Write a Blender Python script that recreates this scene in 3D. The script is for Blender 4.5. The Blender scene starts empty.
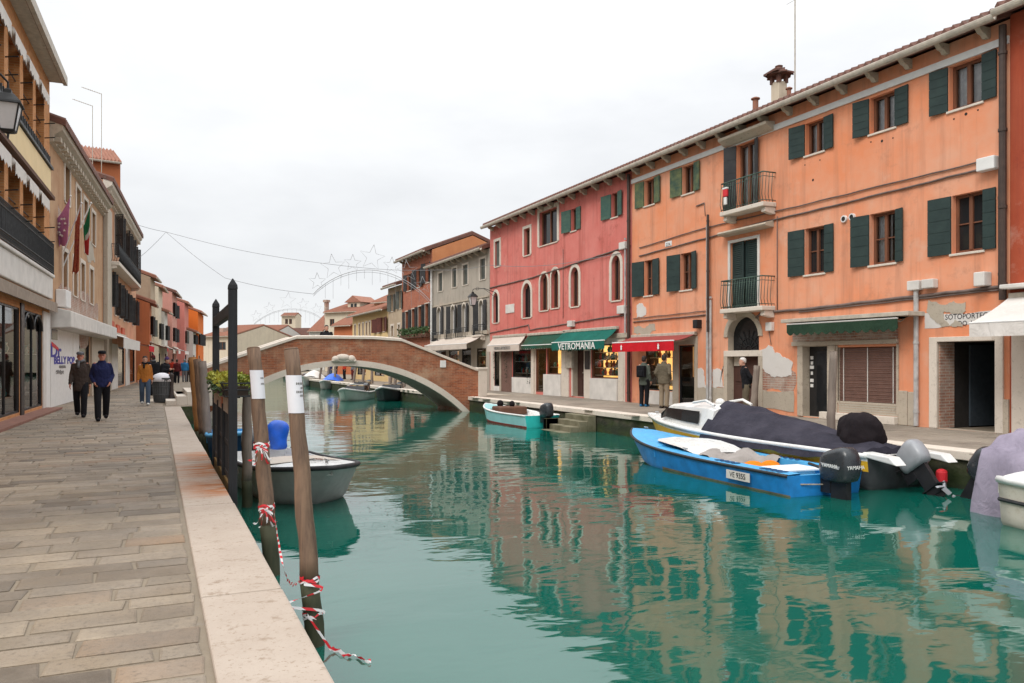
import bpy, bmesh, math, random
from mathutils import Vector, Matrix
R = math.radians
random.seed(7)
SC = bpy.context.scene
COL = SC.collection
# ------------------------------------------------------------------ camera
YAW, FPX, HOR, EYE = R(24.0), 800.0, 362.0, 1.5
CS, SN = math.cos(YAW), math.sin(YAW)
WZ = -0.65                                   # water level, quay top is 0
cam = bpy.data.objects.new('camera', bpy.data.cameras.new('camera'))
COL.objects.link(cam); SC.camera = cam
cam.location = (0, 0, EYE); cam.rotation_euler = (R(90), 0, -YAW)
cam.data.sensor_width = 36; cam.data.lens = FPX / 1024 * 36
cam.data.shift_y = (HOR - 341.5) / 1024
cam.data.clip_start = 0.1; cam.data.clip_end = 6000

def pd(px, py, d):                            # a point at depth d from the eye
    xc = (px - 512) / FPX * d
    return Vector((xc * CS + d * SN, d * CS - xc * SN, EYE + (HOR - py) / FPX * d))
def pz(px, py, z):                            # a point on the level z
    return pd(px, py, (EYE - z) * FPX / (py - HOR))
def yX(px, X):                                # Y of the column px on the plane X
    return X / math.tan(math.atan((px - 512) / FPX) + YAW)
def px_of(p):
    xc = p[0] * CS - p[1] * SN; d = p[0] * SN + p[1] * CS
    return 512 + FPX * xc / d, HOR - FPX * (p[2] - EYE) / d

# ------------------------------------------------------------------ objects
def props(o, label=None, cat=None, group=None, kind=None):
    if label: o['label'] = label
    if cat: o['category'] = cat
    if group: o['group'] = group
    if kind: o['kind'] = kind
    return o
def empty(name, label, cat, loc=(0, 0, 0), rz=0.0, group=None):
    o = bpy.data.objects.new(name, None); COL.objects.link(o)
    o.location = loc; o.rotation_euler = (0, 0, rz); o.empty_display_size = .2
    return props(o, label, cat, group)
def copy_tree(o, parent=None):
    c = o.copy(); COL.objects.link(c); c.parent = parent
    for ch in list(o.children): copy_tree(ch, c)
    return c

class MB:
    def __init__(s): s.v = []; s.f = []; s.mi = []; s.cur = 0
    def add(s, vs, fs):
        n = len(s.v); s.v += [tuple(v) for v in vs]
        s.f += [tuple(i + n for i in f) for f in fs]; s.mi += [s.cur] * len(fs)
        return s
    def quad(s, a, b, c, d): return s.add([a, b, c, d], [(0, 1, 2, 3)])
    def box(s, x0, x1, y0, y1, z0, z1):
        return s.add([(x0, y0, z0), (x1, y0, z0), (x1, y1, z0), (x0, y1, z0), (x0, y0, z1), (x1, y0, z1), (x1, y1, z1), (x0, y1, z1)],
                     [(0, 3, 2, 1), (4, 5, 6, 7), (0, 1, 5, 4), (1, 2, 6, 5), (2, 3, 7, 6), (3, 0, 4, 7)])
    def obox(s, o, ex, ey, ez):
        o, ex, ey, ez = map(Vector, (o, ex, ey, ez))
        return s.add([o, o + ex, o + ex + ey, o + ey, o + ez, o + ex + ez, o + ex + ey + ez, o + ey + ez],
                     [(0, 3, 2, 1), (4, 5, 6, 7), (0, 1, 5, 4), (1, 2, 6, 5), (2, 3, 7, 6), (3, 0, 4, 7)])
    def tube(s, pts, r, n=8, cap=True):
        pts = [Vector(p) for p in pts]
        rs = r if isinstance(r, (list, tuple)) else [r] * len(pts)
        rings = []; prev = None
        for i, p in enumerate(pts):
            t = (pts[min(i + 1, len(pts) - 1)] - pts[max(i - 1, 0)])
            t = t.normalized() if t.length > 1e-9 else Vector((0, 0, 1))
            if prev is None:
                a = t.cross(Vector((0, 0, 1)))
                if a.length < .05: a = t.cross(Vector((1, 0, 0)))
            else:
                a = prev - t * prev.dot(t)
            a.normalize(); b = t.cross(a); prev = a
            rings.append([p + (a * math.cos(2 * math.pi * k / n) + b * math.sin(2 * math.pi * k / n)) * rs[i] for k in range(n)])
        return s.rings(rings, cap)
    def rings(s, rings, cap=True, closed=True):
        n = len(rings[0]); vs = [v for r in rings for v in r]; fs = []
        for i in range(len(rings) - 1):
            for k in range(n if closed else n - 1):
                k2 = (k + 1) % n
                fs.append((i * n + k, i * n + k2, (i + 1) * n + k2, (i + 1) * n + k))
        if cap and closed:
            fs.append(tuple(range(n - 1, -1, -1))); fs.append(tuple((len(rings) - 1) * n + k for k in range(n)))
        return s.add(vs, fs)
    def grid(s, rows):
        n = len(rows[0]); vs = [v for r in rows for v in r]; fs = []
        for i in range(len(rows) - 1):
            for k in range(n - 1):
                fs.append((i * n + k, i * n + k + 1, (i + 1) * n + k + 1, (i + 1) * n + k))
        return s.add(vs, fs)
    def lathe(s, c, prof, n=16):                 # prof: (radius, z)
        return s.rings([[(c[0] + r * math.cos(2 * math.pi * k / n), c[1] + r * math.sin(2 * math.pi * k / n), c[2] + z) for k in range(n)] for r, z in prof])
    def ball(s, c, rx, ry=None, rz=None, nu=12, nv=8):
        ry = ry or rx; rz = rz or rx
        rr = []
        for j in range(nv + 1):
            a = -math.pi / 2 + math.pi * min(max(j / nv, .02), .98)
            rr.append([(c[0] + rx * math.cos(a) * math.cos(2 * math.pi * k / nu), c[1] + ry * math.cos(a) * math.sin(2 * math.pi * k / nu), c[2] + rz * math.sin(a)) for k in range(nu)])
        return s.rings(rr)
    def prism(s, poly, y0, y1):                  # poly in (x,z), extruded along y
        n = len(poly)
        vs = [(x, y0, z) for x, z in poly] + [(x, y1, z) for x, z in poly]
        fs = [tuple(range(n)), tuple(range(2 * n - 1, n - 1, -1))]
        fs += [(k, n + k, n + (k + 1) % n, (k + 1) % n) for k in range(n)]
        return s.add(vs, fs)
    def slab(s, poly, z0, z1):                   # poly in (x,y), extruded along z
        n = len(poly)
        vs = [(x, y, z0) for x, y in poly] + [(x, y, z1) for x, y in poly]
        fs = [tuple(range(n - 1, -1, -1)), tuple(range(n, 2 * n))]
        fs += [(k, (k + 1) % n, n + (k + 1) % n, n + k) for k in range(n)]
        return s.add(vs, fs)
    def build(s, name, mats, parent=None, smooth=False, bevel=0, fix=True, label=None):
        me = bpy.data.meshes.new(name); me.from_pydata(s.v, [], s.f)
        for m in (mats if isinstance(mats, (list, tuple)) else [mats]): me.materials.append(m)
        if any(s.mi): me.polygons.foreach_set('material_index', s.mi)
        me.validate()
        if fix:
            bm = bmesh.new(); bm.from_mesh(me); bmesh.ops.recalc_face_normals(bm, faces=bm.faces); bm.to_mesh(me); bm.free()
        if smooth: me.polygons.foreach_set('use_smooth', [True] * len(me.polygons))
        me.update()
        o = bpy.data.objects.new(name, me); COL.objects.link(o)
        if parent: o.parent = parent
        if bevel:
            b = o.modifiers.new('bevel', 'BEVEL'); b.width = bevel; b.segments = 2; b.limit_method = 'ANGLE'; b.angle_limit = R(40)
        if label: o['label'] = label
        return o

def text(body, size, mat, parent, loc, rot, name='lettering', ext=.004, sx=1.0, align='CENTER', bold=0.0):
    cu = bpy.data.curves.new(name, 'FONT'); cu.body = body; cu.size = size; cu.extrude = ext
    cu.align_x = align; cu.align_y = 'CENTER'; cu.resolution_u = 3; cu.offset = bold
    t = bpy.data.objects.new(name, cu); COL.objects.link(t)
    bpy.context.view_layer.update()
    me = bpy.data.meshes.new_from_object(t)
    bpy.data.objects.remove(t); bpy.data.curves.remove(cu)
    me.materials.clear(); me.materials.append(mat)
    o = bpy.data.objects.new(name, me); COL.objects.link(o); o.parent = parent
    o.location = loc; o.rotation_euler = rot; o.scale = (sx, 1, 1)
    return o

# ------------------------------------------------------------------ materials
def lin(r, g, b):
    f = lambda c: (c / 255 / 12.92) if c / 255 <= .04045 else ((c / 255 + .055) / 1.055) ** 2.4
    return (f(r), f(g), f(b))
class NT:
    def __init__(s, name):
        s.m = bpy.data.materials.new(name); s.m.use_nodes = True; s.t = s.m.node_tree; s.t.nodes.clear()
        s.out = s.n('ShaderNodeOutputMaterial'); s.b = s.n('ShaderNodeBsdfPrincipled'); s.l(s.b.outputs[0], s.out.inputs[0])
        s.tc = s.n('ShaderNodeTexCoord')
    def n(s, ty, **kw):
        x = s.t.nodes.new(ty)
        for k, v in kw.items(): setattr(x, k, v)
        return x
    def l(s, a, b): s.t.links.new(a, b)
    def mapping(s, scale, src='Object', loc=(0, 0, 0), rot=(0, 0, 0)):
        m = s.n('ShaderNodeMapping'); s.l(s.tc.outputs[src], m.inputs[0])
        m.inputs['Scale'].default_value = scale; m.inputs['Location'].default_value = loc; m.inputs['Rotation'].default_value = rot
        return m.outputs[0]
    def noise(s, scale=1.0, detail=4, vec=None, rough=.55, dist=0.0, sc3=None, loc=(0, 0, 0)):
        x = s.n('ShaderNodeTexNoise'); x.inputs['Scale'].default_value = scale; x.inputs['Detail'].default_value = detail
        x.inputs['Roughness'].default_value = rough; x.inputs['Distortion'].default_value = dist
        s.l(vec if vec is not None else s.mapping(sc3 or (1, 1, 1), loc=loc), x.inputs['Vector'])
        return x.outputs[0]
    def ramp(s, fac, stops, interp='LINEAR'):
        r = s.n('ShaderNodeValToRGB'); s.l(fac, r.inputs[0]); e = r.color_ramp.elements; r.color_ramp.interpolation = interp
        while len(e) < len(stops): e.new(.5)
        for i, (p, c) in enumerate(stops):
            e[i].position = p; e[i].color = (c, c, c, 1) if isinstance(c, (int, float)) else (*c[:3], 1)
        return r.outputs[0]
    def mix(s, fac, a, b, blend='MIX'):
        x = s.n('ShaderNodeMix', data_type='RGBA', blend_type=blend)
        for v, i in ((fac, 0), (a, 6), (b, 7)):
            if isinstance(v, (int, float)): x.inputs[i].default_value = v
            elif isinstance(v, tuple): x.inputs[i].default_value = (*v[:3], 1)
            else: s.l(v, x.inputs[i])
        return x.outputs[2]
    def math(s, op, a, b=0.0):
        x = s.n('ShaderNodeMath', operation=op)
        for v, i in ((a, 0), (b, 1)):
            if isinstance(v, (int, float)): x.inputs[i].default_value = v
            else: s.l(v, x.inputs[i])
        return x.outputs[0]
    def col(s, c):
        if isinstance(c, tuple): s.b.inputs['Base Color'].default_value = (*c[:3], 1)
        else: s.l(c, s.b.inputs['Base Color'])
    def rough(s, r):
        if isinstance(r, (int, float)): s.b.inputs['Roughness'].default_value = r
        else: s.l(r, s.b.inputs['Roughness'])
    def bump(s, h, strength=.3, dist=.02):
        b = s.n('ShaderNodeBump'); b.inputs['Strength'].default_value = strength; b.inputs['Distance'].default_value = dist
        s.l(h, b.inputs['Height']); s.l(b.outputs[0], s.b.inputs['Normal'])
def mul(c, k): return tuple(min(1, x * k) for x in c)

def plain(name, c, rough=.6, var=.18, scale=6.0, bump=.08, metal=0.0, spec=.5, sc3=None):
    t = NT(name); n = t.noise(scale, 5, sc3=sc3)
    t.col(t.mix(t.ramp(n, [(.3, 0), (.7, 1)]), mul(c, 1 - var), mul(c, 1 + var)))
    t.rough(t.ramp(t.noise(scale * 1.7, 5, loc=(7, 7, 7)), [(.3, max(0, rough - .1)), (.7, min(1, rough + .15))])); t.b.inputs['Metallic'].default_value = metal; t.b.inputs['Specular IOR Level'].default_value = spec
    if bump: t.bump(t.noise(scale * 6, 4), bump, .01)
    return t.m
def stucco(name, c, alt, stain, amt=.45, streak=.5, scale=.55, seed=0.0):
    t = NT(name); lo = (seed * 3.1, seed, seed * 1.7)
    big = t.ramp(t.noise(scale, 7, loc=lo, rough=.68), [(.36, 0), (.64, 1)])
    k = t.mix(big, c, alt)
    fine = t.ramp(t.noise(3.2, 7, loc=lo, rough=.7), [(.35, 0), (.75, 1)])
    k = t.mix(t.math('MULTIPLY', fine, .35), k, mul(c, 1.12))
    st = t.ramp(t.noise(1.0, 5, sc3=(2.6, 2.6, .16), loc=lo, rough=.65), [(.5, 0), (.78, 1)])
    k = t.mix(t.math('MULTIPLY', st, streak), k, stain)
    sp = t.ramp(t.noise(1.7, 8, loc=(lo[0] + 5, 2, 9), rough=.72), [(.57, 0), (.7, 1)])
    k = t.mix(t.math('MULTIPLY', sp, amt), k, stain)
    pale = t.ramp(t.noise(.9, 7, loc=(lo[0] + 11, 4, 1), rough=.7), [(.6, 0), (.76, 1)])
    k = t.mix(t.math('MULTIPLY', pale, .38), k, (.66, .5, .40))
    t.col(k); t.rough(.92); t.b.inputs['Specular IOR Level'].default_value = .25
    t.bump(t.math('ADD', t.noise(9, 6), t.noise(60, 3)), .25, .012)
    return t.m
def brickmat(name, c1, c2, mortar, bw=.25, bh=.068, patch=None, wear=.5, rot=False):
    t = NT(name)
    sep = t.n('ShaderNodeSeparateXYZ'); t.l(t.tc.outputs['Object'], sep.inputs[0])
    cmb = t.n('ShaderNodeCombineXYZ'); t.l(t.math('ADD', sep.outputs[0], sep.outputs[1]), cmb.inputs[0]); t.l(sep.outputs[2], cmb.inputs[1])
    b = t.n('ShaderNodeTexBrick'); t.l(cmb.outputs[0], b.inputs['Vector'])
    b.inputs['Scale'].default_value = 1; b.inputs['Brick Width'].default_value = bw; b.inputs['Row Height'].default_value = bh
    b.inputs['Mortar Size'].default_value = .008; b.inputs['Color1'].default_value = (*c1, 1); b.inputs['Color2'].default_value = (*c2, 1)
    b.inputs['Mortar'].default_value = (*mortar, 1); b.inputs['Bias'].default_value = -.1
    k = b.outputs['Color']
    k = t.mix(t.ramp(t.noise(1.1, 7, rough=.7), [(.42, 0), (.66, wear)]), k, mortar)
    if patch: k = t.mix(t.ramp(t.noise(.8, 6, loc=(9, 3, 2), rough=.7), [(.52, 0), (.64, .75)]), k, patch)
    k = t.mix(t.ramp(t.noise(3.3, 6, loc=(1, 7, 4)), [(.5, 0), (.8, .55)]), k, mul(c2, .45))
    t.col(k); t.rough(.93); t.bump(t.math('ADD', t.math('MULTIPLY', b.outputs['Fac'], -.6), t.noise(20, 4)), .5, .012)
    return t.m
def rooftile(name='roof_tile', c=(.30, .12, .075), alt=(.16, .08, .06)):
    t = NT(name); n = t.ramp(t.noise(2.5, 6, rough=.7), [(.3, 0), (.7, 1)])
    k = t.mix(n, c, alt); k = t.mix(t.ramp(t.noise(9, 4, loc=(3, 3, 3)), [(.55, 0), (.75, .5)]), k, (.2, .19, .16))
    t.col(k); t.rough(.9); t.bump(t.noise(25, 4), .3, .01); return t.m
def stone(name, c, alt, spots=(.2, .17, .14), spot=.5, rust=None, scale=1.4):
    t = NT(name); k = t.mix(t.ramp(t.noise(scale, 6, rough=.65), [(.3, 0), (.7, 1)]), c, alt)
    k = t.mix(t.ramp(t.noise(7, 7, loc=(4, 1, 3), rough=.75), [(.56, 0), (.66, spot)]), k, spots)
    k = t.mix(t.ramp(t.noise(32, 5, loc=(2, 9, 3), rough=.7), [(.58, 0), (.66, spot)]), k, spots)
    if rust:
        sp = t.n('ShaderNodeSeparateXYZ'); t.l(t.tc.outputs['Object'], sp.inputs[0])
        g = None
        for y0, w in rust:
            d = t.math('DIVIDE', t.math('SUBTRACT', sp.outputs[1], y0), w)
            e = t.math('MAXIMUM', t.math('SUBTRACT', 1.0, t.math('MULTIPLY', d, d)), 0.0)
            g = e if g is None else t.math('MAXIMUM', g, e)
        xg = t.math('MULTIPLY', t.math('MAXIMUM', t.math('MINIMUM', t.math('DIVIDE', t.math('SUBTRACT', sp.outputs[0], .1), .5), 1.0), .25), 1.0)
        nz = t.ramp(t.noise(2.6, 6, loc=(2, 6, 1), rough=.65, sc3=(.8, 3, 1)), [(.36, 0), (.6, 1)])
        f = t.math('MULTIPLY', t.math('MULTIPLY', g, nz), xg)
        k = t.mix(t.math('MINIMUM', t.math('MULTIPLY', f, 1.25), 1.0), k, (.36, .125, .03))
        f2 = t.math('MULTIPLY', t.math('MULTIPLY', g, t.ramp(t.noise(5, 5, sc3=(.6, 4, 1)), [(.55, 0), (.7, 1)])), xg)
        k = t.mix(t.math('MULTIPLY', f2, .8), k, (.10, .03, .01))
    t.col(k); t.rough(.8); t.bump(t.math('ADD', t.noise(14, 6), t.noise(70, 3)), .3, .01)
    return t.m
def paving(name, stops, mossy=.0):
    t = NT(name); g = t.n('ShaderNodeNewGeometry')
    k = t.mix(1.0, t.ramp(g.outputs['Random Per Island'], stops, 'LINEAR'), (.85, .81, .755), 'MULTIPLY')
    k = t.mix(t.ramp(t.noise(6, 7, rough=.7), [(.35, 0), (.75, .42)]), k, (.20, .155, .115))
    k = t.mix(t.ramp(t.noise(1.1, 6, loc=(5, 2, 0), rough=.65), [(.45, 0), (.7, .6)]), k, (.30, .25, .20))
    k = t.mix(t.ramp(t.noise(.45, 7, loc=(1, 8, 0), rough=.7), [(.46, 0), (.62, .62)]), k, (.13, .108, .085))
    k = t.mix(t.ramp(t.noise(26, 6, loc=(1, 2, 3), rough=.75), [(.52, 0), (.68, .65)]), k, (.10, .08, .06))
    t.col(k); t.rough(t.ramp(t.noise(3, 4), [(.3, .55), (.7, .85)])); t.bump(t.math('ADD', t.noise(10, 6), t.noise(55, 5, rough=.7)), .45, .012)
    return t.m
def wood(name, c, dark, sc3=(14, 14, 1.2), rough=.8):
    t = NT(name); k = t.mix(t.ramp(t.noise(1, 6, sc3=sc3, rough=.7), [(.3, 0), (.68, 1)]), c, dark)
    k = t.mix(t.ramp(t.noise(2.2, 5, loc=(3, 1, 5)), [(.5, 0), (.75, .5)]), k, mul(c, 1.35))
    t.col(k); t.rough(rough); t.bump(t.noise(1.5, 6, sc3=sc3, rough=.7), .5, .01); return t.m
def weathered(name, c, alt, rough=.7):
    t = NT(name); k = t.mix(t.ramp(t.noise(2.2, 7, rough=.7), [(.4, 0), (.62, 1)]), c, alt)
    t.col(k); t.rough(rough); t.bump(t.noise(30, 4), .2, .006); return t.m
def glassy(name, c=(.010, .011, .012), rough=.08):
    t = NT(name); t.col(t.mix(t.noise(1.2, 3), c, mul(c, 2.2))); t.rough(rough); t.b.inputs['Specular IOR Level'].default_value = .32; return t.m
def cloth(name, c, alt=None, scale=1.6):
    t = NT(name); alt = alt or mul(c, .72)
    t.col(t.mix(t.ramp(t.noise(scale, 5, rough=.6), [(.35, 0), (.7, 1)]), c, alt)); t.rough(.9)
    t.b.inputs['Specular IOR Level'].default_value = .2; t.bump(t.math('ADD', t.noise(4.5, 4, dist=1.2, sc3=(1, 1.6, .7)), t.math('MULTIPLY', t.noise(140, 2), .05)), .6, .05); return t.m
def lit(name, c, st, alt=None, scale=3.0):
    t = NT(name); k = t.mix(t.ramp(t.noise(scale, 5), [(.35, 0), (.65, 1)]), c, alt or mul(c, .4))
    t.col(k); t.l(k, t.b.inputs['Emission Color']); t.b.inputs['Emission Strength'].default_value = st; return t.m
def showpane(name):
    t = NT(name); tr = t.n('ShaderNodeBsdfTransparent'); gl = t.n('ShaderNodeBsdfGlossy'); gl.inputs['Roughness'].default_value = .02
    fr = t.n('ShaderNodeFresnel'); fr.inputs[0].default_value = 1.5
    mx = t.n('ShaderNodeMixShader'); t.l(fr.outputs[0], mx.inputs[0]); t.l(tr.outputs[0], mx.inputs[1]); t.l(gl.outputs[0], mx.inputs[2])
    tr.inputs[0].default_value = (.93, .95, .94, 1)
    t.t.nodes.remove(t.b); t.l(mx.outputs[0], t.out.inputs[0]); return t.m

M = {}
M['orange'] = stucco('orange_stucco', (.73, .262, .128), (.71, .36, .235), (.44, .19, .115), .5, .85, seed=1)
M['pink'] = stucco('pink_stucco', (.57, .148, .122), (.64, .225, .19), (.33, .085, .065), .6, .85, seed=2)
M['greywall'] = stucco('grey_stucco', (.42, .37, .31), (.36, .32, .27), (.24, .21, .18), .5, .6, seed=3)
M['redbrick'] = brickmat('red_brick_facade', (.42, .115, .055), (.33, .085, .045), (.40, .22, .15), wear=.3)
M['orangegable'] = stucco('orange_gable_stucco', (.56, .245, .11), (.50, .20, .09), (.4, .15, .07), .4, .4, seed=4)
M['darkred'] = stucco('dark_red_stucco', (.36, .065, .03), (.42, .10, .05), (.2, .04, .03), .6, .6, seed=5)
M['beigewall'] = stucco('beige_stucco', (.48, .38, .27), (.40, .31, .22), (.26, .19, .14), .5, .6, seed=6)
M['yellow'] = stucco('yellow_stucco', (.68, .50, .25), (.62, .45, .22), (.5, .37, .2), .3, .3, seed=7)
M['ochre'] = stucco('ochre_stucco', (.50, .33, .20), (.40, .22, .12), (.27, .115, .055), .85, .8, seed=8)
M['peach'] = stucco('peach_stucco', (.60, .34, .21), (.52, .27, .16), (.34, .17, .11), .7, .7, seed=9)
M['cream'] = stucco('cream_stucco', (.60, .52, .40), (.53, .46, .36), (.38, .31, .24), .4, .5, seed=10)
M['rose'] = stucco('rose_stucco', (.58, .22, .18), (.52, .19, .16), (.4, .18, .15), .4, .5, seed=11)
M['vivid'] = stucco('vivid_orange_stucco', (.68, .17, .03), (.62, .15, .03), (.5, .15, .05), .3, .3, seed=12)
M['terra'] = stucco('terracotta_stucco', (.48, .16, .07), (.42, .14, .06), (.3, .11, .06), .5, .5, seed=13)
M['pale'] = stucco('pale_stucco', (.60, .57, .52), (.54, .51, .47), (.42, .39, .36), .3, .4, seed=14)
M['obrick'] = brickmat('orange_brick', (.56, .235, .08), (.46, .17, .055), (.52, .30, .14), wear=.25)
M['bridgebrick'] = brickmat('bridge_brick', (.40, .115, .045), (.21, .055, .027), (.36, .21, .13), patch=(.46, .31, .20), wear=.6)
M['oldbrick'] = brickmat('old_brick', (.36, .16, .10), (.28, .13, .09), (.45, .40, .34), patch=(.5, .45, .38), wear=.8)
M['tile'] = rooftile('roof_tile', (.19, .080, .055), (.095, .05, .04))
M['tile2'] = rooftile('bright_roof_tile', (.35, .15, .095), (.24, .11, .075))
M['istria'] = stone('istrian_stone', (.68, .605, .52), (.60, .53, .45), (.36, .31, .25), .5)
M['istria_dirty'] = stone('weathered_stone', (.50, .43, .34), (.41, .345, .27), (.22, .18, .14), .65)
M['kerbstone'] = stone('kerb_stone', (.36, .292, .235), (.43, .362, .30), (.25, .185, .13), .85, rust=[(10.2, .9), (11.9, 1.0), (13.6, .8)])
M['gutter'] = plain('gutter_metal', (.46, .41, .34), .55, .2)
M['darkpipe'] = plain('dark_pipe', (.05, .03, .022), .5, .3)
M['greypipe'] = plain('grey_pipe', (.42, .41, .40), .5, .25)
M['cable'] = plain('cable_grey', (.15, .11, .095), .7, .25)
M['shutter'] = weathered('green_black_shutter', (.010, .026, .024), (.018, .038, .034))
M['shutter_green'] = weathered('faded_green_shutter', (.025, .065, .045), (.13, .15, .06))
M['shutter_teal'] = weathered('teal_shutter', (.03, .085, .07), (.06, .12, .085))
M['shutter_dark'] = weathered('black_shutter', (.018, .018, .02), (.035, .034, .034))
M['shutter_red'] = weathered('maroon_shutter', (.085, .02, .014), (.12, .03, .02))
M['shutter_grey'] = weathered('grey_green_shutter', (.075, .082, .07), (.11, .115, .1))
M['frame'] = wood('brown_window_frame', (.20, .075, .035), (.12, .045, .022))
M['darkframe'] = plain('black_metal_frame', (.015, .015, .016), .4, .2)
M['glass'] = glassy('window_glass')
M['curtain'] = cloth('lace_curtain', (.60, .60, .62), (.42, .42, .45), 9)
M['white'] = plain('white_paint', (.72, .71, .69), .55, .06)
M['offwhite'] = plain('off_white_plaster', (.62, .59, .55), .8, .12, 2.5)
M['iron'] = plain('black_iron', (.014, .015, .016), .5, .3)
M['greeniron'] = plain('green_iron_railing', (.045, .085, .065), .55, .45)
M['door'] = wood('brown_door', (.075, .028, .018), (.05, .02, .014))
M['plaster_white'] = stone('white_plaster_patch', (.66, .63, .60), (.6, .57, .53), (.5, .45, .4), .3)
M['plaster_grey'] = stone('grey_plaster_patch', (.46, .40, .32), (.38, .33, .26), (.24, .2, .16), .55)
M['black'] = plain('black_plastic', (.012, .012, .014), .45, .2)
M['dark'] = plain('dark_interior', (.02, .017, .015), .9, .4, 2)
M['pane'] = showpane('shop_glass')
M['gold'] = lit('warm_shop_light', (1.0, .60, .2), 1.15, (.85, .42, .10), 2.2)
M['gold_dim'] = lit('dim_shop_light', (.8, .42, .16), .38, (.5, .22, .08), 2.0)
def sheet(x0, x1, y, z0, z1): return MB().quad((x0, y, z0), (x1, y, z0), (x1, y, z1), (x0, y, z1))
# ------------------------------------------------------------------ facades: local x along the wall (left to right), y into the house, z up
class Fac:
    def __init__(s, name, label, A, B, H, wall, depth=8.0, group=None, cat='building'):
        A, B = Vector((A[0], A[1])), Vector((B[0], B[1]))
        s.A = A; s.u = (B - A).normalized(); s.W = (B - A).length; s.n = Vector((-s.u.y, s.u.x)); s.H = H; s.depth = depth
        s.root = empty(name, label, cat, (A.x, A.y, 0), math.atan2(s.u.y, s.u.x), group)
        s.wall = wall; s.ops = []
    def P(s, px, py, off=0.0):
        xc = (px - 512) / FPX; d = Vector((xc * CS + SN, CS - xc * SN)); o = s.A + s.n * off
        # origin + t*d = o + x*u
        t = (o.x * s.n.x + o.y * s.n.y) / (d.x * s.n.x + d.y * s.n.y)
        p = d * t - o
        return p.dot(s.u), EYE + (HOR - py) / FPX * t
    def X(s, px, off=0.0): return s.P(px, HOR, off)[0]
    def Z(s, px, py, off=0.0): return s.P(px, py, off)[1]
    def rect(s, px0, px1, yt, yb, off=0.0):
        return (s.X(px0, off), s.X(px1, off), s.Z(px0, yb, off), s.Z(px0, yt, off))
    def world(s, x, y, z):
        p = s.A + s.u * x + s.n * y
        return Vector((p.x, p.y, z))
    def open(s, r, arch=False, depth=.2, rev=0): s.ops.append((*r, arch, depth, rev))
    def finish(s, pitch=.36, eave=.45, tile='tile', ridge=None, gutter=True, corbels=0, frieze=False, roof_d=None, gablemat=None, corr=True, z0=-.05):
        W, H, D = s.W, s.H, s.depth; e = .004; mb = MB()
        xs = sorted({e, W - e} | {min(max(v, e), W - e) for o in s.ops for v in o[:2]})
        zs = sorted({z0, H} | {min(max(v, z0), H) for o in s.ops for v in o[2:4]})
        for i in range(len(xs) - 1):
            for j in range(len(zs) - 1):
                cx, cz = (xs[i] + xs[i + 1]) / 2, (zs[j] + zs[j + 1]) / 2
                if any(o[0] < cx < o[1] and o[2] < cz < o[3] for o in s.ops): continue
                mb.quad((xs[i], 0, zs[j]), (xs[i + 1], 0, zs[j]), (xs[i + 1], 0, zs[j + 1]), (xs[i], 0, zs[j + 1]))
        for x0, x1, a, b, arch, d, rev in s.ops:
            mb.cur = rev
            mb.quad((x0, 0, a), (x0, d, a), (x0, d, b), (x0, 0, b)); mb.quad((x1, 0, a), (x1, 0, b), (x1, d, b), (x1, d, a))
            mb.quad((x0, 0, a), (x1, 0, a), (x1, d, a), (x0, d, a))
            if arch:
                rx = (x1 - x0) / 2; rz = min(rx * (1.12 if arch is True else arch), (b - a) * .5); c = (x0 + x1) / 2; pts = []
                for k in range(13):
                    t = math.pi - math.pi * k / 12; pts.append((c + rx * math.cos(t), b - rz + rz * math.sin(t)))
                for k in range(12):
                    (xa, za), (xb, zb) = pts[k], pts[k + 1]
                    mb.quad((xa, 0, za), (xb, 0, zb), (xb, 0, b), (xa, 0, b)); mb.quad((xa, 0, za), (xa, d, za), (xb, d, zb), (xb, 0, zb))
            else:
                mb.quad((x0, 0, b), (x0, d, b), (x1, d, b), (x1, 0, b))
        mb.cur = 0
        rd = roof_d or D / 2; rz_ = H + rd * pitch
        mb.add([(e, 0, z0), (e, D, z0), (e, D, H), (e, rd, rz_), (e, 0, H)], [(0, 1, 2, 3, 4)])
        mb.add([(W - e, 0, z0), (W - e, D, z0), (W - e, D, H), (W - e, rd, rz_), (W - e, 0, H)], [(0, 1, 2, 3, 4)])
        mb.quad((e, D, z0), (W - e, D, z0), (W - e, D, H), (e, D, H))
        w = mb.build('wall', [M[s.wall] if isinstance(s.wall, str) else s.wall, M['dark'], M['istria_dirty'], M['oldbrick']], s.root, fix=False)
        # roof: corrugated front slope and a plain back slope
        mb = MB(); t0 = .20; n = max(2, int(W / .21)) if corr else 1; rows = []
        def prof(y):
            return H + .06 + (y if y < rd else 2 * rd - y) * pitch
        seg = n * 4 if corr else 1
        ys = [-eave, rd, 2 * rd + .15]
        for y in ys:
            row = []
            for k in range(seg + 1):
                x = -.02 + (W + .04) * k / seg
                row.append((x, y, prof(y) + t0 + (.075 * math.sin(2 * math.pi * k / 4) if corr else 0)))
            rows.append(row)
        top = rows; bot = [[(p[0], p[1], prof(p[1])) for p in r] for r in rows]
        mb.grid(top); mb.grid([list(reversed(r)) for r in bot])
        mb.grid([bot[0], top[0]]); mb.grid([top[-1], bot[-1]])
        for k in (0, -1): mb.grid([[r[k] for r in bot], [r[k] for r in top]])
        s.roof = mb.build('roof', M[tile], s.root, fix=False)
        if gutter:
            g = MB(); zc = prof(-eave) + .03; pts = []
            ring = []
            for k in range(9):
                a = math.pi + math.pi * k / 8; ring.append((-eave - .07 + .085 * math.cos(a), zc + .06 + .12 * math.sin(a)))
            ring += [(p[0] * 1.0 + .012 * (1 if p[0] < -eave - .07 else -1), p[1] + .015) for p in reversed(ring)]
            g.rings([[(x, y, z) for y, z in ring] for x in (-.01, W + .01)])
            g.build('gutter', M['gutter'], s.roof)
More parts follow.
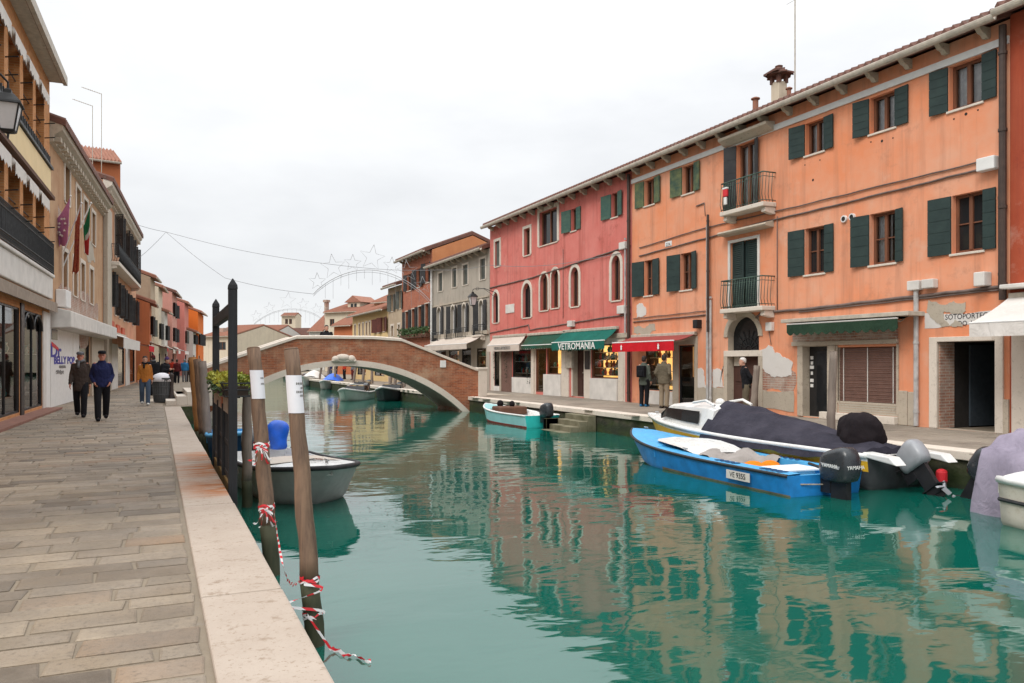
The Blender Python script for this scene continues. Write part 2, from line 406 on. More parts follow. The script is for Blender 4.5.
        if corbels:
            for k in range(corbels):
                x = (k + .5) * W / corbels; c = MB()
                z = H - .02; c.prism([(-.0, z - .22), (-.10, z - .22), (-.17, z - .15), (-.26, z - .13), (-.33, z - .05), (-eave + .06, z - .04), (-eave + .06, z), (0, z)], -.06, .06)
                c.v = [(x + v[1], v[0], v[2]) for v in c.v]
                c.build('corbel', M['istria_dirty'], s.root)
        if frieze:
            MB().box(.01, W - .01, -.05, .02, H - .50, H - .34).build('frieze', M['white'], s.root)
        return w
    def part(s, mb, name, mat, parent=None, **kw):
        return mb.build(name, M[mat] if isinstance(mat, str) else mat, parent or s.root, **kw)
    # ---------------------------------------------------------------- windows
    def shutter(s, par, xh, z0, z1, w, side, mat, ang=10, y=-.035, panels=5, slats=False):
        a = R(ang + random.uniform(-5, 7)); d = Vector((side * math.cos(a), -math.sin(a), 0)); nn = Vector((-d.y * side, d.x * side, 0)) * -1
        t = .035; o = Vector((xh, y, 0)); mb = MB(); h = (z1 - z0)
        if slats:
            for k in range(int(h / .06)):
                z = z0 + .05 + k * .06
                if z > z1 - .08: break
                mb.obox(o + d * .05 + nn * -.005 + Vector((0, 0, z)), d * (w - .1), nn * -.02 + Vector((0, 0, -.012)), Vector((0, 0, .042)))
            for q in (0, w - .055): mb.obox(o + d * q + Vector((0, 0, z0)), d * .055, nn * -t, Vector((0, 0, h)))
            for q in (z0, z0 + h * .48, z1 - .06): mb.obox(o + d * .055 + Vector((0, 0, q)), d * (w - .11), nn * -t, Vector((0, 0, .06)))
        else:
            for k in range(panels):
                mb.obox(o + Vector((0, 0, z0 + h * k / panels + .006)), d * w, nn * -t, Vector((0, 0, h / panels - .012)))
            mb.obox(o + nn * -.006 + d * .01 + Vector((0, 0, z0 + .01)), d * (w - .02), nn * -(t - .012), Vector((0, 0, h - .02)))
            for q in (.16, .84): mb.obox(o + nn * -(t) + d * .02 + Vector((0, 0, z0 + h * q)), d * (w * .55), nn * -.008, Vector((0, 0, .035)))
        return mb.build('shutter', M[mat], par)
    def window(s, r, sh=None, shw=(None, None), sur=None, sw=.10, arch=False, frame='frame', curtain=False, sill='istria', depth=.20, ang=(10, 10), bars=1, closed=None, slats=False, panels=5, half=False, name='window', rows=1):
        x0, x1, z0, z1 = r; s.open(r, arch, depth); w, h = x1 - x0, z1 - z0
        mb = MB(); t = min(.07, w * .09); y0, y1 = depth - .07, depth + .02
        mb.box(x0 - .02, x0 + t, y0, y1, z0 - .02, z1 + .02); mb.box(x1 - t, x1 + .02, y0, y1, z0 - .02, z1 + .02)
        mb.box(x0 + t, x1 - t, y0 + .003, y1, z0 - .02, z0 + t); mb.box(x0 + t, x1 - t, y0 + .003, y1, z1 - t, z1 + .02)
        for k in range(bars):
            xm = x0 + w * (k + 1) / (bars + 1); mb.box(xm - t * .6, xm + t * .6, y0 - .012, y1, z0 + t, z1 - t)
        if rows > 1:
            for k in range(1, rows): mb.box(x0 + t, x1 - t, y0 + .012, y1 - .02, z0 + h * k / rows - .014, z0 + h * k / rows + .014)
        win = mb.build(name, M[frame], s.root, fix=True)
        if curtain:
            sheet(x0 + t * .8, x1 - t * .8, depth - .024, z0 + t * .8, z1 - t * .8).build('pane', M['pane'], win, fix=False)
            c = MB(); m = 24; row = [[(x0 + .02 + (w - .04) * k / m, depth + .06 + .018 * math.sin(k * 1.9) + .01 * math.sin(k * .7), z) for k in range(m + 1)] for z in (z0, z1)]
            gap = [(i, k) for i in range(1) for k in range(m)]
            if half: row = [[(q[0] if q[0] < x0 + w * .62 else x0 + w * .62, q[1], q[2]) for q in rr] for rr in row]
            c.grid(row); c.build('curtain', M['curtain'], win, smooth=True, fix=False)
            MB().box(x0 - .03, x1 + .03, depth + .12, depth + .14, z0 - .03, z1 + .03).build('backing', M['dark'], win)
        else:
            MB().box(x0 + t * .8, x1 - t * .8, depth - .028, depth + .012, z0 + t * .8, z1 - t * .8).build('pane', M['glass'], win)
        if closed:
            for sd, xh in ((1, x0 + .012), (-1, x1 - .012)):
                s.shutter(win, xh, z0 + .01, z1 - .01, w / 2 - .018, sd, closed, ang=3, y=.07, slats=slats, panels=panels)
        if sh:
            wl, wr = shw
            s.shutter(win, x0 - .012, z0 - .01, z1 + .0, wl or w / 2 + .04, -1, sh, ang[0], slats=slats, panels=panels)
            s.shutter(win, x1 + .012, z0 - .01, z1 + .0, wr or w / 2 + .04, 1, sh, ang[1], slats=slats, panels=panels)
        if sill:
            MB().box(x0 - .05, x1 + .05, -.04, depth - .07, z0 - .055, z0 - .003).build('sill', M[sill], win, bevel=.008)
        if sur:
            mb = MB()
            if arch:
                rx = w / 2; rz = min(rx * 1.12, h * .5); c = (x0 + x1) / 2; rr = []
                for k in range(13):
                    t_ = math.pi - math.pi * k / 12
                    a = (c + rx * math.cos(t_), z1 - rz + rz * math.sin(t_)); b = (c + (rx + sw) * math.cos(t_), z1 - rz + (rz + sw) * math.sin(t_))
                    rr.append([(a[0], -.035, a[1]), (b[0], -.035, b[1]), (b[0], .01, b[1]), (a[0], .01, a[1])])
                rr = [[(x0, -.035, z0), (x0 - sw, -.035, z0), (x0 - sw, .01, z0), (x0, .01, z0)]] + rr + [[(x1, -.035, z0), (x1 + sw, -.035, z0), (x1 + sw, .01, z0), (x1, .01, z0)]]
                mb.rings(rr)
            else:
                mb.box(x0 - sw, x0, -.035, .01, z0, z1 + sw); mb.box(x1, x1 + sw, -.035, .01, z0, z1 + sw); mb.box(x0 + .001, x1 - .001, -.034, .01, z1, z1 + sw - .001)
            mb.build('surround', M[sur], win, bevel=.006)
        return win
    def balcony(s, x0, x1, z, out=.55, hr=.95, slab='istria', iron='greeniron', th=.13, bars=None, bracket=True, curly=False, name='balcony'):
        b = MB().box(x0, x1, -out, -.002, z - th, z).build(name, M[slab], s.root, bevel=.02)
        if bracket:
            for x in (x0 + .12, x1 - .12):
                m = MB(); m.prism([(0, z - th - .2), (-.12, z - th - .2), (-out * .8, z - th - .14), (-out * .75, z - th - .002), (0, z - th - .002)], -.08, .08)
                m.v = [(x + v[1], v[0], v[2]) for v in m.v]; m.build('bracket', M[slab], b, bevel=.015)
        m = MB(); i = .04; loop = [(x0 + i, -.01), (x0 + i, -out + i), (x1 - i, -out + i), (x1 - i, -.01)]
        for zz, r in ((z + hr, .02), (z + .06, .012), (z + hr - .12, .010)): m.tube([(x, y, zz) for x, y in loop], r, 6)
        def bar(x, y):
            if curly:
                m.tube([(x, y, z), (x, y, z + hr)], .008, 5); m.tube([(x + .05 * math.cos(t) * 1, y, z + hr * .86 + .06 * math.sin(t)) for t in [k * .8 for k in range(9)]], .006, 4)
            else:
                m.tube([(x, y, z), (x, y - .05, z + hr * .25), (x, y - .03, z + hr * .55), (x, y, z + hr)], .009, 5)
        n = bars or int((x1 - x0) / .11)
        for k in range(n + 1): bar(x0 + i + (x1 - x0 - 2 * i) * k / n, -out + i)
        ns = max(2, int(out / .12))
        for k in range(1, ns):
            for x in (x0 + i, x1 - i): bar(x, -out + i + (out - i) * k / ns)
        m.build('railing', M[iron], b, smooth=True); return b
    def awning(s, x0, x1, zb, out, zf, val, cl, scallop=0, letters=None, vmat=None, lmat=None, size=.2, sx=1.0, name='awning', xf=None):
        xa, xb = xf or (x0, x1); m = MB(); N = 20; rows = []
        for j in range(7):
            t = j / 6; sag = -.04 * math.sin(math.pi * t)
            rows.append([(x0 + (x1 - x0) * k / N + ((xa - x0) * (1 - k / N) + (xb - x1) * k / N) * t, -.06 - (out - .06) * t, zb + (zf - zb) * t + sag - .008 * math.sin(k * 1.3) * t) for k in range(N + 1)])
        m.grid(rows); m.grid([[(x, y, z - .012) for x, y, z in reversed(r)] for r in rows])
        a = m.build(name, M[cl], s.root, smooth=True, fix=False)
        MB().box(x0, x1, -.14, -.004, zb - .06, zb + .06).build('cassette', M['gutter'], a, bevel=.02)
        MB().tube([(xa, -out, zf), (xb, -out, zf)], .022, 8).build('front_bar', M['white'], a)
        m = MB(); K = 60; row0 = []; row1 = []; rowm = []
        for k in range(K + 1):
            x = xa + (xb - xa) * k / K; dz = 0
            if scallop: dz = val * .28 * (1 - abs(math.sin(math.pi * scallop * k / K)))
            w = .012 * math.sin(k * .55)
            row0.append((x, -out - .012, zf - .01)); rowm.append((x, -out - .012 + w * .5, zf - val * .5)); row1.append((x, -out - .012 + w, zf - val + dz))
        m.grid([row0, rowm, row1]); m.grid([[(x, y + .006, z) for x, y, z in reversed(r)] for r in (row0, rowm, row1)])
        v = m.build('valance', M[vmat or cl], a, smooth=True, fix=False)
        for x in (x0 + .15, x1 - .15):
            m = MB(); m.tube([(x, -.1, zb - .1), (x + .02, -out * .55, (zb + zf) / 2 - .12), (x, -out + .02, zf - .02)], .018, 6); m.build('arm', M['gutter'], a)
        if letters:
            text(letters, size, M[lmat], v, ((xa + xb) / 2, -out - .034, zf - val * .52), (R(90), 0, 0), sx=sx, ext=.003, bold=.006)
        return a
    def awn(s, b0, b1, out, f0, f1, cl, **kw):
        """b0/b1 back corners, f0 front corner top (px, py), f1 = bottom py of the valance at f0"""
        x0 = (s.X(b0[0]) + s.X(f0[0], -out)) / 2 if f0 else s.X(b0[0]); x1 = s.X(b1[0]); zb = s.Z(*b0); zf = s.Z(f0[0], f0[1], -out); val = zf - s.Z(f0[0], f1, -out)
        return s.awning(x0, x1, zb, out, zf, val, cl, **kw)
    def pipe(s, x, z0, z1, r=.05, mat='greypipe', y=-.08, name='downpipe'):
        m = MB(); m.tube([(x, y, z0), (x, y, z1)], r, 10)
        for k in range(int((z1 - z0) / 1.6) + 1): m.tube([(x, y, z0 + .3 + k * 1.6), (x, y, z0 + .36 + k * 1.6)], r * 1.22, 10)
        return m.build(name, M[mat], s.root, smooth=False)
    def cab(s, pts, r=.018, mat='cable', y=-.03, name='cable', wob=.01):
        q = []
        for (a, b) in zip(pts[:-1], pts[1:]):
            n = max(1, int(abs(b[0] - a[0]) / .4))
            for k in range(n): q.append((a[0] + (b[0] - a[0]) * k / n, y - random.random() * .006, a[1] + (b[1] - a[1]) * k / n + random.uniform(-wob, wob)))
        q.append((pts[-1][0], y, pts[-1][1]))
        return MB().tube(q, r, 6).build(name, M[mat], s.root, smooth=True)
    def patch(s, pix, mat, name='plaster_patch', th=.008, jag=.045, y=0.0):
        pts = [s.P(*p) for p in pix]; out = []
        def rec(p, q, lv):
            if lv == 0 or math.dist(p, q) < .02: out.append(p); return
            d = (random.random() - .5) * jag * 6.5; m_ = ((p[0] + q[0]) / 2 - (q[1] - p[1]) * d, (p[1] + q[1]) / 2 + (q[0] - p[0]) * d)
            rec(p, m_, lv - 1); rec(m_, q, lv - 1)
        for i in range(len(pts)): rec(pts[i], pts[(i + 1) % len(pts)], 4)
        return MB().prism(out, y - th, y + .001 + .002).build(name, M[mat], s.root)
    def door(s, r, mat='door', depth=.25, sur='istria_dirty', sw=.13, arch=False, panels=True, frame=None, name='door'):
        x0, x1, z0, z1 = r; s.open(r, arch, depth, 2)
        m = MB(); m.box(x0 - .01, x1 + .01, depth - .03, depth + .03, z0, z1 + .02)
        d = m.build(name, M[mat], s.root)
        if panels:
            m = MB(); w, h = x1 - x0, z1 - z0
            for cx in (.27, .73):
                for a, b in ((.07, .36), (.42, .93)):
                    m.box(x0 + w * (cx - .16), x0 + w * (cx + .16), depth - .05, depth - .032, z0 + h * a, z0 + h * b)
            m.build('door_panel', M[mat], d, bevel=.012)
            m = MB(); m.ball((x0 + w * .56, depth - .07, z0 + 1.0), .03); m.build('handle', M['gutter'], d)
        if sur:
            m = MB(); m.box(x0 - sw, x0, -.04, .01, z0, z1 + sw); m.box(x1, x1 + sw, -.04, .01, z0, z1 + sw); m.box(x0 + .001, x1 - .001, -.039, .01, z1, z1 + sw - .002)
            m.build('door_surround', M[sur], d, bevel=.008)
        return d
    def shop(s, r, light='gold_dim', frame='darkframe', depth=.55, shelves=3, items=True, base=None, mull=0, seed=0):
        """a shop window: glass in front, shelves of small glassware behind"""
        rn = random.Random(seed); x0, x1, z0, z1 = r; s.open(r, False, depth, 1); w, h = x1 - x0, z1 - z0; t = .05
        m = MB(); m.box(x0, x0 + t, .02, .10, z0, z1); m.box(x1 - t, x1, .02, .10, z0, z1); m.box(x0 + t, x1 - t, .022, .10, z0, z0 + t); m.box(x0 + t, x1 - t, .022, .10, z1 - t, z1)
        for k in range(mull): q = x0 + w * (k + 1) / (mull + 1); m.box(q - .02, q + .02, .021, .10, z0 + t, z1 - t)
        f = m.build('shop_window', M[frame], s.root)
        sheet(x0 + t * .8, x1 - t * .8, .053, z0 + t * .8, z1 - t * .8).build('pane', M['pane'], f, fix=False)
        MB().box(x0 - .05, x1 + .05, depth, depth + .02, z0 - .05, z1 + .05).build('display_back', M[light], f)
        if shelves:
            m = MB()
            for k in range(shelves): m.box(x0 + .03, x1 - .03, .14, depth - .02, z0 + h * (k + .35) / (shelves + .4), z0 + h * (k + .35) / (shelves + .4) + .02)
            m.build('shelf', M['offwhite'], f)
            for mt in ('glass_teal', 'glass_red', 'glass_white', 'glass_dark'):
                m = MB()
                for k in range(shelves):
                    zz = z0 + h * (k + .35) / (shelves + .4) + .02
                    for _ in range(int(w * 2.0)):
                        x = rn.uniform(x0 + .1, x1 - .1); y = rn.uniform(.2, depth - .12); q = rn.uniform(.6, 1.2)
                        m.lathe((x, y, zz), [(.035 * q, 0), (.06 * q, .06 * q), (.075 * q, .12 * q), (.03 * q, .2 * q), (.045 * q, .25 * q)], 8)
                if m.v: m.build('glassware', M[mt], f, smooth=True)['kind'] = 'stuff'
        return f
M['glass_teal'] = plain('teal_glassware', (.02, .18, .2), .1); M['glass_red'] = plain('red_glassware', (.4, .04, .03), .1)
M['glass_white'] = plain('white_glassware', (.6, .58, .52), .1); M['glass_dark'] = plain('dark_glassware', (.10, .06, .04), .1)
M['green_cloth'] = cloth('green_awning_cloth', (.012, .135, .105)); M['dkgreen_cloth'] = cloth('dark_green_awning_cloth', (.02, .085, .06), (.03, .06, .03))
M['olive_cloth'] = cloth('old_green_awning_cloth', (.028, .06, .035), (.018, .04, .025)); M['red_cloth'] = cloth('red_awning_cloth', (.62, .012, .022), (.5, .012, .02))
M['beige_cloth'] = cloth('beige_awning_cloth', (.60, .52, .45), (.54, .46, .4)); M['white_cloth'] = cloth('white_awning_cloth', (.70, .66, .62), (.62, .58, .54))
M['dustyred_cloth'] = cloth('faded_red_awning_cloth', (.33, .07, .06), (.25, .06, .05))
M['letter_white'] = plain('white_lettering', (.75, .75, .72), .6, .03, bump=0); M['letter_grey'] = plain('grey_lettering', (.2, .19, .18), .7, .05, bump=0)
M['letter_blue'] = plain('blue_lettering', (.035, .03, .30), .6, .05, bump=0); M['letter_red'] = plain('red_lettering', (.6, .02, .03), .6, .05, bump=0)
M['letter_black'] = plain('black_lettering', (.03, .03, .035), .7, .05, bump=0)
M['brown'] = wood('brown_wood', (.13, .055, .03), (.08, .035, .02)); M['blind'] = plain('brown_blind', (.16, .085, .065), .7, .15)
M['garland'] = plain('green_garland', (.02, .045, .02), .9, .5, 14)
# ------------------------------------------------------------------ world: an overcast sky, brighter overhead
w = bpy.data.worlds.new('World'); SC.world = w; w.use_nodes = True
nt = w.node_tree; nt.nodes.clear()
out = nt.nodes.new('ShaderNodeOutputWorld'); bg = nt.nodes.new('ShaderNodeBackground'); bg.inputs[1].default_value = .1
sky = nt.nodes.new('ShaderNodeTexSky'); sky.sky_type = 'NISHITA'; sky.sun_disc = False
SUN_EL, SUN_AZ = R(48), R(-62)                 # the sun stands to the left of the view, behind the eye
sky.sun_elevation = SUN_EL; sky.sun_rotation = R(242)
tc = nt.nodes.new('ShaderNodeTexCoord'); sp = nt.nodes.new('ShaderNodeSeparateXYZ'); nt.links.new(tc.outputs['Generated'], sp.inputs[0])
rp = nt.nodes.new('ShaderNodeValToRGB'); nt.links.new(sp.outputs[2], rp.inputs[0])
e = rp.color_ramp.elements
for k in range(2): e.new(.5)
for i, (p, c) in enumerate(((0.0, .372), (.2, .385), (.42, .47), (1.0, 1.08))):
    e[i].position = p; e[i].color = (c * .99, c, c * 1.012, 1)
nz = nt.nodes.new('ShaderNodeTexNoise'); nz.inputs['Scale'].default_value = 2.6; nz.inputs['Detail'].default_value = 6; nz.inputs['Roughness'].default_value = .55
mp = nt.nodes.new('ShaderNodeMapping'); mp.inputs['Scale'].default_value = (1, 1, 2.6); nt.links.new(tc.outputs['Generated'], mp.inputs[0]); nt.links.new(mp.outputs[0], nz.inputs[0])
r2 = nt.nodes.new('ShaderNodeValToRGB'); nt.links.new(nz.outputs[0], r2.inputs[0])
r2.color_ramp.elements[0].position = .3; r2.color_ramp.elements[0].color = (16.4, 16.5, 16.7, 1); r2.color_ramp.elements[1].position = .72; r2.color_ramp.elements[1].color = (20.6, 20.6, 20.5, 1)
mm = nt.nodes.new('ShaderNodeMix'); mm.data_type = 'RGBA'; mm.blend_type = 'MULTIPLY'; mm.inputs[0].default_value = 1
nt.links.new(rp.outputs[0], mm.inputs[6]); nt.links.new(r2.outputs[0], mm.inputs[7])
mx = nt.nodes.new('ShaderNodeMix'); mx.data_type = 'RGBA'; mx.inputs[0].default_value = .94      # cloud cover over the clear sky
nt.links.new(sky.outputs[0], mx.inputs[6]); nt.links.new(mm.outputs[2], mx.inputs[7]); nt.links.new(mx.outputs[2], bg.inputs[0]); nt.links.new(bg.outputs[0], out.inputs[0])
su = bpy.data.lights.new('sun', 'SUN'); su.energy = 1.3; su.angle = R(24); su.color = (1, .955, .89)
so = bpy.data.objects.new('sun', su); COL.objects.link(so)
d = Vector((math.cos(SUN_EL) * math.sin(R(242)), math.cos(SUN_EL) * math.cos(R(242)), math.sin(SUN_EL)))   # towards the sun
so.rotation_euler = d.to_track_quat('Z', 'Y').to_euler()
SC.view_settings.view_transform = 'Standard'; SC.view_settings.look = 'None'; SC.view_settings.gamma = 1; SC.view_settings.exposure = 0.42

# ------------------------------------------------------------------ water, quays, paving
t = NT('canal_water')
v1 = t.mapping((.85, 1.5, 1), rot=(0, 0, R(24)))
n1 = t.noise(.95, 3, vec=v1, rough=.40, dist=.6); n2 = t.noise(4.5, 2, vec=v1, rough=.4, dist=.3)
t.col(t.mix(t.ramp(t.noise(.12, 3), [(.3, 0), (.7, 1)]), (.002, .084, .060), (.003, .102, .074)))
t.rough(.035); t.b.inputs['IOR'].default_value = 1.95
calm = t.ramp(t.noise(.16, 3, loc=(3, 8, 0)), [(.35, .35), (.65, 1.0)])
t.bump(t.math('MULTIPLY', t.math('ADD', n1, t.math('MULTIPLY', n2, .13)), calm), .30, .06)
M['water'] = t.m
MB().add([(-900, -300, WZ), (900, -300, WZ), (900, 900, WZ), (-900, 900, WZ)], [(0, 1, 2, 3)]).build('canal_water', M['water'])['kind'] = 'structure'
t = NT('quay_wall_stone')
k = t.mix(t.ramp(t.noise(2.2, 7, rough=.7), [(.35, 0), (.6, 1)]), (.030, .027, .018), (.085, .075, .05))
szz = t.n('ShaderNodeSeparateXYZ'); t.l(t.tc.outputs['Object'], szz.inputs[0])
tide = t.ramp(t.math('ADD', t.math('MULTIPLY', szz.outputs[2], -1.0), t.math('MULTIPLY', t.noise(3, 5), .3)), [(.42, 0), (.58, 1)])
k = t.mix(t.math('MULTIPLY', tide, .85), k, (.012, .022, .006))
k = t.mix(t.ramp(t.noise(1.3, 6, loc=(3, 3, 3), sc3=(1, 1, 2.5)), [(.42, 0), (.62, .9)]), k, (.030, .045, .008))
t.col(k); t.rough(.9); t.bump(t.noise(8, 6), .7, .04); M['quaywall'] = t.m
M['mortar'] = stone('paving_mortar', (.24, .195, .14), (.17, .135, .095), spot=.6)
def struct(mb, name, mat, **kw):
    o = mb.build(name, M[mat], **kw); o['kind'] = 'structure'; return o
LQ = [(-60, -25), (.72, -25), (.72, 29.3), (1.6, 30), (1.6, 36.5), (2.2, 45), (5.0, 70), (8.5, 100), (20, 162), (-60, 162)]
RQ = [(12.45, -12), (70, -12), (90, 162), (32, 162), (15.5, 110), (12.45, 76)]
for nm, poly in (('quay', LQ), ('quay', RQ)):
    struct(MB().slab(poly, -3, -.03), nm, 'quaywall')
for nm, poly in (('quay_ground', LQ), ('quay_ground', RQ)):
    struct(MB().slab(poly, -.028, -.014), nm, 'mortar')
struct(MB().slab([(-3000, 160.5), (3000, 160.5), (3000, 4000), (-3000, 4000)], -3, -.02), 'ground', 'mortar')
ST = [(0, (.12, .092, .062)), (.08, (.24, .19, .135)), (.22, (.36, .30, .225)), (.36, (.22, .18, .13)), (.5, (.41, .345, .265)), (.62, (.27, .22, .165)), (.72, (.33, .215, .13)), (.76, (.31, .26, .20)), (.84, (.085, .068, .05)), (.94, (.37, .305, .23)), (1, (.26, .21, .155))]
M['paving'] = paving('trachyte_paving', ST)
M['paving2'] = paving('pale_paving', [(0, (.34, .30, .26)), (.5, (.40, .36, .31)), (.8, (.30, .27, .23)), (1, (.37, .33, .28))])
def pave(name, mat, x0, x1f, y0, y1, rowh, lens, gap, seed, edge=True):
    rn = random.Random(seed); mb = MB(); y = y0
    while y < y1:
        h = rowh * rn.uniform(.8, 1.2); x = x0 - rn.uniform(0, .8); xe = x1f
        while x < xe - .02:
            L = rn.uniform(*lens); xb = min(x + L, xe)
            if xe - xb < .18: xb = xe
            if xb > x0 and xb - x > .08:
                g = gap; j = lambda: rn.uniform(-.012, .012); z = rn.uniform(-.005, .0)
                a = [(x + g + j(), y + g + j()), (xb - g + j(), y + g + j()), (xb - g + j(), y + h - g + j()), (x + g + j(), y + h - g + j())]
                c = .012
                top = [(a[0][0] + c, a[0][1] + c, z), (a[1][0] - c, a[1][1] + c, z), (a[2][0] - c, a[2][1] - c, z), (a[3][0] + c, a[3][1] - c, z)]
                mb.rings([[(p[0], p[1], -.02) for p in a], [(p[0], p[1], z - .006) for p in a], top], cap=False)
                n = len(mb.v); mb.f.append((n - 4, n - 3, n - 2, n - 1)); mb.mi.append(0)
            x = xb
        y += h
    o = mb.build(name, M[mat], fix=True); o['kind'] = 'structure'; return o
pave('pavement', 'paving', -4.6, .23, 1.0, 31, .27, (.30, .72), .013, 3)
pave('pavement', 'paving', -4.4, .9, 31, 74, .42, (.6, 1.4), .012, 4)
pave('pavement', 'paving2', 12.86, 16.22, 2.0, 60, .42, (.5, 1.1), .006, 5)
mb = MB(); y = 1.2; rn = random.Random(5)
while y < 29:
    L = rn.uniform(1.5, 2.3); L = min(L, 29.2 - y); mb.box(.26, .765 + rn.uniform(-.008, .004), y + .011, y + L - .011, -.3, .004 + rn.uniform(-.003, .003)); y += L
struct(mb, 'kerb', 'kerbstone', bevel=.015)
mb = MB(); y = 2
while y < 76:
    L = rn.uniform(1.4, 2.2); mb.box(12.38, 12.84, y + .004, y + L - .004, -.15, .004 + rn.uniform(-.003, .003)); y += L
struct(mb, 'kerb', 'istria', bevel=.015)
mb = MB()
for k in range(4): mb.box(12.42 - .30 * (k + 1), 12.42 - .30 * k - .002, 21.5, 23.0 - .02 * k, -1.2, -.16 - .16 * k)
for k in range(3): mb.box(12.3 - .9, 12.46, 22.9 + .01, 23.1, -1.2, -.3)
mo = NT('mossy_steps'); kk = mo.mix(mo.ramp(mo.noise(2.5, 6), [(.35, 0), (.6, 1)]), (.10, .095, .05), (.19, .17, .11)); mo.col(kk); mo.rough(.9); mo.bump(mo.noise(12, 5), .5, .02); M['mossy'] = mo.m
struct(mb, 'water_steps', 'mossy', bevel=.015)

# ------------------------------------------------------------------ brick bridge
br = empty('footbridge', 'arched red brick footbridge with white stone coping crossing the canal', 'bridge', (7, 34, 0))
def bpart(mb, name, mat, parent=None, **kw):
    o = mb.build(name, M[mat], parent or br, **kw)
    if not parent: o.location = (-7, -34, 0)
    return o
PR = [(1.5, 1.28), (1.7, 1.35), (5.1, 2.54), (6.2, 2.56), (8.2, 2.56), (9.4, 2.49), (12.75, 1.24), (12.86, 1.22)]
def prof(x):
    for (a, za), (b, zb) in zip(PR[:-1], PR[1:]):
        if x <= b: return za + (zb - za) * (x - a) / (b - a)
    return PR[-1][1]
CX, RR = 7.05, 7.66; CZ = 1.58 - RR
def ext(x):
    return CZ + math.sqrt(max(0, RR * RR - (x - CX) ** 2)) if abs(x - CX) < 5.55 else -1.2
xs = sorted(set([1.5 + k * (12.86 - 1.5) / 90 for k in range(91)] + [p[0] for p in PR]))
for yy, nm in ((32.5, 'parapet_wall'), (35.2, 'parapet_wall')):
    m = MB()
    for a, b in zip(xs[:-1], xs[1:]):
        for y0 in (yy, yy + .3): m.quad((a, y0, ext(a) - .02), (b, y0, ext(b) - .02), (b, y0, prof(b) - .1), (a, y0, prof(a) - .1))
    m.rings([[(x, y, z) for y, z in ((yy, -1), (yy + .3, -1), (yy + .3, prof(x) - .1), (yy, prof(x) - .1))] for x in (1.5, 1.501)], cap=True)
    bpart(m, nm, 'bridgebrick', fix=False)
    m = MB(); c0 = yy - .06; c1 = yy + .36
    m.rings([[(x, c0, prof(x) - .12), (x, c1, prof(x) - .12), (x, c1, prof(x) - .01), (x, (c0 + c1) / 2, prof(x) + .02), (x, c0, prof(x) - .01)] for x in [p[0] for p in PR]])
    bpart(m, 'coping', 'istria', bevel=.01)
    m = MB(); A = math.asin(5.62 / RR); rr = []
    for k in range(41):
        a = -A + 2 * A * k / 40; ra, rb = RR + .0, RR - .24; f = yy - .035 if yy < 34 else yy + .335; g = f + .2 if yy < 34 else f - .2
        rr.append([(CX + r * math.sin(a), q, CZ + r * math.cos(a)) for r, q in ((ra, f), (ra, g), (rb, g), (rb, f))])
    m.rings(rr); bpart(m, 'arch_ring', 'istria')
    for x in ((12.85, 13.25),):
        m = MB(); m.box(x[0], x[1], yy - .08, yy + .38, -.02, 1.16); m.box(x[0] - .03, x[1] + .03, yy - .11, yy + .41, 1.16, 1.26); bpart(m, 'end_pier', 'istria', bevel=.02)
m = MB(); rr = []
for k in range(41):
    a = -A + 2 * A * k / 40; rr.append([(CX + (RR - .2) * math.sin(a), y, CZ + (RR - .2) * math.cos(a)) for y in (32.66, 35.34)])
m.grid(rr); bpart(m, 'vault', 'istria_dirty', fix=False)
m = MB(); x = -.2
while x < 14.4:
    z = max(0.02, min(1.6, prof(min(max(x, .75), 12.86)) - .97)) if .75 <= x <= 12.86 else .02
    m.box(x, x + .35, 32.8, 35.2, z - .2, z); x += .352
bpart(m, 'deck', 'istria_dirty')
bpart(MB().box(.72, 1.7, 32.52, 35.48, -2, .3), 'abutment', 'oldbrick'); bpart(MB().box(12.0, 12.86, 32.52, 35.48, -2, .3), 'abutment', 'oldbrick')
# carved keystone: a reclining lion-like block with scrolls
m = MB(); kx, kz, ky = 6.98, 1.62, 32.44
m.ball((kx - .34, ky, kz), .16, .12, .13); m.ball((kx - .05, ky, kz + .06), .3, .13, .15); m.ball((kx + .3, ky, kz + .01), .17, .12, .15); m.ball((kx + .42, ky, kz - .07), .09, .1, .08)
m.ball((kx - .42, ky, kz - .06), .09, .1, .07); m.box(kx - .45, kx + .45, ky - .06, ky + .1, kz - .12, kz - .04); bpart(m, 'keystone_carving', 'istria', smooth=True)
p = pd(429, 361, 36.0); m = MB(); m.box(p.x - .13, p.x + .13, 32.46, 32.51, p.z - .28, p.z + .02); bpart(m, 'plaque', 'white', bevel=.01)
m = MB()
for k in range(5): m.box(.32 + .34 * k, .32 + .34 * (k + 1) - .003, 30.4, 35.4, -.02 - .01 * k, .15 * (k + 1))
bpart(m, 'approach_steps', 'istria', bevel=.015)
# ------------------------------------------------------------------ right bank
WX = 16.2
def RF(name, label, pxl, pxr, H, wall, **kw):
    return Fac(name, label, (WX, yX(pxl, WX)), (WX, yX(pxr, WX)), H, wall, **kw)
# --- the large orange house
F = RF('orange_house', 'large orange stuccoed house with dark green shutters and two small iron balconies', 632, 1010, 8.62, 'orange', depth=9)
SB = dict(sh='shutter')
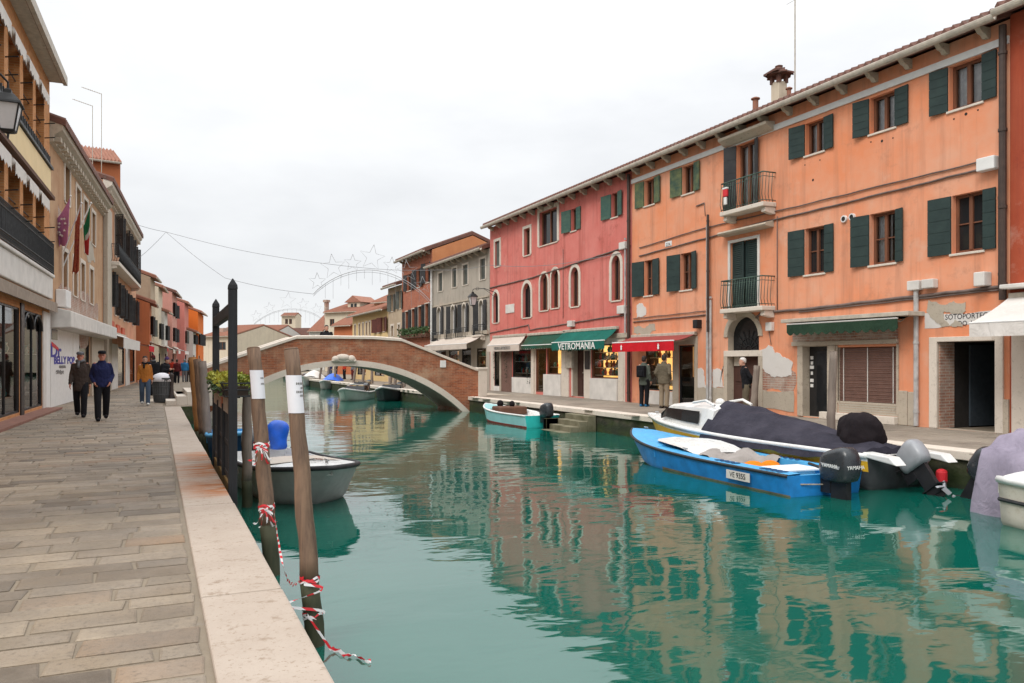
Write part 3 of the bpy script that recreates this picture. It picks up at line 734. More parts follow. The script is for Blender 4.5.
# top row: (x0, x1, top, bottom at x0, left shutter px, right shutter px)
for a, sh, lft, rgt, cur in (((949, 982, 67, 111.5), 'shutter', 932, 997, True), ((870, 895, 98.5, 134.5), 'shutter', 856, 908.5, True), ((805.5, 824, 124, 156), 'shutter', 792, 834, True),
                             ((682.5, 694, 167, 195), 'shutter_green', 672, 700.6, True), ((644.5, 654.5, 181, 206.5), 'shutter_green', 636.5, 661, True)):
    r = F.rect(*a); F.window(r, sh=sh, shw=(r[0] - F.X(lft), F.X(rgt) - r[1]), curtain=cur, half=False, ang=(9, 7))
for a, lft, rgt in (((952, 983, 196, 254), 930, 996), ((870, 895.5, 214.5, 265.5), 853.5, 904), ((805, 824.5, 229, 275), 790, 834), ((680.6, 692, 254, 290.5), 670, 698), ((644.5, 653, 261, 296), 635, 660)):
    r = F.rect(*a); F.window(r, sh='shutter', shw=(r[0] - F.X(lft), F.X(rgt) - r[1]), curtain=a[0] in (870, 680.6), half=True, ang=(8, 7), rows=2)
# balcony doors
r = F.rect(737, 755, 146, 206); zb = F.Z(740, 207, -.5); r = (r[0], r[1], zb, r[3])
w = F.window(r, sh='shutter_dark', shw=(F.X(737) - F.X(728.5), F.X(761) - F.X(755)), curtain=True, sill=None, ang=(20, 30))
F.balcony(F.X(719.5, -.5), F.X(763, -.5), zb, out=.5, hr=F.Z(719.5, 181, -.5) - F.Z(719.5, 209, -.5))
x0, x1 = F.X(719, -.3), F.X(767, -.3); z = F.Z(743, 137, -.3)
m = MB(); m.prism([(0, z - .05), (-.12, z - .02), (-.34, z + .12), (-.36, z + .2), (0, z + .24)], x0, x1); m.v = [(v[1], v[0], v[2]) for v in m.v]; F.part(m, 'door_cornice', 'istria_dirty', bevel=.01)
m = MB(); m.box(F.X(727.5), F.X(761), -.03, .005, r[3] + .02, r[3] + .2); F.part(m, 'lintel', 'white')
r2_ = F.rect(730.5, 758, 243.5, 308); z2 = F.Z(740, 307.5, -.5); r2_ = (r2_[0], r2_[1], z2, r2_[3])
F.window(r2_, closed='shutter', sill=None, sur='offwhite', sw=.09, depth=.22, panels=1, slats=True)
F.balcony(F.X(719.5, -.5), F.X(762, -.5), z2, out=.5, hr=F.Z(719.5, 281, -.5) - F.Z(719.5, 309, -.5))
x0, x1 = F.X(717.6, -.3), F.X(766, -.3); z = F.Z(742, 230, -.3)
m = MB(); m.prism([(0, z - .05), (-.3, z - .02), (-.34, z + .03), (-.3, z + .08), (0, z + .16)], x0, x1); m.v = [(v[1], v[0], v[2]) for v in m.v]; F.part(m, 'blind_box', 'istria_dirty', bevel=.01)
# arched street door
ra = F.rect(728, 759, 317.5, 404); ra = (ra[0], ra[1], .04, ra[3])
F.open(ra, .88, .28, 2)
zt = F.Z(728, 354)
m = MB().box(ra[0], ra[1], .22, .27, .04, zt - .08); dr = F.part(m, 'door', 'door')
m = MB()
for cx in (.25, .75):
    for a, b in ((.1, .45), (.52, .93)): m.box(ra[0] + (ra[1] - ra[0]) * (cx - .17), ra[0] + (ra[1] - ra[0]) * (cx + .17), .2, .218, .04 + (zt - .1) * a, .04 + (zt - .1) * b)
m.build('door_panel', M['door'], dr, bevel=.01)
m = MB().box(ra[0] - .16, ra[1] + .16, -.045, .25, zt - .08, zt + .1); F.part(m, 'transom', 'istria', bevel=.01)
m = MB().box(ra[0] - .02, ra[1] + .02, .22, .24, zt + .1, ra[3] + .02); fan = F.part(m, 'fanlight', 'glass')
m = MB(); c = (ra[0] + ra[1]) / 2
for k in range(9):
    a = math.pi * k / 8; m.tube([(c + .12 * math.cos(a), .2, zt + .12 + .12 * math.sin(a)), (c + .6 * math.cos(a), .2, zt + .12 + .6 * math.sin(a))], .011, 5)
for q in (.14, .36): m.tube([(c + q * math.cos(math.pi * k / 16), .2, zt + .12 + q * math.sin(math.pi * k / 16)) for k in range(17)], .011, 5)
m.build('grille', M['iron'], fan)
m = MB(); m.box(ra[0] - .17, ra[0], -.04, .01, .0, zt - .081); m.box(ra[1], ra[1] + .17, -.04, .01, .0, zt - .081); 
rr = []; rx = (ra[1] - ra[0]) / 2; rz = rx * .88
for k in range(17):
    t_ = math.pi - math.pi * k / 16; rr.append([(c + (rx + q) * math.cos(t_), y, ra[3] - rz + (rz + q) * math.sin(t_)) for q, y in ((0, -.04), (.17, -.04), (.17, .01), (0, .01))])
m.rings(rr); F.part(m, 'door_surround', 'istria_dirty', bevel=.008)
m = MB().box(F.X(729.5), F.X(735), .17, .219, F.Z(732, 366), F.Z(732, 355)); m.build('intercom', M['gutter'], dr, bevel=.008)
# red shop: gold window, black door
rs = F.rect(646, 673, 349, 404); rs = (rs[0], rs[1], .5, 2.15); F.shop(rs, light='gold', seed=2, shelves=3)
rd_ = (F.X(679.5), F.X(694.5), .06, F.Z(679.5, 345.5)); F.shop(rd_, light='gold_dim', seed=4, shelves=0, frame='darkframe')
m = MB().box(rd_[0] + .05, rd_[1] - .05, .08, .14, .08, 1.0); F.part(m, 'door_panel', 'darkframe')
F.part(MB().box(F.X(645.5), F.X(673), -.03, .003, 0, .48), 'shop_plinth', 'offwhite', bevel=.01); m = MB()
m.box(F.X(673.2), F.X(679), -.03, .004, 0, 2.35); m.box(F.X(695), F.X(698), -.03, .004, 0, 2.35); m.box(F.X(673.5), F.X(694.6), -.028, .004, rd_[3] + .02, 2.36); F.part(m, 'shop_surround', 'plaster_grey')
F.awn((634, 336.7), (697.5, 332.7), .93, (612.4, 343), 352, 'dustyred_cloth', vmat='red_cloth')
# small white emblems on the red valance
for px in (622, 659):
    x = F.X(px, -.94); y = -.975; z0 = F.Z(640, 347, -.94)
    m = MB(); m.lathe((0, 0, 0), [(.0, -.09), (.045, -.09), (.05, -.03), (.035, .0), (.06, .03), (.02, .07), (.005, .11)], 10)
    m.v = [(v[0] + x, y + v[1] * .15, v[2] + z0) for v in m.v]; F.part(m, 'emblem', 'letter_white')
# green shop on the right
x0, x1 = F.X(787, -.5), F.X(897.7, -.5); za = F.Z(787, 324.5, -.5); zc = F.Z(787, 336, -.5)
F.awning(x0, x1, za + .1, .5, za, za - zc, 'olive_cloth', scallop=14, xf=(x0, x1))
x0, x1 = F.X(780.6, -.55), F.X(908, -.55); za = F.Z(780.6, 319.5, -.55)
m = MB().box(x0, x1, -.55, -.0, za - .1, za); F.part(m, 'canopy_board', 'gutter', bevel=.01)
m = MB().box(F.X(794), F.X(898), -.05, .003, 2.06, 2.5); F.part(m, 'old_lintel', 'oldbrick')
m = MB().box(F.X(793), F.X(899), -.07, .002, 1.94, 2.055); F.part(m, 'stone_lintel', 'istria_dirty', bevel=.012)
rd_ = (F.X(803.5), F.X(828), .02, 1.92); F.door(rd_, mat='darkframe', panels=False, sur='istria_dirty', sw=.2)
m = MB().box(F.X(811), F.X(827), .2, .218, .15, 1.8); F.part(m, 'door_glass', 'glass')
m = MB()
for zz, q in ((1.62, .05), (1.48, .04), (1.36, .07), (1.2, .035), (1.0, .06), (.86, .05)): m.box(F.X(806) - q, F.X(806) + q, .205, .218, zz - .05, zz + .04)
F.part(m, 'stickers', 'letter_white')
rw = F.rect(838, 897, 352, 404); rw = (rw[0], rw[1], .45, 1.88); F.open(rw, False, .12, 2)
m = MB(); n = 30
for k in range(n):
    z = .5 + (1.36) * k / n; m.box(rw[0], rw[1], .06 + .012 * (k % 2), .1, z, z + 1.36 / n - .006)
b = F.part(m, 'roller_blind', 'blind'); m = MB()
for q in (.08, .5, .92): m.tube([(rw[0] + (rw[1] - rw[0]) * q, .045, .5), (rw[0] + (rw[1] - rw[0]) * q, .045, 1.86)], .012, 5)
m.build('blind_cord', M['offwhite'], b)
m = MB(); m.box(rw[0] - .06, rw[0], -.03, .02, .2, 1.92); m.box(rw[1], rw[1] + .06, -.03, .02, .2, 1.92); m.box(rw[0], rw[1], -.02, .119, .44, .49); F.part(m, 'window_frame', 'istria_dirty')
m = MB()
for k in range(4): m.box(rw[0] + .02, rw[1] - .02, -.012 - .004 * (k % 2), .01, .2 + .06 * k, .254 + .06 * k)
F.part(m, 'sill_boards', 'plaster_grey')
m = MB().box(rw[0] - .5, rw[1] + .05, -.16, .003, 0, .19); F.part(m, 'plinth', 'istria', bevel=.015)
m = MB().box(F.X(829.2), F.X(836.5), -.08, .004, 0, 1.935); F.part(m, 'stone_pier', 'istria_dirty', bevel=.015)
F.part(MB().box(F.X(899), F.X(908), -.035, .004, 0, .82), 'stone_base', 'istria_dirty', bevel=.015); F.part(MB().box(F.X(908.4), F.X(916), -.03, .004, 0, .8), 'stone_base', 'istria_dirty', bevel=.015)
# covered passage
rp_ = F.rect(938, 996, 342, 428); rp_ = (rp_[0], rp_[1], .0, rp_[3]); F.open(rp_, False, .28, 2)
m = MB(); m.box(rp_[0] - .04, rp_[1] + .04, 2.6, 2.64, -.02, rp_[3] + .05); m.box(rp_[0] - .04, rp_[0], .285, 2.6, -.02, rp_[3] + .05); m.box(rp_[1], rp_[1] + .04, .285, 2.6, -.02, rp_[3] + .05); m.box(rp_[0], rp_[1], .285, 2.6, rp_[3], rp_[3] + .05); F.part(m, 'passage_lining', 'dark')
m = MB().box(rp_[0] + .02, rp_[0] + .06, 1.0, 2.0, .02, 1.9); F.part(m, 'inner_door', plain('blue_grey_inner_door', (.045, .06, .075), .6))
m = MB(); m.box(rp_[0] - .2, rp_[0], -.05, .01, 0, rp_[3] + .11); m.box(rp_[1], rp_[1] + .18, -.05, .01, 0, rp_[3] + .11); m.box(rp_[0], rp_[1], -.048, .01, rp_[3], rp_[3] + .11); F.part(m, 'passage_surround', 'istria', bevel=.012)
m = MB().box(rp_[0] + .001, rp_[0] + .03, .03, .5, .0, rp_[3] - .01); F.part(m, 'reveal', 'oldbrick')
m = MB(); m.box(F.X(1001.5), F.X(1009.5), -.04, .003, 0, .72); F.part(m, 'stone_base', 'istria_dirty')
F.patch([(925, 313), (1000, 310), (1000, 324), (925, 328.6)], 'plaster_white', 'painted_street_sign', jag=.01)
F.patch([(929, 300), (937, 302), (946, 305), (954, 301), (966, 302), (966, 311), (950, 312), (944, 311.5), (945, 320), (950, 326), (942, 327), (936, 322), (932, 318), (927, 312)], 'plaster_grey', th=.016)
F.patch([(955, 320), (960, 322), (963, 327), (956, 327), (950, 325)], 'plaster_grey', th=.016)
xs_, zs_ = F.P(969, 316.2); text('SOTOPORTEGO', .17, M['letter_black'], F.root, (xs_, -.0125, zs_), (R(90), 0, 0), sx=.92, ext=.001)
xs_, zs_ = F.P(966, 323.5); text('DO  L', .16, M['letter_black'], F.root, (xs_, -.0125, zs_), (R(90), 0, 0), sx=.9, ext=.001)
# broken plaster beside the arched door
F.patch([(763, 392), (793, 396), (795, 372), (776, 372), (762, 368)], 'oldbrick', 'bare_brick', th=.006)
F.patch([(761, 350), (769, 345), (773, 347), (775, 353), (786, 358), (793, 362), (792, 376), (781, 377), (770, 374), (762, 368)], 'plaster_white', th=.02)
F.patch([(762, 390), (794, 392), (794, 412), (762, 408)], 'plaster_grey', th=.014, jag=.01)
F.patch([(697, 368), (702, 368), (705, 378), (707, 389), (697, 388)], 'plaster_white', th=.016)
F.patch([(713, 369), (722, 371), (724, 365), (724, 388), (713, 387)], 'plaster_white', th=.016)
F.patch([(697, 387), (724, 388), (724, 403), (697, 402)], 'plaster_grey', th=.012, jag=.01)
F.patch([(637, 305), (642, 303), (646, 308), (646, 315), (637, 318)], 'plaster_white', th=.012)
F.patch([(634, 326), (655, 324), (656, 330), (634, 333)], 'plaster_grey', th=.01)
# pipes, boxes and cables
F.pipe(F.X(709.5), .02, F.Z(709.5, 225), .045, 'greypipe'); F.pipe(F.X(712.8), .02, F.Z(712.8, 300), .04, 'greypipe', y=-.09)
F.pipe(F.X(712), F.Z(712, 332), F.Z(712, 215), .042, 'darkpipe', y=-.16); F.pipe(F.X(918.5), .02, F.Z(918.5, 289), .055, 'greypipe')
F.pipe(F.X(1006.5), F.Z(1006.5, 300), 8.5, .075, 'darkpipe', y=-.12); F.pipe(F.X(1001.5), F.Z(1001, 290), F.Z(1001, 170), .03, 'darkpipe', y=-.06)
def CL(*p, **kw): F.cab([F.P(*q) for q in p], **kw)
CL((640, 248), (705, 228), (800, 206), (1004, 156)); CL((640, 256), (708, 238), (768, 221), (800, 214), (983, 169), r=.024); CL((778, 216), (778, 312), r=.014)
CL((762, 313), (800, 309.6), (1000, 287), r=.04); CL((762, 313), (757, 318), r=.03); CL((800, 312), (1000, 290), r=.02); CL((634, 322), (706, 314.7), r=.022); CL((634, 318.5), (706, 311), r=.015)
CL((770, 331), (772, 345), r=.01); CL((697, 206), (705, 203), r=.02); CL((705, 203), (706, 216), r=.012)
def bx(px0, px1, yt, yb, out, mat, name, bev=.02):
    r = F.rect(px0, px1, yt, yb); return F.part(MB().box(r[0], r[1], -out, -.0, r[2], r[3]), name, mat, bevel=bev)
bx(912, 924, 281.5, 291, .18, 'offwhite', 'meter_box'); bx(926.5, 938.5, 280, 289, .18, 'offwhite', 'meter_box'); bx(982, 1000, 160, 173, .2, 'white', 'junction_box')
bx(981, 992, 273, 287, .25, 'offwhite', 'alarm_box'); bx(768.5, 774.5, 322.5, 331, .12, 'offwhite', 'junction_box', .01); bx(698, 702, 320, 328.5, .22, 'black', 'wall_lamp'); bx(665.5, 672, 242, 247, .02, 'white', 'house_number', .004)
xs_, zs_ = F.P(668.7, 244.6); text('27A', .15, M['letter_black'], F.root, (xs_, -.024, zs_), (R(90), 0, 0), ext=.001)
for px, py in ((845, 219), (853, 217)):
    x, z = F.P(px, py); m = MB(); m.tube([(x, .0, z), (x, -.06, z)], .09, 16); F.part(m, 'vent', 'white'); m = MB(); m.tube([(x, -.05, z), (x, -.064, z)], .06, 12); F.part(m, 'vent_hole', 'dark')
for px, py in ((966, 114), (954, 119), (978, 110), (882, 141), (871, 142), (893, 138), (813, 180), (805, 165), (820, 160)):
    x, z = F.P(px, py); m = MB(); m.tube([(x, .01, z), (x, -.004, z)], .035 if px in (966, 882, 813) else .02, 8); F.part(m, 'wall_hole', 'dark')
F.finish(pitch=.34, eave=.42, corbels=15, frieze=True)
# chimneys stand on the roof
def chimney(px, yb, yt, wpx, style):
    q = F.n; off = 1.1; x, z0 = F.P(px, yb, off); z1 = F.Z(px, yt, off); wd = abs(F.X(px + wpx, off) - F.X(px, off)) * .5
    if style:
        m = MB(); m.box(x - wd * .5, x + wd * .5, off - wd * .5, off + wd * .5, z0 - .7, z0 + (z1 - z0) * .55); c = m.build('chimney', M['cream'], F.roof, bevel=.02)
        m = MB(); zz = z0 + (z1 - z0) * .5
        for sx_ in (-1, 1):
            for sy_ in (-1, 1): m.box(x + sx_ * wd * .42 - .05, x + sx_ * wd * .42 + .05, off + sy_ * wd * .42 - .05, off + sy_ * wd * .42 + .05, zz, zz + .3)
        for k in range(9):
            a = 2 * math.pi * k / 9; m.obox((x, off, zz + .36 + .04 * (k % 2)), (wd * 1.2 * math.cos(a), wd * 1.2 * math.sin(a), -.12), (-.22 * math.sin(a), .22 * math.cos(a), 0), (0, 0, .05))
        m.lathe((x, off, zz + .24), [(wd * 1.1, .0), (wd * 1.05, .07), (wd * .6, .17), (.1, .24), (.12, .30), (.02, .34)], 10); m.build('chimney_cap', M['tile'], F.roof)
    else:
        m = MB(); m.lathe((x, off, z0 - .5), [(wd * .4, 0), (wd * .4, .5 + (z1 - z0) * .75), (wd * .62, .5 + (z1 - z0) * .78), (wd * .62, .5 + (z1 - z0) * .88), (wd * .2, .5 + z1 - z0)], 12); m.build('chimney', M['tile2'], F.roof)
chimney(779, 99, 69, 16, 1); chimney(755.5, 108, 97, 10, 0); chimney(789, 97, 87, 8, 0)
x, z = F.P(795, 96, 1.4); m = MB(); m.tube([(x, 1.4, z - .8), (x, 1.4, z + 3.2)], .022, 6)
m.tube([(x - .35, 1.4, z + 2.9), (x + .35, 1.4, z + 2.9)], .008, 4)
m.build('antenna', M['gutter'], F.roof)
# red ornament hung on the top balcony
x, z = F.P(726.5, 193, -.52); hg = empty('red_ornament', 'small red Christmas ornament with white trim hung on the upper balcony railing', 'ornament', F.world(x, -.56, z)); 
m = MB(); m.box(-.1, .1, -.04, .04, -.12, .12); m.build('panel', M['letter_red'], hg, bevel=.03); m = MB(); m.box(-.11, .11, -.045, .045, .1, .16); m.box(-.06, .06, -.03, .03, -.36, -.13); m.build('trim', M['white'], hg, bevel=.02); hg.rotation_euler = (0, 0, R(-90))
ORANGE = F
# --- the dark red neighbour with its white awning
G = Fac('dark_red_house', 'dark red wall of the house at the right edge behind the white awning', (WX, ORANGE.world(ORANGE.W, 0, 0).y), (WX, 4.0), 8.7, 'darkred', depth=9)
rr0 = (.5, 2.6, .5, 2.4); G.shop(rr0, seed=9, base=None, light='gold_dim', shelves=2)
G.awning(.05, 4.2, 2.86, 1.3, 2.28, .28, 'white_cloth')
m = MB().box(.0, 4.0, -.35, -.0, 3.0, 3.09); G.part(m, 'canopy_strip', 'offwhite', bevel=.02)
m = MB().box(.06, .42, -.06, .003, 0, 2.75); G.part(m, 'pilaster', 'istria', bevel=.02)
for x in (2.0,):
    for z in (3.9, 6.3): G.window((x, x + .8, z, z + 1.3), sh='shutter')
G.finish(pitch=.34, corbels=6); 
# --- the pink house
F = RF('pink_house', 'pink stuccoed house with white arched windows and green shop awnings', 490, 632, 8.62, 'pink', depth=9)
for a, lft, rgt, sh in (((571.2, 576.4, 209.5, 231.5), 563.7, 581, 'shutter_teal'), ((611.5, 617.8, 194, 218), 602.8, 623.4, 'shutter_teal')):
    r = F.rect(*a); F.window(r, sh=sh, shw=(r[0] - F.X(lft), F.X(rgt) - r[1]), ang=(9, 7), panels=6)
F.window(F.rect(495.2, 500, 242, 267), sur='istria', sw=.14, closed='shutter_grey', slats=False)
F.window(F.rect(524.2, 530.4, 229.5, 256), sur='istria', sw=.14)
F.window(F.rect(539.5, 557.5, 213, 246.5), sur='istria', sw=.17, bars=1, rows=1)
for a in ((493.5, 498.5, 293, 323), (523, 531, 284, 318)): F.window(F.rect(*a), arch=True, sur='istria', sw=.16, frame='darkframe')
for a in ((540.2, 548.2, 274.5, 311), (551.3, 559, 270, 308.5)): F.window(F.rect(*a), arch=True, sur='istria', sw=.11, frame='frame')
F.window(F.rect(571, 579, 268, 307), arch=True, sur='istria', sw=.15, frame='frame'); F.window(F.rect(611.8, 620.8, 256.5, 301), arch=True, sur='istria', sw=.16, frame='frame')
# ground floor shops
zt = 2.1
def X(px): return F.X(470 + px / 6.827)
def bxx(x0, x1, z0, z1, out, mat, name, bev=.012): return F.part(MB().box(x0, x1, -out, .003, z0, z1), name, mat, bevel=bev)
F.shop((X(168), X(205), .25, zt), shelves=0, light='dark', seed=1); F.shop((X(292), X(422), .75, zt), shelves=2, light='dark', seed=2)
F.shop((X(452), X(520), .12, zt), shelves=0, light='gold', frame='brown', seed=3); F.shop((X(528), X(626), .95, zt + .1), shelves=1, light='gold', frame='brown', seed=4)
F.door((X(704), X(782), .05, zt), mat='door', sur='istria', sw=.1)
F.shop((X(832), X(1012), .85, zt + .1), shelves=4, light='gold', seed=6, frame='brown')
bxx(X(216), X(288), .0, zt, .02, 'blind', 'door_leaf'); bxx(X(428), X(446), 0, 2.4, .1, 'istria', 'pilaster'); bxx(X(630), X(680), 0, 2.4, .06, 'istria', 'pilaster'); bxx(X(786), X(828), 0, 2.4, .05, 'istria', 'pilaster')
bxx(X(206), X(215.5), 0, zt, .05, 'istria_dirty', 'pilaster')
bxx(X(515), X(632), 0, .947, .12, 'offwhite', 'shop_plinth'); bxx(X(830), X(1015), 0, .847, .10, 'offwhite', 'shop_plinth'); bxx(X(290), X(424), .0, .747, .05, 'offwhite', 'shop_plinth'); bxx(X(1016), X(1050), 0, 2.3, .04, 'istria', 'pilaster')
bxx(X(167), X(206), 0, .247, .05, 'offwhite', 'shop_plinth')
for a_, b_ in ((X(141), X(167)), (X(425), X(451)), (X(1013), X(1060))): bxx(a_, b_, 0, 2.42, .012, 'istria', 'front_panel', 0)
for a_, b_, z_ in ((X(167), X(206), zt), (X(216), X(423), zt), (X(451), X(521), zt), (X(521), X(704), zt + .1), (X(704), X(786), zt + .1), (X(828), X(1013), zt + .1)): bxx(a_ + .005, b_ - .005, z_ + .002, 2.42, .014, 'offwhite', 'front_panel', 0)
bxx(F.X(490.5), F.X(629), 2.42, 2.6, .07, 'plaster_grey', 'shop_lintel'); bxx(X(792), X(826), 1.2, 1.95, .075, 'black', 'notice_board'); bxx(X(668), X(712), 1.25, 1.95, .14, 'gutter', 'info_panel')
for px in (186, 262, 420):
    m = MB(); rn = random.Random(px); x = X(px)
    for k in range(160):
        z = .5 + 1.6 * k / 160; a = rn.random() * 6.3; c = Vector((x + .07 * math.cos(a), -.14 + .06 * math.sin(a), z)); v = Vector((rn.uniform(-1, 1), rn.uniform(-1, .2), rn.uniform(-1, 1))).normalized() * .07
        q = v.cross(Vector((.3, .8, .5))).normalized() * .02; m.quad(c - q, c + v * .5 - q * .3, c + v, c + q)
    F.part(m, 'garland', 'garland', fix=False)
F.awn((494, 337), (527.2, 334.6), .42, (487.8, 345.6), 351.7, 'beige_cloth', letters='VETRO ARTISTICO', lmat='letter_grey', size=.2, sx=1.2)
F.awn((528.8, 334.8), (568, 331.5), .42, (522.2, 345.6), 349.5, 'dkgreen_cloth', scallop=16)
F.awn((564.2, 331.7), (619.4, 329.5), .66, (552.8, 342.7), 351.3, 'green_cloth', letters='VETROMANIA', lmat='letter_white', size=.38, sx=1.3, scallop=24)
F.pipe(F.X(630.8), .02, 8.5, .06, 'darkpipe', y=-.1); F.pipe(F.X(627), 2.6, F.Z(627, 247), .035, 'greypipe')
CL((490, 288), (530, 278.5), (631, 245.6), r=.03); CL((490, 333), (529, 325), (530, 330), (600, 318.5), (631, 314), r=.025); CL((563.7, 249), (563.7, 318), r=.012)
bx(622, 628, 243, 250, .15, 'offwhite', 'junction_box', .01); bx(571, 575.5, 321, 327, .2, 'offwhite', 'wall_lamp', .02); bx(620, 627, 306, 314, .15, 'offwhite', 'junction_box', .01); bx(506, 514.5, 305, 313.5, .03, 'offwhite', 'marble_plaque', .005)
for px, py in ((608, 264), (614, 318)):
    pass
F.finish(pitch=.34, eave=.42, corbels=14)
PINK = F
# wrought iron lantern on the corner of the pink house
def lantern(name, label, top, s, wallpt, mat_glass='lamp_glass', group=None):
    """top = hanging point; s = lantern height; bracket runs back to wallpt"""
    o = empty(name, label, 'lamp', top, 0, group); m = MB()
    h = s; r0, r1 = h * .17, h * .30
    def ring(r, z): return [(r * math.cos(R(45 + 90 * k)), r * math.sin(R(45 + 90 * k)), z) for k in range(4)]
    m.rings([ring(r0 * .98, -h * .83), ring(r1 * .98, -h * .33)]); m.build('lamp_glass', M[mat_glass], o)
    m = MB()
    for k in range(4): m.tube([ring(r0, -h * .84)[k], ring(r1, -h * .32)[k]], h * .018, 6)
    for r, z in ((r0, -h * .84), (r1, -h * .32)):
        q = ring(r, z); m.tube(q + [q[0]], h * .02, 6)
    m.rings([ring(r1 * 1.22, -h * .33), ring(r1 * 1.15, -h * .29), ring(r1 * .55, -h * .13), ring(r1 * .3, -h * .1), ring(r1 * .3, -h * .04), ring(r1 * .08, 0)])
    m.rings([ring(r0 * 1.05, -h * .83), ring(r0 * .9, -h * .87), ring(r0 * .2, -h * .9), ring(r0 * .1, -h)]); m.build('lamp_frame', M['iron'], o)
    m = MB(); d = Vector(wallpt) - Vector(top); m.tube([(0, 0, -.01), (0, 0, .09), d * .05 + Vector((0, 0, .14)), d * .5 + Vector((0, 0, .2)), d * 1.0], h * .022, 8)
    m.tube([d * .45 + Vector((0, 0, .2)), d * .7 + Vector((0, 0, .0)), d * .85 + Vector((0, 0, -.14)), d + Vector((0, 0, -.22))], h * .016, 6)
    m.tube([d * .2 + Vector((0, 0, .17)) + Vector((.08 * math.cos(a), .08 * math.sin(a) * d.normalized().y, .08 * math.sin(a))) for a in [k * .7 for k in range(10)]], h * .012, 5); m.build('bracket', M['iron'], o); return o
M['lamp_glass'] = plain('milky_lamp_glass', (.62, .60, .60), .3, .06)
a = PINK.world(.06, -1.0, 0); zt_ = PINK.Z(489, 288, -1.0)
lantern('wall_lantern', 'wrought iron wall lantern on a bracket at the corner of the pink house', (a.x, a.y, zt_), .85, PINK.world(.9, -.02, zt_ - .1))
# --- the grey house
F = RF('grey_house', 'grey plastered house with white framed windows between the red brick house and the pink house', 432, 489.6, 7.55, 'greywall', depth=8)
def gx(px): return 330 + px / 5.253
def gy(py): return 230 + py / 5.253
for a in ((570, 592, 230, 324), (643, 666, 204, 303), (699, 725, 187, 290), (789, 817, 155, 263)):
    F.window(F.rect(gx(a[0]), gx(a[1]), gy(a[2]), gy(a[3])), sur='istria', sw=.12, closed='shutter_grey', slats=True)
for a in ((563, 584, 408, 585), (636, 656, 400, 575), (695, 715, 390, 566), (783, 806, 372, 552)):
    r = F.rect(gx(a[0]), gx(a[1]), gy(a[2]), gy(a[3])); F.window(r, arch=True, sur='istria', sw=.1, sh='shutter_dark', shw=(.5, .5), frame='white', sill=None)
    F.balcony(r[0] - .35, r[1] + .35, r[2] - .01, out=.32, hr=.55, iron='iron', th=.1, bracket=True)
r0 = 2.3
F.shop((F.X(436), F.X(446), .4, 2.2), seed=11, light='dark'); F.shop((F.X(449), F.X(459), .4, 2.2), seed=12, light='gold_dim'); F.shop((F.X(462), F.X(471), .1, 2.3), seed=13, light='dark', shelves=0); F.shop((F.X(477), F.X(486), .8, 2.25), seed=14, light='gold')
F.awning(F.X(440), F.X(484), 2.95, 1.0, 2.5, .3, 'beige_cloth', xf=(F.X(440), F.X(484)))
m = MB().box(.05, F.W - .05, -.05, .003, 4.98, 5.06); F.part(m, 'string_course', 'istria_dirty')
m = MB().box(.05, F.W - .05, -.12, .003, 3.0, 3.2); F.part(m, 'shop_lintel', 'istria_dirty')
F.pipe(F.X(433.2), .02, 7.7, .07, 'white', y=-.12)
F.finish(pitch=.34, eave=.45, corbels=10)
# --- the red brick house
F = RF('red_brick_house', 'narrow red brick house with dark shutters and an orange gable wall above the grey house', 402, 432, 8.72, 'redbrick', depth=5.6)
F.window(F.rect(gx(455), gx(474), gy(207), gy(303)), sh='shutter_dark', shw=(.6, .6)); F.window(F.rect(gx(503), gx(523), gy(175), gy(278)), sh='shutter_dark', shw=(.55, .5)); F.window(F.rect(gx(404), gx(426), gy(236), gy(322)), sh='shutter_dark', shw=(.5, .6))
for a in (397, 430, 464, 500):
    F.window(F.rect(gx(a), gx(a + 20), gy(430 - (a - 397) * .4), gy(540 - (a - 397) * .28)), sh='shutter_dark', shw=(.45, .45), sur='istria', sw=.06)
b = F.rect(gx(378), gx(526), gy(520), gy(545)); zf = F.Z(gx(526), gy(532))
m = MB().box(.4, F.W - .25, -.34, -.02, zf - .35, zf - .1); pl = F.part(m, 'flower_trough', 'brown')
def leaves(n, box, size, rn, mb=None, up=.3):
    mb = mb or MB(); x0, x1, y0, y1, z0, z1 = box
    for _ in range(n):
        c = Vector((rn.uniform(x0, x1), rn.uniform(y0, y1), z0 + (z1 - z0) * rn.random() ** .8)); d = Vector((rn.uniform(-1, 1), rn.uniform(-1, 1), rn.uniform(-.6 + up, 1))).normalized() * size * rn.uniform(.6, 1.3)
        q = d.cross(Vector((rn.uniform(-1, 1), rn.uniform(-1, 1), rn.uniform(-1, 1)))).normalized() * size * .32
        mb.quad(c, c + d * .5 + q, c + d, c + d * .5 - q)
    return mb
M['leaf'] = weathered('dark_green_leaves', (.03, .075, .02), (.06, .11, .03)); M['leaf_yellow'] = weathered('yellow_green_leaves', (.40, .36, .03), (.20, .25, .03))
leaves(900, (.35, F.W - .2, -.42, -.02, zf - .3, zf + .3), .16, random.Random(3)).build('foliage', M['leaf'], pl, fix=False)
F.shop((.6, 2.2, .4, 2.3), seed=21); F.shop((3.0, 4.6, .4, 2.3), seed=22, light='gold_dim')
F.finish(pitch=.386, eave=.5, corbels=8, roof_d=2.8)
m = MB(); W = F.W; D = F.depth; e = .008
m.add([(W + e, .02, 7.0), (W + e, D - .02, 7.0), (W + e, D - .02, 8.7), (W + e, 2.8, 8.72 + 2.8 * .386), (W + e, .02, 8.73)], [(0, 1, 2, 3, 4)]); F.part(m, 'gable', 'orangegable', fix=False)
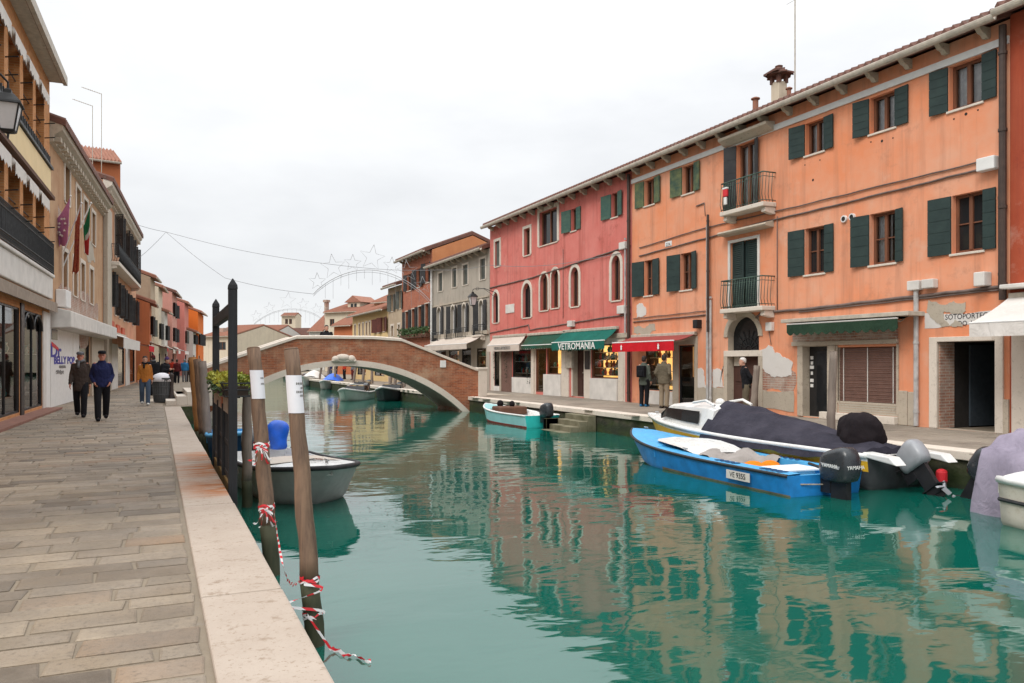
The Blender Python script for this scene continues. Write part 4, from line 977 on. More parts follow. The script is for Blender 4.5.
# --- further along the right bank
F = RF('beige_house', 'narrow beige house with grey green shutters beside the red brick house', 388, 402, 7.1, 'beigewall', depth=8)
F.window(F.rect(gx(322), gx(334), gy(342), gy(428)), sh='shutter_grey', shw=(.55, .55)); F.window(F.rect(gx(364), gx(374), gy(322), gy(414)), sh='shutter_grey', shw=(.5, .5)); F.window(F.rect(gx(322), gx(334), gy(505), gy(560)), sur='istria', sw=.15); F.window(F.rect(gx(358), gx(368), gy(498), gy(560)), sur='istria', sw=.15)
F.finish(pitch=.34)
F = RF('yellow_house', 'low yellow house with maroon shutters past the bridge', 352.5, 388, 5.55, 'yellow', depth=9)
for q in (132, 155, 174, 192, 209):
    F.window(F.rect(gx(q - 3), gx(q + 4), gy(500 - (q - 132) * .22), gy(558 - (q - 132) * .1)), sur='istria', sw=.12, depth=.1)
for q in (252, 282): F.window(F.rect(gx(q - 4), gx(q + 8), gy(468 - (q - 252) * .3), gy(540 - (q - 252) * .2)), sh='shutter_red', shw=(.9, .9), depth=.1)
F.shop((2, 5, .4, 2.2), seed=31, light='gold_dim'); F.shop((8, 11, .4, 2.2), seed=32)
F.finish(pitch=.34, tile='tile2')
# --- houses closing the view
def far(name, label, pxl, pxr, d0, d1, yt, wall, depth=9, pitch=.35, tile='tile2', wins=(), cat='building', win_w=1.0, shut=None, corr=True):
    A, B = pd(pxl, HOR, d0), pd(pxr, HOR, d1)
    H = EYE + (HOR - yt) / FPX * d0
    F = Fac(name, label, A, B, H, wall, depth, cat=cat)
    for px, y0, y1 in wins:
        x = F.X(px); r = (x - win_w / 2, x + win_w / 2, F.Z(px, y1), F.Z(px, y0))
        if .1 < r[0] and r[1] < F.W - .1 and r[3] < H - .05 and r[2] > .1: F.window(r, sh=shut, shw=(win_w * .5, win_w * .5), depth=.15, sill=None)
    F.finish(pitch=pitch, tile=tile, gutter=True, corr=corr, eave=.4); return F
far('red_house', 'small red house under a tiled roof beyond the bridge', 334, 353, 100, 97, 326, 'terra', 9, .5)
cf = far('cream_house', 'tall cream house with a tiled roof and dormer beyond the bridge', 325, 361, 132, 128, 313, 'cream', 14, .30, wins=((332, 319, 326),))
x, z = cf.P(357, 304, 3.0); m = MB(); m.box(x - 1.3, x + 1.3, 2.2, 6, z - 1.6, z + .3); dm = m.build('dormer', M['cream'], cf.roof); m = MB(); m.prism([(x - 1.8, z + .25), (x, z + 1.35), (x + 1.8, z + .25)], 1.9, 6.5); m.build('dormer_roof', M['tile2'], dm)
m = MB()
for k in (-.6, .15): m.box(x + k, x + k + .5, 2.15, 2.199, z - .9, z - .0)
m.build('dormer_window', M['glass'], dm)
x, z = cf.P(327, 303, 1.0); m = MB(); m.box(x - .25, x + .25, .6, 1.2, z - 4, z + .1); m.box(x - .38, x + .38, .45, 1.35, z + .1, z + .5); m.build('chimney', M['oldbrick'], cf.roof)
far('roof_house', 'house with a raised tiled attic behind the yellow house', 374, 390, 100, 98, 303, 'peach', 8, .4, wins=((379, 306, 312),))
far('white_gable_house', 'pale grey house with a steep tiled roof left of the cream house', 309, 324, 150, 148, 331, 'pale', 8, .75, wins=((313, 335, 340), (319, 335, 340)))
tw = far('bell_tower', 'squat beige bell tower with a pyramid roof far beyond the bridge', 281.5, 295.5, 190, 189.5, 316, 'cream', 3.4, .36, wins=((286.5, 319, 324), (290.5, 319, 324)), cat='tower', win_w=.7)
far('long_low_house', 'long low house with a brown tiled roof at the end of the canal', 262, 330, 158, 156, 340, 'pale', 16, .30, tile='tile', wins=((268, 344, 350), (276, 344, 350), (284, 344, 350), (301, 344, 350)), win_w=1.3)
far('white_long_house', 'long white house with a red tiled roof and small dark windows behind the gate posts', 232, 268, 150, 148, 337, 'pale', 14, .32, wins=((241, 341, 348), (246.5, 341, 348), (252, 341, 348), (258, 341, 348)), win_w=1.2)
bh = far('beige_end_house', 'beige house with one round-headed window behind the gate posts', 203, 233, 128, 124, 337, 'cream', 12, .3, wins=((222, 342, 350),), win_w=1.8)
for nm, F_, px, yb, yt, wd in (('a', bh, 224, 335, 328, 1.0),):
    x, z = F_.P(px, yb, 2); m = MB(); m.box(x - .5, x + .5, 1.5, 2.5, z - 1.5, F_.Z(px, yt, 2)); m.build('chimney', M['oldbrick'], F_.roof)
# ------------------------------------------------------------------ left bank
E1 = Vector((-3.19, 30.2)); u1 = Vector((math.sin(R(1.8)), math.cos(R(1.8))))
F = Fac('orange_brick_house', 'tall orange brick house with loggias, balcony and dark glass shop front on the near left', E1 - u1 * 24, E1, 10.75, 'obrick', depth=10)
W = F.W
def zpx(y): return F.Z(48, y)
# loggia openings, three bays in sight and more out of frame
edges = [(F.X(32.5), F.X(44)), (F.X(18.8), F.X(23)), (F.X(3), F.X(10.5))]
step = F.X(44) - F.X(23.5)
bays = []
x1 = F.X(44)
k = 0
while x1 - k * 2.0 > 2: bays.append((x1 - k * 2.0 - 1.5, x1 - k * 2.0)); k += 1
zA0, zA1, zB0, zB1 = 8.05, 10.05, 4.75, 6.75
log = []
for i, (a, b) in enumerate(bays):
    for z0, z1 in ((zA0, zA1), (zB0, zB1)):
        if i < 9: F.open((a, b, z0, z1), False, 1.2)
m = MB()
for z0, z1 in ((zA0, zA1), (zB0, zB1)): m.box(bays[-1][0], bays[0][1] + .02, 1.2, 1.25, z0 - .02, z1 + .02)
F.part(m, 'loggia_back', 'brown')
for i, (a, b) in enumerate(bays[:8]):
    for z0, z1, dz in ((zA0, zA1, 0), (zB0, zB1, 0)):
        m = MB(); m.tube([(a - .05, -.06, z1 - .18), (b + .05, -.06, z1 - .18)], .10, 10); aw = F.part(m, 'rolled_awning', 'white_cloth', smooth=True)
        m = MB(); K = 30; r0 = []; r1 = []
        for k in range(K + 1):
            x = a + (b - a) * k / K; r0.append((x, -.16, z1 - .16)); r1.append((x, -.16, z1 - .55 + .1 * abs(math.sin(math.pi * 4 * k / K))))
        m.grid([r0, r1]); m.grid([[(x, y + .008, z) for x, y, z in reversed(q)] for q in (r0, r1)]); m.build('valance', M['white_cloth'], aw, fix=False)
        m = MB()
        for zz in (z0 + .55, z0 + 1.0): m.tube([(b + .1, .0, zz), (b + .0, -.30, zz + .02)], .018, 6); m.tube([(a, .1, zz), (b, .1, zz)], .016, 6)
        m.build('awning_rod', M['iron'], aw)
# yellow parapet band, white slab, railings
m = MB().box(2, W - .42, -.10, .003, 7.0, 7.72); F.part(m, 'yellow_parapet', plain('yellow_panel', (.76, .585, .33), .8, .06, 1.5), bevel=.02)
m = MB().box(.0, W + .02, -.16, .003, 6.82, 6.93); F.part(m, 'string_course', 'brown')
m = MB(); m.box(2, W - .3, -.16, .003, 7.74, 7.82)
for k in range(int((W - 3) / .25)): m.box(2.3 + k * .25, 2.36 + k * .25, -.15, -.02, 7.821, 8.05)
F.part(m, 'parapet_grille', 'iron')
m = MB(); m.box(1, W - .01, -.10, .003, 3.55, 4.25); m.box(.9, W + .0, -.16, .003, 4.25, 4.36); sl = F.part(m, 'balcony_slab', 'offwhite', bevel=.03)
m = MB()
for zz in (4.42, 4.62, 5.2, 5.36): m.tube([(1, -.13, zz), (W - .05, -.13, zz), (W - .05, -.02, zz)], .016, 6)
for k in range(int((W - 12) / .12)):
    x = W - .06 - k * .12; m.tube([(x, -.13, 4.37), (x, -.13, 5.36)], .009, 5)
    for zc in (4.52, 5.28): m.tube([(x - .05 + .05 * math.cos(t_), -.13, zc + .05 * math.sin(t_)) for t_ in [q * 1.05 for q in range(7)]], .006, 4)
m.build('railing', M['iron'], sl)
m = MB()
for k in range(24): m.box(W - .1 - k * .5 - .47, W - .1 - k * .5, -.115, -.11, 4.63, 5.19)
m.build('railing_screen', plain('grey_balcony_screen', (.08, .08, .085), .8), sl)
# brown canopy and shop
m = MB(); m.prism([(0, 3.5), (-.24, 3.42), (-.24, 3.12), (0, 3.2)], 0, 1); m.v = [(1 + v[1] * (W - 1.05), v[0], v[2]) for v in m.v]; F.part(m, 'canopy', plain('brown_canopy', (.28, .22, .17), .8))
m = MB().box(W - .95, W - .02, -.03, .003, 0, 3.1); F.part(m, 'white_pilaster', 'white', bevel=.02)
m = MB().box(W - 1.5, W - .97, -.05, .003, 0, 3.1); F.part(m, 'pilaster', 'offwhite', bevel=.02)
F.shop((W - 4.6, W - 1.55, .15, 2.95), shelves=2, light='dark', mull=1, seed=41, depth=1.0)
F.shop((W - 8.6, W - 5.2, .15, 2.95), shelves=2, light='gold_dim', mull=1, seed=42, depth=1.0); F.shop((W - 13, W - 9.2, .15, 2.95), shelves=2, light='dark', mull=1, seed=43, depth=1.0)
F.part(MB().box(W - 5.1, W - 4.65, -.04, .003, 0, 3.1), 'pilaster', 'darkframe'); F.part(MB().box(W - 9.15, W - 8.65, -.04, .003, 0, 3.1), 'pilaster', 'darkframe')
m = MB()
for x0 in (W - 4.6, W - 3.1):
    m.tube([(x0 + .75 + .74 * math.cos(math.pi * k / 12), -.01, 2.45 + .45 * math.sin(math.pi * k / 12)) for k in range(13)], .04, 6)
F.part(m, 'arched_frame', 'darkframe')
m = MB().box(1, W - 1.0, -.5, .0, .0, .06); F.part(m, 'threshold', plain('red_threshold', (.22, .10, .07), .8))
F.finish(pitch=.3, eave=.42, gutter=False, tile='tile')
m = MB(); m.box(0, W + .0, -.40, -.0, 10.70, 10.74); m.box(0, W + .02, -.52, -.401, 10.64, 10.92); F.part(m, 'soffit', 'gutter')
L1 = F
lantern('street_lantern', 'large black iron street lantern with milky glass hanging in the top left', pd(8, 88, 12.6), .80, L1.world(5.7, -.02, pd(8, 88, 12.6).z + .35))
# --- ochre house with flags
u2 = Vector((math.sin(R(3.2)), math.cos(R(3.2)))); P0 = Vector((-3.22, 30.25))
def LF(px):                                    # point of the left row line on a column
    a = math.atan((px - 512) / FPX) + YAW; t = (P0.x - math.tan(a) * P0.y) / (math.tan(a) * u2.y - u2.x); return P0 + u2 * t
F = Fac('ochre_house', 'weathered ochre house with stone cornice, white shop front and flags', P0, LF(102.5), 9.4, 'ochre', depth=10)
for a in ((64.5, 69.5, 161, 201), (76, 80.5, 186, 222), (83.5, 87.5, 198, 232), (91.5, 95, 211, 243), (62.5, 67, 250, 289), (73, 77, 258, 295), (80.5, 84.5, 262, 299), (89.5, 93, 268, 303)):
    F.window(F.rect(*a), sur='istria', sw=.16, closed=None, depth=.25)
m = MB(); m.prism([(0, 8.75), (-.12, 8.8), (-.15, 9.0), (-.4, 9.18), (-.45, 9.4), (0, 9.45)], 0, 1); m.v = [(v[1] * F.W, v[0], v[2]) for v in m.v]; F.part(m, 'cornice', 'istria_dirty')
def comb(x0, x1, n, y0, y1, z0, z1):
    pts = [(x0, y1)]; p_ = (x1 - x0) / n
    for k in range(n): pts += [(x0 + k * p_, y1 - .03), (x0 + k * p_, y0), (x0 + (k + .5) * p_, y0), (x0 + (k + .5) * p_, y1 - .03)]
    return MB().slab(pts + [(x1, y1 - .03), (x1, y1)], z0, z1)
F.part(comb(.2, F.W - .2, 22, -.32, -.0, 8.83, 8.99), 'cornice_blocks', 'istria_dirty')
F.patch([(58, 205), (66, 208), (70, 225), (64, 240), (57, 235)], 'oldbrick', 'bare_brick', th=.006); F.patch([(85, 238), (93, 246), (95, 262), (88, 262), (84, 252)], 'plaster_grey', th=.01); F.patch([(56, 292), (75, 297), (98, 305), (98, 322), (56, 305)], 'oldbrick', 'bare_brick', th=.006)
xa = F.X(50.5); W = F.W
m = MB(); m.prism([(.02, 3.35), (-.65, 3.2), (-.65, 2.66), (.02, 2.62)], 0, 1); m.v = [(.05 + v[1] * (W - .1), v[0], v[2]) for v in m.v]; F.part(m, 'shop_fascia', 'offwhite', bevel=.03)
xw = F.X(77.5)
m = MB().box(.03, xw, -.06, .003, .0, 2.62); pn = F.part(m, 'shop_panel', 'white'); 
m = MB().box(.1, 1.2, -.075, -.05, 2.25, 2.6); m.build('high_window', M['glass'], pn)
m = MB().box(xw - 1.6, xw - 1.58, -.065, -.059, 1.6, 2.6); m.build('panel_joint', M['gutter'], pn)
def lt(s_, px, py, size, mat, sx): 
    x, z = F.P(px, py, -.065); text(s_, size, M[mat], pn, (x, -.066, z), (R(90), 0, 0), sx=sx, ext=.004, bold=.014)
lt('Dr', 56.0, 351.4, .62, 'letter_blue', 2.9); lt('BELLY POP', 65.0, 360.6, .36, 'letter_blue', 2.6); lt('GELATERIA', 62.5, 366.8, .1, 'letter_grey', 2.6); lt('#drbellypop', 60.0, 371.8, .15, 'letter_grey', 2.1)
x, z = F.P(54.5, 345.5, -.065); m = MB(); m.prism([(x - .55, z + .12), (x + .7, z - .06), (x + .75, z - .17), (x - .55, z - .02)], -.075, -.061); m.build('red_stroke', M['letter_red'], pn)
F.shop((xw + .15, F.X(89), .1, 2.6), light='dark', seed=51, shelves=2); m = MB().box(F.X(90), W - .1, -.08, .003, 0, 2.62); F.part(m, 'pilaster', 'istria_dirty')
m = MB().box(F.X(55), F.X(60), -.35, -.01, 3.4, 4.0); F.part(m, 'air_unit', 'white', bevel=.03)
F.finish(pitch=.3, eave=.5, gutter=False)
L2 = F
# flags on white poles
def flag(label, base, tip, corners, quad_n, mats, fold=.07, waves=9):
    """corners: top inner, top outer, bottom inner, bottom outer of the hanging cloth (world points)"""
    o = empty('flag', label, 'flag', base); base = Vector(base); t_ = Vector(tip) - base
    MB().tube([(0, 0, 0), t_], .022, 8).build('flag_pole', M['white'], o); MB().ball(t_, .04).build('finial', M['white'], o)
    a, b_, c, d = [Vector(q) - base for q in corners]; N, K = 18, 20; rows = []
    for j in range(K + 1):
        v = j / K; row = []
        for i in range(N + 1):
            q = i / N; p = (a.lerp(b_, q)).lerp(c.lerp(d, q), v); f = fold * math.sin(q * waves + v * 2.4) * (.25 + .75 * v)
            row.append(p + Vector((f * .35, -f, -.10 * math.sin(q * math.pi) * (1 - v) + .06 * math.sin(q * 7) * v)))
        rows.append(row)
    m = MB()
    for j in range(K):
        for i in range(N): m.cur = quad_n(i / N, j / K); m.add([rows[j][i], rows[j][i + 1], rows[j + 1][i + 1], rows[j + 1][i]], [(0, 1, 2, 3)])
    f_ = m.build('flag_cloth', [M[x] for x in mats], o, smooth=True, fix=False); bmesh_weld(f_); sd_ = f_.modifiers.new('solid', 'SOLIDIFY'); sd_.thickness = .006
    return o, rows
def bmesh_weld(o):
    b = bmesh.new(); b.from_mesh(o.data); bmesh.ops.remove_doubles(b, verts=b.verts, dist=1e-4); b.to_mesh(o.data); b.free()
M['f_purple'] = cloth('purple_flag_cloth', (.60, .25, .52)); M['f_gold'] = plain('pale_gold_star', (.7, .62, .55), .8, bump=0); M['f_red'] = cloth('flag_red', (.45, .03, .03)); M['f_green'] = cloth('flag_green', (.02, .2, .09)); M['f_white'] = cloth('flag_white', (.7, .7, .68)); M['f_crimson'] = cloth('crimson_gold_flag', (.32, .03, .04), (.42, .16, .06), 14)
base = pd(52, 274, 28.6)
o, rows = flag('purple flag with a ring of pale stars on a white pole', base, pd(70.5, 196, 27.6), (pd(51.5, 224, 28.0), pd(70, 198, 27.6), pd(59, 247, 28.2), pd(67, 243, 27.8)), lambda u, v: 0, ['f_purple'], .06, 6)
m = MB()
for k in range(9):
    a = 2 * math.pi * k / 9; i = 10 + 4.2 * math.cos(a); j = 9.5 + 4.6 * math.sin(a); p = rows[int(j)][int(i)]
    s5 = [(p.x + r_ * math.cos(R(90 + 36 * q)), p.z + r_ * math.sin(R(90 + 36 * q))) for q, r_ in enumerate([.055, .022] * 5)]
    m.prism(s5, p.y - .06, p.y - .05); 
m.build('star', M['f_gold'], o)
flag('limp crimson and gold flag on a white pole between two others', base + Vector((.1, .4, .1)), pd(81.5, 203, 28.4), (pd(75.5, 222, 28.6), pd(80.5, 206, 28.4), pd(72, 274, 28.8), pd(78, 272, 28.6)), lambda u, v: 0, ['f_crimson'], .10, 12)
flag('green, white and red tricolour flag hanging limp', base + Vector((.2, .7, .15)), pd(91, 203, 29.6), (pd(83.5, 226, 29.8), pd(90, 205, 29.6), pd(84.5, 254, 29.8), pd(89, 254, 29.6)), lambda u, v: 0 if v < .42 or u < .2 and v < .55 else (1 if v < .6 and u > .3 else 2), ['f_green', 'f_white', 'f_red'], .07, 8)
# --- peach house with black shutters and balcony
F = Fac('peach_house', 'peach house with black louvred shutters and a stone balcony past the ochre house', LF(103), LF(136), 10.6, 'peach', depth=10); W = F.W
m = MB().box(.0, F.X(107.5), -.22, .003, 0, 9.3); F.part(m, 'stone_pilaster', 'istria_dirty', bevel=.03)
def win3(px, y0, y1, w=.95, **kw):
    x = F.X(px); F.window((x - w / 2, x + w / 2, F.Z(px, y1), F.Z(px, y0)), sh='shutter_dark', shw=(w * .55, w * .55), slats=True, ang=(55, 60), sur='istria', sw=.12, **kw)
for a in ((115.5, 216, 256), (123, 232, 268), (127, 238, 271), (132, 248, 276)): win3(*a)
for a in ((108.8, 273, 306), (115.5, 284, 315), (119.5, 289, 318), (124, 294, 321), (127.5, 297, 322), (132.5, 301, 325)): win3(*a, w=.8)
x0, x1 = F.X(119.5, -.6), F.X(141, -.6); x1 = min(x1, W - .1); zb = F.Z(128, 271, -.6)
F.balcony(x0, x1, zb, out=.6, hr=.9, iron='iron', th=.2)
m = MB(); m.prism([(0, 9.9), (-.12, 9.95), (-.15, 10.18), (-.4, 10.37), (-.45, 10.6), (0, 10.65)], 0, 1); m.v = [(v[1] * W, v[0], v[2]) for v in m.v]; F.part(m, 'cornice', 'istria')
F.part(comb(.2, W - .2, 34, -.34, -.0, 9.98, 10.17), 'cornice_blocks', 'istria_dirty')
mred = plain('red_painted_panel', (.5, .09, .04), .8, .4)
for px, y0, y1 in ((106, 318, 330), (111, 321, 331), (117, 325, 334), (122, 328, 336)):
    x = F.X(px); F.part(MB().box(x - .8, x + .8, -.1, .003, F.Z(px, y1), F.Z(px, y0)), 'red_panel', mred)
F.awning(F.X(103.5), F.X(124), 3.1, .9, 2.75, .55, 'white_cloth'); F.awning(F.X(127), F.X(134), 2.9, 1.3, 2.6, .4, 'red_cloth')
for i, (a, b) in enumerate(((104, 110), (111, 117), (118, 124), (125, 129), (130, 134.5))):
    if i in (1, 3): F.part(MB().box(F.X(a), F.X(b), -.05, .003, 0, 2.5), 'stone_panel', 'offwhite')
    else: F.shop((F.X(a), F.X(b), .1, 2.4), light='dark', seed=60 + i, shelves=1)
F.finish(pitch=.3, eave=.5, gutter=False); L3 = F
# tall brick house behind
far_ = Fac('tall_brick_house', 'tall reddish brick house with tiled roof rising behind the ochre house', pd(60, HOR, 52), pd(120.5, HOR, 54), EYE + (HOR - 164) / FPX * 54, 'terra', depth=7)
far_.finish(pitch=.42, tile='tile2', eave=.35)
qa = far_.W; m = MB()
for yy in (1.6, 3.2, 4.8):
    for zz in (far_.H - 2.6, far_.H - 5.4):
        for k in range(2): m.obox((qa + .03, yy - .75 + k * .78, zz), (.04, 0, 0), (0, .70, 0), (0, 0, 1.7))
far_.part(m, 'shutter', 'shutter_dark')['label'] = 'black shutters along the canal side'
for a, b, tp in ((92.5, 181, 106), (101.5, 160, 94)):
    p = pd(a, b, 43.5); q = pd(a, tp, 43.5); o = empty('roof_antenna', {92.5: 'shorter thin roof antenna with a slanting boom', 101.5: 'taller thin roof antenna with a slanting boom'}[a], 'antenna', p)
    L_ = q.z - p.z; m = MB(); m.tube([(0, 0, -1.5), (0, 0, L_)], .02, 6); m.build('mast', M['gutter'], o)
    e2 = pd(a - 20, tp - 7, 43.5) - p; m = MB(); m.tube([(0, 0, L_), e2], .018, 6)
    for k in range(9):
        c = Vector((0, 0, L_)).lerp(e2, k / 9); m.tube([c + Vector((0, -.14, 0)), c + Vector((0, .14, 0))], .006, 4)
    m.build('boom', M['gutter'], o)
# --- smaller houses, each standing a little further out as the quay bends
def row(name, label, pxs, dA, pxe, dB, yt, wall, side_w=None, tile='tile2', wins=3, side_win=None, shut='shutter_dark', aw=None, depth=8):
    A, B = pd(pxs, HOR, dA), pd(pxe, HOR, dB); H = EYE + (HOR - yt) / FPX * dA
    F = Fac(name, label, A, B, H, wall, depth)
    nfl = max(1, int((H - 3.2) / 2.6))
    for fl in range(nfl):
        z = 3.5 + fl * (H - 3.4) / nfl; n = max(1, int(F.W / 2.6))
        for k in range(n):
            x = (k + .5) * F.W / n; F.window((x - .42, x + .42, z + .1, min(z + 1.5, H - .3)), sh=shut, shw=(.42, .42), depth=.15, ang=(30, 40))
    F.shop((.5, min(2.4, F.W - .4), .3, 2.3), light='dark', shelves=1, seed=int(pxs))
    if aw: F.awning(.3, F.W - .3, 3.0, 1.2, 2.6, .3, aw)
    # the end wall towards the bridge
    if side_win:
        for px, y0, y1 in side_win:
            q = pd(px, HOR, dA); 
    F.finish(pitch=.36, tile=tile, eave=.4); return F
row('tan_house', 'tan house with a small red tiled attic gable just past the peach house', 150.5, 64, 155, 68, 277, 'beigewall', shut='shutter_grey')
row('low_orange_house', 'lower terracotta house standing in front of the tan attic gable', 149.6, 59.5, 151.5, 63.5, 303, 'terra', aw='red_cloth', depth=3.2)
row('cream_row_house', 'narrow cream house with a red tiled attic in the left row', 158.5, 71.5, 162.5, 77, 287, 'cream', aw='beige_cloth')
row('pale_row_house', 'low pale plastered house between the cream one and the dusty pink one', 164.5, 75.5, 167.5, 79, 312, 'pale', aw='white_cloth')
row('pink_row_house', 'dusty pink house with a brown tiled roof in the left row', 172, 80, 177, 87, 292, stucco('dusty_pink_stucco', (.56, .27, .22), (.5, .25, .2), (.38, .2, .16), .5, .6, seed=15), aw='white_cloth', tile='tile')
row('rose_row_house', 'narrow rose house before the vivid orange one in the left row', 184.5, 89, 188.5, 95, 303, 'rose', shut='shutter_grey')
row('grey_row_house', 'pale grey low house in front of the vivid orange one', 193, 92, 196, 97, 332, 'pale')
row('vivid_orange_house', 'vivid orange house at the far end of the left row', 198, 97, 203.5, 105, 312, 'vivid')
# ------------------------------------------------------------------ boats: local x from stern (0) to bow (L), waterline z = 0
M['hull_white'] = plain('white_gelcoat', (.68, .68, .66), .3, .07, 2.5); M['hull_dirty'] = stone('stained_white_hull', (.60, .57, .50), (.55, .5, .42), (.35, .28, .18), .35)
M['blue_hull'] = plain('blue_hull_paint', (.010, .20, .54), .38, .24, 3.5); M['blue_deck'] = plain('light_blue_deck_paint', (.07, .36, .66), .4, .1, 3); M['blue_dark'] = plain('dark_blue_paint', (.008, .06, .16), .5, .2)
M['teal_hull'] = plain('pale_teal_hull', (.27, .55, .56), .4, .08, 3); M['teal_vivid'] = plain('turquoise_transom', (.02, .46, .43), .4, .08); M['redbottom'] = plain('red_antifouling', (.22, .03, .02), .8, .3)
M['grey_hull'] = plain('grey_hull', (.19, .19, .185), .35, .12); M['yellow_hull'] = plain('yellow_hull_stripe', (.62, .36, .015), .4, .12); M['dark_hull'] = plain('dark_hull', (.03, .032, .035), .4, .2)
M['tarp_navy'] = cloth('navy_boat_cover', (.024, .023, .034), (.050, .047, .064), 2.2); M['tarp_lav'] = cloth('lavender_boat_cover', (.33, .29, .37), (.21, .185, .24), 2.0); M['tarp_black'] = cloth('black_motor_cover', (.014, .010, .012)); M['tarp_blue'] = plain('bright_blue_tarp', (.008, .11, .62), .4, .2, 4); M['tarp_grey'] = cloth('grey_beige_tarp', (.33, .30, .28), (.24, .22, .2))
M['rubber'] = plain('rubber_rail', (.018, .018, .02), .6, .2); M['motor'] = plain('dark_grey_motor_cowl', (.028, .033, .038), .28, .12); M['motor_silver'] = plain('silver_motor', (.28, .29, .31), .35, .1); M['orange_life'] = cloth('orange_jacket_bundle', (.75, .22, .01), (.6, .15, .01), 6)
M['deckbeige'] = plain('beige_deck', (.52, .45, .38), .6, .1); M['rope'] = plain('rope', (.35, .3, .24), .9, .3); M['steel'] = plain('steel', (.5, .5, .5), .25, .05, metal=.9)

def hull_shape(L, B, sheer, draft=.22, tr=.82, full=.45, p=2.2, bow_up=.2, rake=.5, stern_up=0.0, flare=.12):
    def hb(t): return B / 2 * (tr + (1 - tr) * min(1, t / full) ** .8 if t < full else max(0.0, 1 - ((t - full) / (1 - full)) ** p))
    def sz(t): return sheer + bow_up * max(0, (t - .3) / .7) ** 1.8 + stern_up * (1 - t) ** 2
    def pt(t, s, side):                       # s: 0 sheer, 1 keel
        b = hb(t); z1 = sz(t); kz = -draft + (draft * .9) * max(0, (t - .6) / .4) ** 2; z = z1 + (kz - z1) * s
        wdt = b * (1 - flare * s * 1.2) * (1 - max(0, (s - .72) / .28) ** 1.6)
        x = L * t - rake * s * max(0, (t - .45) / .55) ** 2
        return (x, side * wdt, z)
    return hb, sz, pt
def make_hull(o, L, B, sheer, mat, rim='rubber', inner=None, floor=.05, transom=None, boot=None, bootz=.10, wall=.05, N=22, rimr=.03, band=None, **kw):
    hb, sz, pt = hull_shape(L, B, sheer, **kw); S = 9; m = MB(); ts = [i / N for i in range(N)] + [.985, 1.0]
    for side in (-1, 1):
        rows = [[pt(t, s / S, side) for s in range(S + 1)] for t in ts]
        for i in range(len(ts) - 1):
            for j in range(S):
                zc = rows[i][j + 1][2]; m.cur = 1 if (boot and rows[i][j][2] < bootz) else (2 if (band and j < band) else 0)
                m.add([rows[i][j], rows[i + 1][j], rows[i + 1][j + 1], rows[i][j + 1]], [(0, 1, 2, 3)])
    m.cur = 3 if transom else 0
    L0 = [pt(0, s / S, -1) for s in range(S + 1)]; R0 = [pt(0, s / S, 1) for s in range(S + 1)]
    for j in range(S): m.add([L0[j], L0[j + 1], R0[j + 1], R0[j]], [(0, 1, 2, 3)])
    h = m.build('hull', [M[mat], M[boot or mat], M[kw.get('bandmat', 'white')] if False else M[bandmats.get(mat, mat)], M[transom or mat]], o, smooth=True, fix=False); bmesh_weld(h)
    b = bmesh.new(); b.from_mesh(h.data); bmesh.ops.recalc_face_normals(b, faces=b.faces); b.to_mesh(h.data); b.free()
    for pth in ([pt(t, 0, -1) for t in ts] + [pt(t, 0, 1) for t in reversed(ts)],):
        MB().tube(pth, rimr, 6).build('rubbing_strake', M[rim], o, smooth=True)
    m = MB()
    for side in (-1, 1):
        m.grid([[pt(t, 0, side) for t in ts], [(pt(t, 0, side)[0] - (.06 if t > .9 else 0), side * max(0, hb(t) - wall * 2), sz(t) + .015) for t in ts], [(pt(t, 0, side)[0] - (.06 if t > .9 else 0), side * max(0, hb(t) * .66 - wall), max(floor, sz(t) - .42 if t < .8 else sz(t) - .12)) for t in ts]])
    m.grid([[(pt(t, 0, s_)[0] - (.06 if t > .9 else 0), s_ * max(0, hb(t) * .66 - wall), max(floor, sz(t) - .42 if t < .8 else sz(t) - .12)) for t in ts] for s_ in (-1, 1)])
    m.add([(.06, -hb(0) * .66, floor), (.06, hb(0) * .66, floor), (.06, hb(0) - wall, sz(0)), (.06, -hb(0) + wall, sz(0))], [(0, 1, 2, 3)]); m.add([(0, -hb(0), sz(0)), (0, hb(0), sz(0)), (.06, hb(0) - wall, sz(0) + .002), (.06, -hb(0) + wall, sz(0) + .002)], [(0, 1, 2, 3)])
    m.build('interior', M[inner or mat], o, fix=False)
    return hb, sz, pt
bandmats = {'yellow_hull': 'hull_white', 'teal_hull': 'teal_hull', 'grey_hull': 'hull_white'}
def deck(o, hb, sz, L, t0, t1, mat, name='deck', camber=.06, up=.012, inset=.0, n=14):
    rows = []
    for i in range(n + 1):
        t = t0 + (t1 - t0) * i / n; b = max(0.0, hb(t) - inset); rows.append([(L * t, b * (k / 4 - 1), sz(t) + up + camber * (1 - (k / 4 - 1) ** 2) * min(1, b / .4)) for k in range(9)])
    m = MB().grid(rows); m.grid([[(rows[0][k][0], rows[0][k][1], rows[0][k][2] - .2) for k in range(9)], rows[0]]); return m.build(name, M[mat], o, smooth=False, fix=False)
